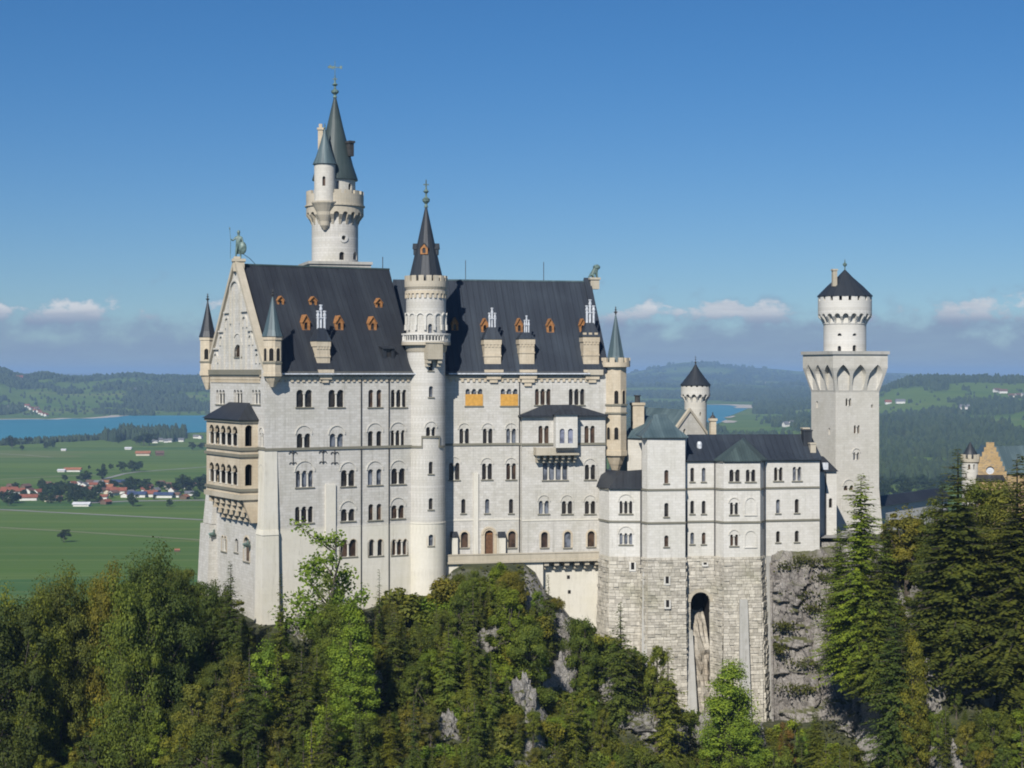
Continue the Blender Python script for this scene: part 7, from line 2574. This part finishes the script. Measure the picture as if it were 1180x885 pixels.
def far_woods():
    rg = random.Random(77)
    left, right = [], []
    for side, lst, a, b, rmin, rmax, n in (('l', left, -220, 420, 6650, 13500, 26000), ('r', right, 640, 1480, 2700, 21000, 42000)):
        for _ in range(n):
            px = rg.uniform(a, b)
            iv = rg.uniform(1 / rmax, 1 / rmin) if side == 'r' else 1 / rg.uniform(rmin, rmax)
            y = 1 / iv
            if side == 'r' and rg.random() < .35: y = rg.uniform(5000, 12000)
            x = xat(px, y)
            z = far_h(x, y)
            if not wooded(x, y, z): continue
            s = min(2.6, max(.75, y / 6500))
            lst.append((x, y - 20, z, 13 * s * rg.uniform(.7, 1.3), (15 + 5 * s) * rg.uniform(.7, 1.25)))
    # single trees and hedges dotted over the fields beyond the lake
    for _ in range(700):
        px = rg.uniform(-30, 300); y = rg.uniform(6700, 9300); x = xat(px, y)
        left.append((x, y - 20, far_h(x, y), 9 * rg.uniform(.6, 1.3), 13 * rg.uniform(.6, 1.3)))
    for _ in range(500):
        px = rg.uniform(820, 1215); y = rg.uniform(3400, 9000); x = xat(px, y)
        if img(x, y, 0)[1] > 462 and px < 870: continue
        right.append((x, y - 20, far_h(x, y), 8 * rg.uniform(.6, 1.3), 12 * rg.uniform(.6, 1.3)))
    clump_mesh('distant_wood', left, 'dark woods spread over the blue hills beyond the lake')
    clump_mesh('distant_wood', right, 'dark woods spread over the rolling country behind the square tower')
    cop = []
    # copse on the near lakeshore and the tree line along the water
    for _ in range(420):
        px = rg.uniform(121, 216); t = rg.random()
        py = 508 - t * (8.5 if px > 140 else 3) + 1.2 * math.sin(px * .2)
        p = plainpt(px, py)
        cop.append((p.x, p.y - 20, 0, 8 * rg.uniform(.7, 1.3), 27 * rg.uniform(.75, 1.15)))
    for _ in range(260):
        px = rg.uniform(0, 130)
        py = 512.5 - px * .055 + rg.uniform(-.8, .9)
        p = plainpt(px, py)
        cop.append((p.x, p.y - 20, 0, 8 * rg.uniform(.6, 1.3), 13 * rg.uniform(.5, 1.3)))
    clump_mesh('lakeside_wood', cop, 'dark wood and tree line on the near shore of the turquoise lake')
far_woods()
rp = random.Random(303)
fdark = (.022, .040, .018)
def field_tree(px, py, h, label, group=None, wide=1.0, col=None):
    p = plainpt(px, py)
    plant('field', p.x, p.y, 0, h, wide, jit(col or fdark, rp), label, group, rp)
field_tree(73.5, 625, 14.5, 'lone dark round tree in the wide green meadow', wide=1.0)
field_tree(153, 583.5, 17, 'tall dark tree at the meadow edge in front of the village road')
field_tree(195.5, 584, 10, 'small tree in the meadow right of the village')
field_tree(117.5, 552.5, 20, 'dark tree beside the pale track behind the village')
for px in (141, 152, 160.5): field_tree(px, 543.5, 19, 'one of three dark trees in a row beside the pale track', 'three trees beside the track', 1.15)
field_tree(75, 555, 12, 'small tree between the village and the long farm')
for px, py, h in ((14, 516.5, 30), (25, 519.5, 14), (54, 517, 15), (60, 516, 16), (33, 511.5, 16), (166, 513.5, 32), (158, 513, 24), (172, 513, 30), (222, 519, 20), (232, 518.5, 18), (119, 541, 10), (128, 541, 10), (103, 541, 8), (136, 511, 14)):
    field_tree(px, py, h, 'dark bushy tree on the far meadow near the lake', 'trees on the far meadow', rp.uniform(.9, 1.4))
for px, py, h in ((47, 563.5, 26), (4, 578, 24), (14, 580, 28), (20, 579, 22), (10, 583, 18), (52, 573, 22), (58, 571, 26), (63, 574, 30), (69, 570, 24), (75, 572, 30), (81, 575, 26), (87, 573, 30), (93, 576, 26), (99, 578, 26), (104, 579, 22), (109, 576, 26), (113, 571, 24), (98, 556, 28), (93, 555, 20), (117, 564, 22), (115, 580, 14), (145, 565, 26), (152, 563, 28), (160, 562, 24), (167, 564, 28), (149, 568, 18), (183, 564, 22), (188, 563, 18), (210, 568, 40), (214, 566, 30), (206, 563, 26), (222, 564, 24), (229, 563, 32), (234, 562, 34), (238, 563, 30), (226, 575, 18), (128, 574, 14), (178, 576, 12), (60, 580, 20), (70, 580, 18), (80, 580, 18), (50, 566, 22), (57, 565, 20), (66, 566, 24), (72, 564, 22), (79, 566, 24), (85, 569, 24), (91, 570, 24), (97, 572, 24), (27, 573, 18), (39, 574, 18), (17, 565, 18), (49, 578, 18), (55, 580, 18), (89, 579, 22), (128, 562, 20), (132, 563, 22), (164, 567, 22), (156, 567, 20), (170, 569, 16), (194, 566, 18), (203, 567, 20), (218, 567, 26), (232, 567, 26), (238, 567, 26), (108, 569, 20), (150, 575, 12)):
    field_tree(px, py, h * .62, 'dark village tree between the red roofed houses', 'village trees', rp.uniform(1.0, 1.5))
for px, py, h in ((1005, 560, 30), (1022, 566, 24), (1038, 562, 24), (1050, 568, 26), (1062, 562, 24), (1075, 568, 26), (1088, 562, 24), (1070, 575, 26), (1040, 575, 26), (1020, 575, 26), (1100, 565, 26), (1030, 548, 16), (1078, 548, 16), (1100, 552, 18), (1016, 550, 18), (1056, 553, 16), (1092, 556, 20), (1170, 552, 20), (1084, 540, 14), (1016, 538, 14), (1028, 536, 12), (1046, 533, 12), (1012, 570, 24), (1084, 577, 24)):
    field_tree(px, py, h * .8, 'dark tree in the valley behind the curtain wall', 'valley trees behind the curtain wall', rp.uniform(1.2, 1.7))

# ------------------------------------------------------------------ houses on the plain
HM = {'white': plain('white_house_render', (.62, .60, .56), .9, .06, .2), 'cream': plain('cream_house_render', (.52, .46, .36), .9, .06, .2), 'timber': plain('brown_timber', (.13, .085, .055), .9, .15, .4),
      'red': plain('red_roof_tiles', (.21, .072, .042), .85, .2, .2), 'orange': plain('orange_roof_tiles', (.29, .12, .06), .85, .2, .2), 'brown': plain('brown_roof_tiles', (.13, .075, .055), .85, .2, .2), 'grey': plain('grey_roof', (.14, .14, .15), .7, .2, .2), 'blue': plain('bluish_solar_roof', (.05, .07, .13), .35, .2, .2), 'pale': plain('pale_metal_roof', (.55, .55, .56), .5, .1, .2)}
def house_meshes(wall, roof):
    """unit house 1 x 1 footprint, eaves at .5, ridge along x"""
    w = MB()
    e = .5; r_ = .86
    w.poly([(-.5, -.5, -.05), (.5, -.5, -.05), (.5, -.5, e), (-.5, -.5, e)]); w.poly([(.5, .5, -.05), (-.5, .5, -.05), (-.5, .5, e), (.5, .5, e)])
    for s in (-.5, .5): w.poly([(s, -.5, -.05), (s, .5, -.05), (s, .5, e), (s, 0, r_), (s, -.5, e)])
    rr = MB()
    for s in (-1, 1):
        rr.hull8([Vector((-.57, s * .6, e - .07)), Vector((.57, s * .6, e - .07)), Vector((.57, s * .6, e - .02)), Vector((-.57, s * .6, e - .02))],
                 [Vector((-.57, 0, r_)), Vector((.57, 0, r_)), Vector((.57, 0, r_ + .05)), Vector((-.57, 0, r_ + .05))])
    g = MB()
    for x_ in (-.3, 0, .3):
        for z_ in (.1, .32):
            g.poly([(x_ - .055, -.503, z_ - .06), (x_ + .055, -.503, z_ - .06), (x_ + .055, -.503, z_ + .06), (x_ - .055, -.503, z_ + .06)])
    out = []
    for nm, mb, mt in (('walls', w, wall), ('roof', rr, roof), ('windows', g, M['glass'])):
        me = bpy.data.meshes.new(nm)
        me.from_pydata([tuple(v) for v in mb.v], [], mb.f); auto_uv(me); me.materials.append(mt); out.append(me)
    return out
HC = {}
def house(px, py, L, W, H, wall, roof, rot, label, group=None, z=None, name='house', cat='house'):
    if (wall, roof) not in HC: HC[(wall, roof)] = house_meshes(HM[wall], HM[roof])
    p = plainpt(px, py) if z is None else z
    o = thing(name, label, cat, p, group)
    o.rotation_euler = (0, 0, R(rot)); o.scale = (L, W, H)
    for nm, me in zip(('wall', 'roof', 'window'), HC[(wall, roof)]):
        if nm == 'window': continue
        c = bpy.data.objects.new(nm, me); COL.objects.link(c); c.parent = o
RN = {'red': 'red', 'orange': 'orange', 'brown': 'brown', 'grey': 'grey', 'blue': 'blue-grey', 'pale': 'pale'}
house(11, 567.5, 21, 11, 9, 'white', 'red', 6, 'longest red roofed house at the left end of the village')
house(1, 570, 16, 11, 9, 'cream', 'red', -4, 'red roofed house cut by the left picture edge')
house(22.5, 569, 14, 11, 9, 'white', 'red', 10, 'red roofed house in front of the longest red roof')
house(34, 568.5, 12, 10, 8.5, 'white', 'brown', 70, 'brown roofed house right of the longest red roof')
house(33, 576.5, 22, 11, 9, 'white', 'red', 8, 'red roofed white house on the village edge facing the meadow')
house(44, 570.5, 12, 10, 9.5, 'white', 'red', 60, 'bright white gabled house with red roof at the left of the village')
house(94.5, 583.3, 20, 10, 6, 'white', 'pale', -4, 'long white flat building at the meadow edge below the village')
house(122, 558.5, 14, 10, 8, 'white', 'orange', 5, 'orange roofed house standing highest in the village')
house(124, 563.5, 15, 10, 8, 'cream', 'orange', 0, 'orange roofed house below the highest orange roof')
house(140, 558, 29, 13, 8, 'timber', 'blue', 3, 'long blue-grey roofed hall at the back of the village')
house(137, 569, 20, 12, 10, 'white', 'red', 4, 'white gabled house with broad red roof in the village middle')
house(158, 573, 23, 11, 9, 'white', 'blue', 2, 'long white building with blue-grey roof beside the village road')
house(174, 572.5, 17, 12, 10, 'white', 'red', 0, 'large white building with red roof at the right of the village road')
house(189, 573.5, 24, 11, 8.5, 'white', 'blue', -3, 'white building with blue-grey roof at the right end of the village road')
house(101, 566.5, 13, 10, 8.5, 'white', 'red', 12, 'red roofed house behind the village trees')
house(200, 568, 11, 10, 9, 'white', 'brown', 60, 'pale gabled house right of the village road buildings')
house(165, 525, 27, 15, 10.5, 'cream', 'orange', 5, 'long orange roofed farm alone on the meadow near the lake', name='farmhouse', cat='farm')
house(184, 525, 15, 14, 11, 'timber', 'brown', 20, 'brown barn right of the orange farm near the lake', name='barn', cat='barn')
house(84, 543.5, 26, 12, 8, 'white', 'orange', 3, 'long low orange roofed farm on the meadow behind the village', name='farmhouse', cat='farm')
house(71, 543.8, 12, 10, 5.5, 'white', 'pale', 3, 'pale low shed left of the long low farm', name='barn', cat='barn')
house(148, 518, 14, 10, 6, 'white', 'pale', 0, 'single pale shed on the far meadow', name='barn', cat='barn')
house(73.5, 519.5, 10, 8, 5, 'white', 'pale', 0, 'tiny pale hut on the far meadow', name='barn', cat='barn')
house(204, 635.5, 4.5, 3.5, 3, 'timber', 'orange', 20, 'small hut with orange roof in the near meadow beside the castle trees', name='hut', cat='hut')
hv = random.Random(9)
for px, py in ((55, 561, ), (63, 562), (76, 563), (84, 560), (91, 559), (97, 562), (104, 558), (108, 561), (114, 559), (128, 566), (131, 571), (117, 568), (145, 573), (150, 570), (168, 567), (172, 563), (180, 568), (186, 560), (194, 561), (197, 564), (204, 561), (203, 573), (213, 575), (216, 563), (221, 560), (125, 569), (92, 566), (86, 567), (58, 578), (67, 577), (100, 572), (8, 574), (13, 563), (30, 563), (218, 571), (120, 575), (122, 581)):
    wl = hv.choice(['white', 'white', 'white', 'cream', 'timber']); rf_ = hv.choice(['red', 'red', 'orange', 'brown', 'brown', 'grey'])
    house(px, py, hv.uniform(9, 13), hv.uniform(8, 10.5), hv.uniform(7, 9), wl, rf_, hv.choice([0, 10, 80, -15, 60]), '%s house with %s roof among the village trees' % ({'white': 'white', 'cream': 'cream', 'timber': 'brown timber'}[wl], RN[rf_]), 'village houses')
for px, py in ((179, 510.5), (191, 510), (196, 509.5), (201, 508.5), (209, 509), (185, 509), (226, 505), (231, 505.5)):
    house(px, py, hv.uniform(9, 15), 10, 10, 'white', 'grey', hv.choice([0, 70, 20]), 'small white house beside the wood on the near lakeshore', 'white lakeside houses')
def fargp(px, py):
    Y = 5000.0
    while Y < 16000:
        p = at(px, py, Y)
        if p.z <= far_h(p.x, p.y) + .5: return Vector((p.x, p.y - 20, far_h(p.x, p.y)))
        Y += 25
    return plainpt(px, max(py, 436))
for px, py in ((11, 471), (16, 470.5), (20, 470), (25, 471), (35, 470.5), (38, 472), (44, 472), (42, 474.5), (48, 477), (52, 478.5), (55, 479.5), (46, 475), (33, 469)):
    house(px, py, hv.uniform(14, 20), 12, 13, 'white', hv.choice(['red', 'brown', 'grey']), hv.choice([0, 60, 20]), 'tiny house in the village on the far lakeshore', 'houses on the far lakeshore', fargp(px, py))
house(22.5, 438, 42, 22, 24, 'white', 'red', 5, 'white house with red roof high on the hill beyond the lake', None, fargp(22.5, 438))
house(156.5, 451.5, 17, 17, 20, 'white', 'grey', 70, 'single white house on the wooded hill beyond the lake', None, fargp(156.5, 451.5))
house(200, 447, 45, 18, 14, 'cream', 'brown', 0, 'long pale farm on the wooded hill beyond the lake', None, fargp(200, 447), 'farmhouse', 'farm')
for px, py, L_, wl, rf_ in ((1015, 541, 22, 'white', 'red'), (1020, 540, 18, 'cream', 'red'), (1036, 540, 20, 'white', 'grey'), (1046, 541.5, 20, 'white', 'red'), (1060, 541, 24, 'white', 'red'), (1069, 541, 22, 'white', 'grey'), (1065, 538.5, 16, 'cream', 'brown')):
    house(px, py, L_ * .72, 9, 9, wl, rf_, hv.choice([0, 15, 60]), 'small %s house with %s roof in the valley right of the square tower' % (wl, RN[rf_]), 'valley houses right of the square tower')
for px, py in ((1164, 459), (1172, 458), (1178, 457.5), (1154, 453.5), (1147, 452), (1022, 466), (1036, 465), (1109.5, 471), (846, 425 + 26), (880, 441.5), (906, 493), (913, 492)):
    house(px, py, hv.uniform(20, 32), 15, 17, 'white', hv.choice(['red', 'grey', 'brown']), hv.choice([0, 30]), 'far white farmhouse in the hazy fields behind the square tower', 'far farmhouses on the right', fargp(px, py), 'farmhouse', 'farm')

# ------------------------------------------------------------------ the air
def haze():
    q = MB()
    F_ = Frame(0, 0, 0)
    x0, x1, y0, y1, z0, z1 = -58000, 58000, -400, 64000, -3, 262
    q.prism([(x0, y0), (x1, y0), (x1, y1), (x0, y1)], z0, z1)
    m = bpy.data.materials.new('blue_air')
    m.use_nodes = True
    t = NT(m.node_tree)
    m.node_tree.nodes.clear()
    o_ = t.n('ShaderNodeOutputMaterial')
    pv = t.n('ShaderNodeVolumePrincipled')
    pv.inputs['Color'].default_value = (.44, .68, 1.0, 1)
    pv.inputs['Density'].default_value = HAZE_D
    pv.inputs['Anisotropy'].default_value = 0.0
    t.l(pv.outputs[0], o_.inputs['Volume'])
    o = q.build('haze', m)
    o['kind'] = 'stuff'
    o['label'] = 'thin blue haze over the plain and far hills'
HAZE_D = 5.6e-5
haze()
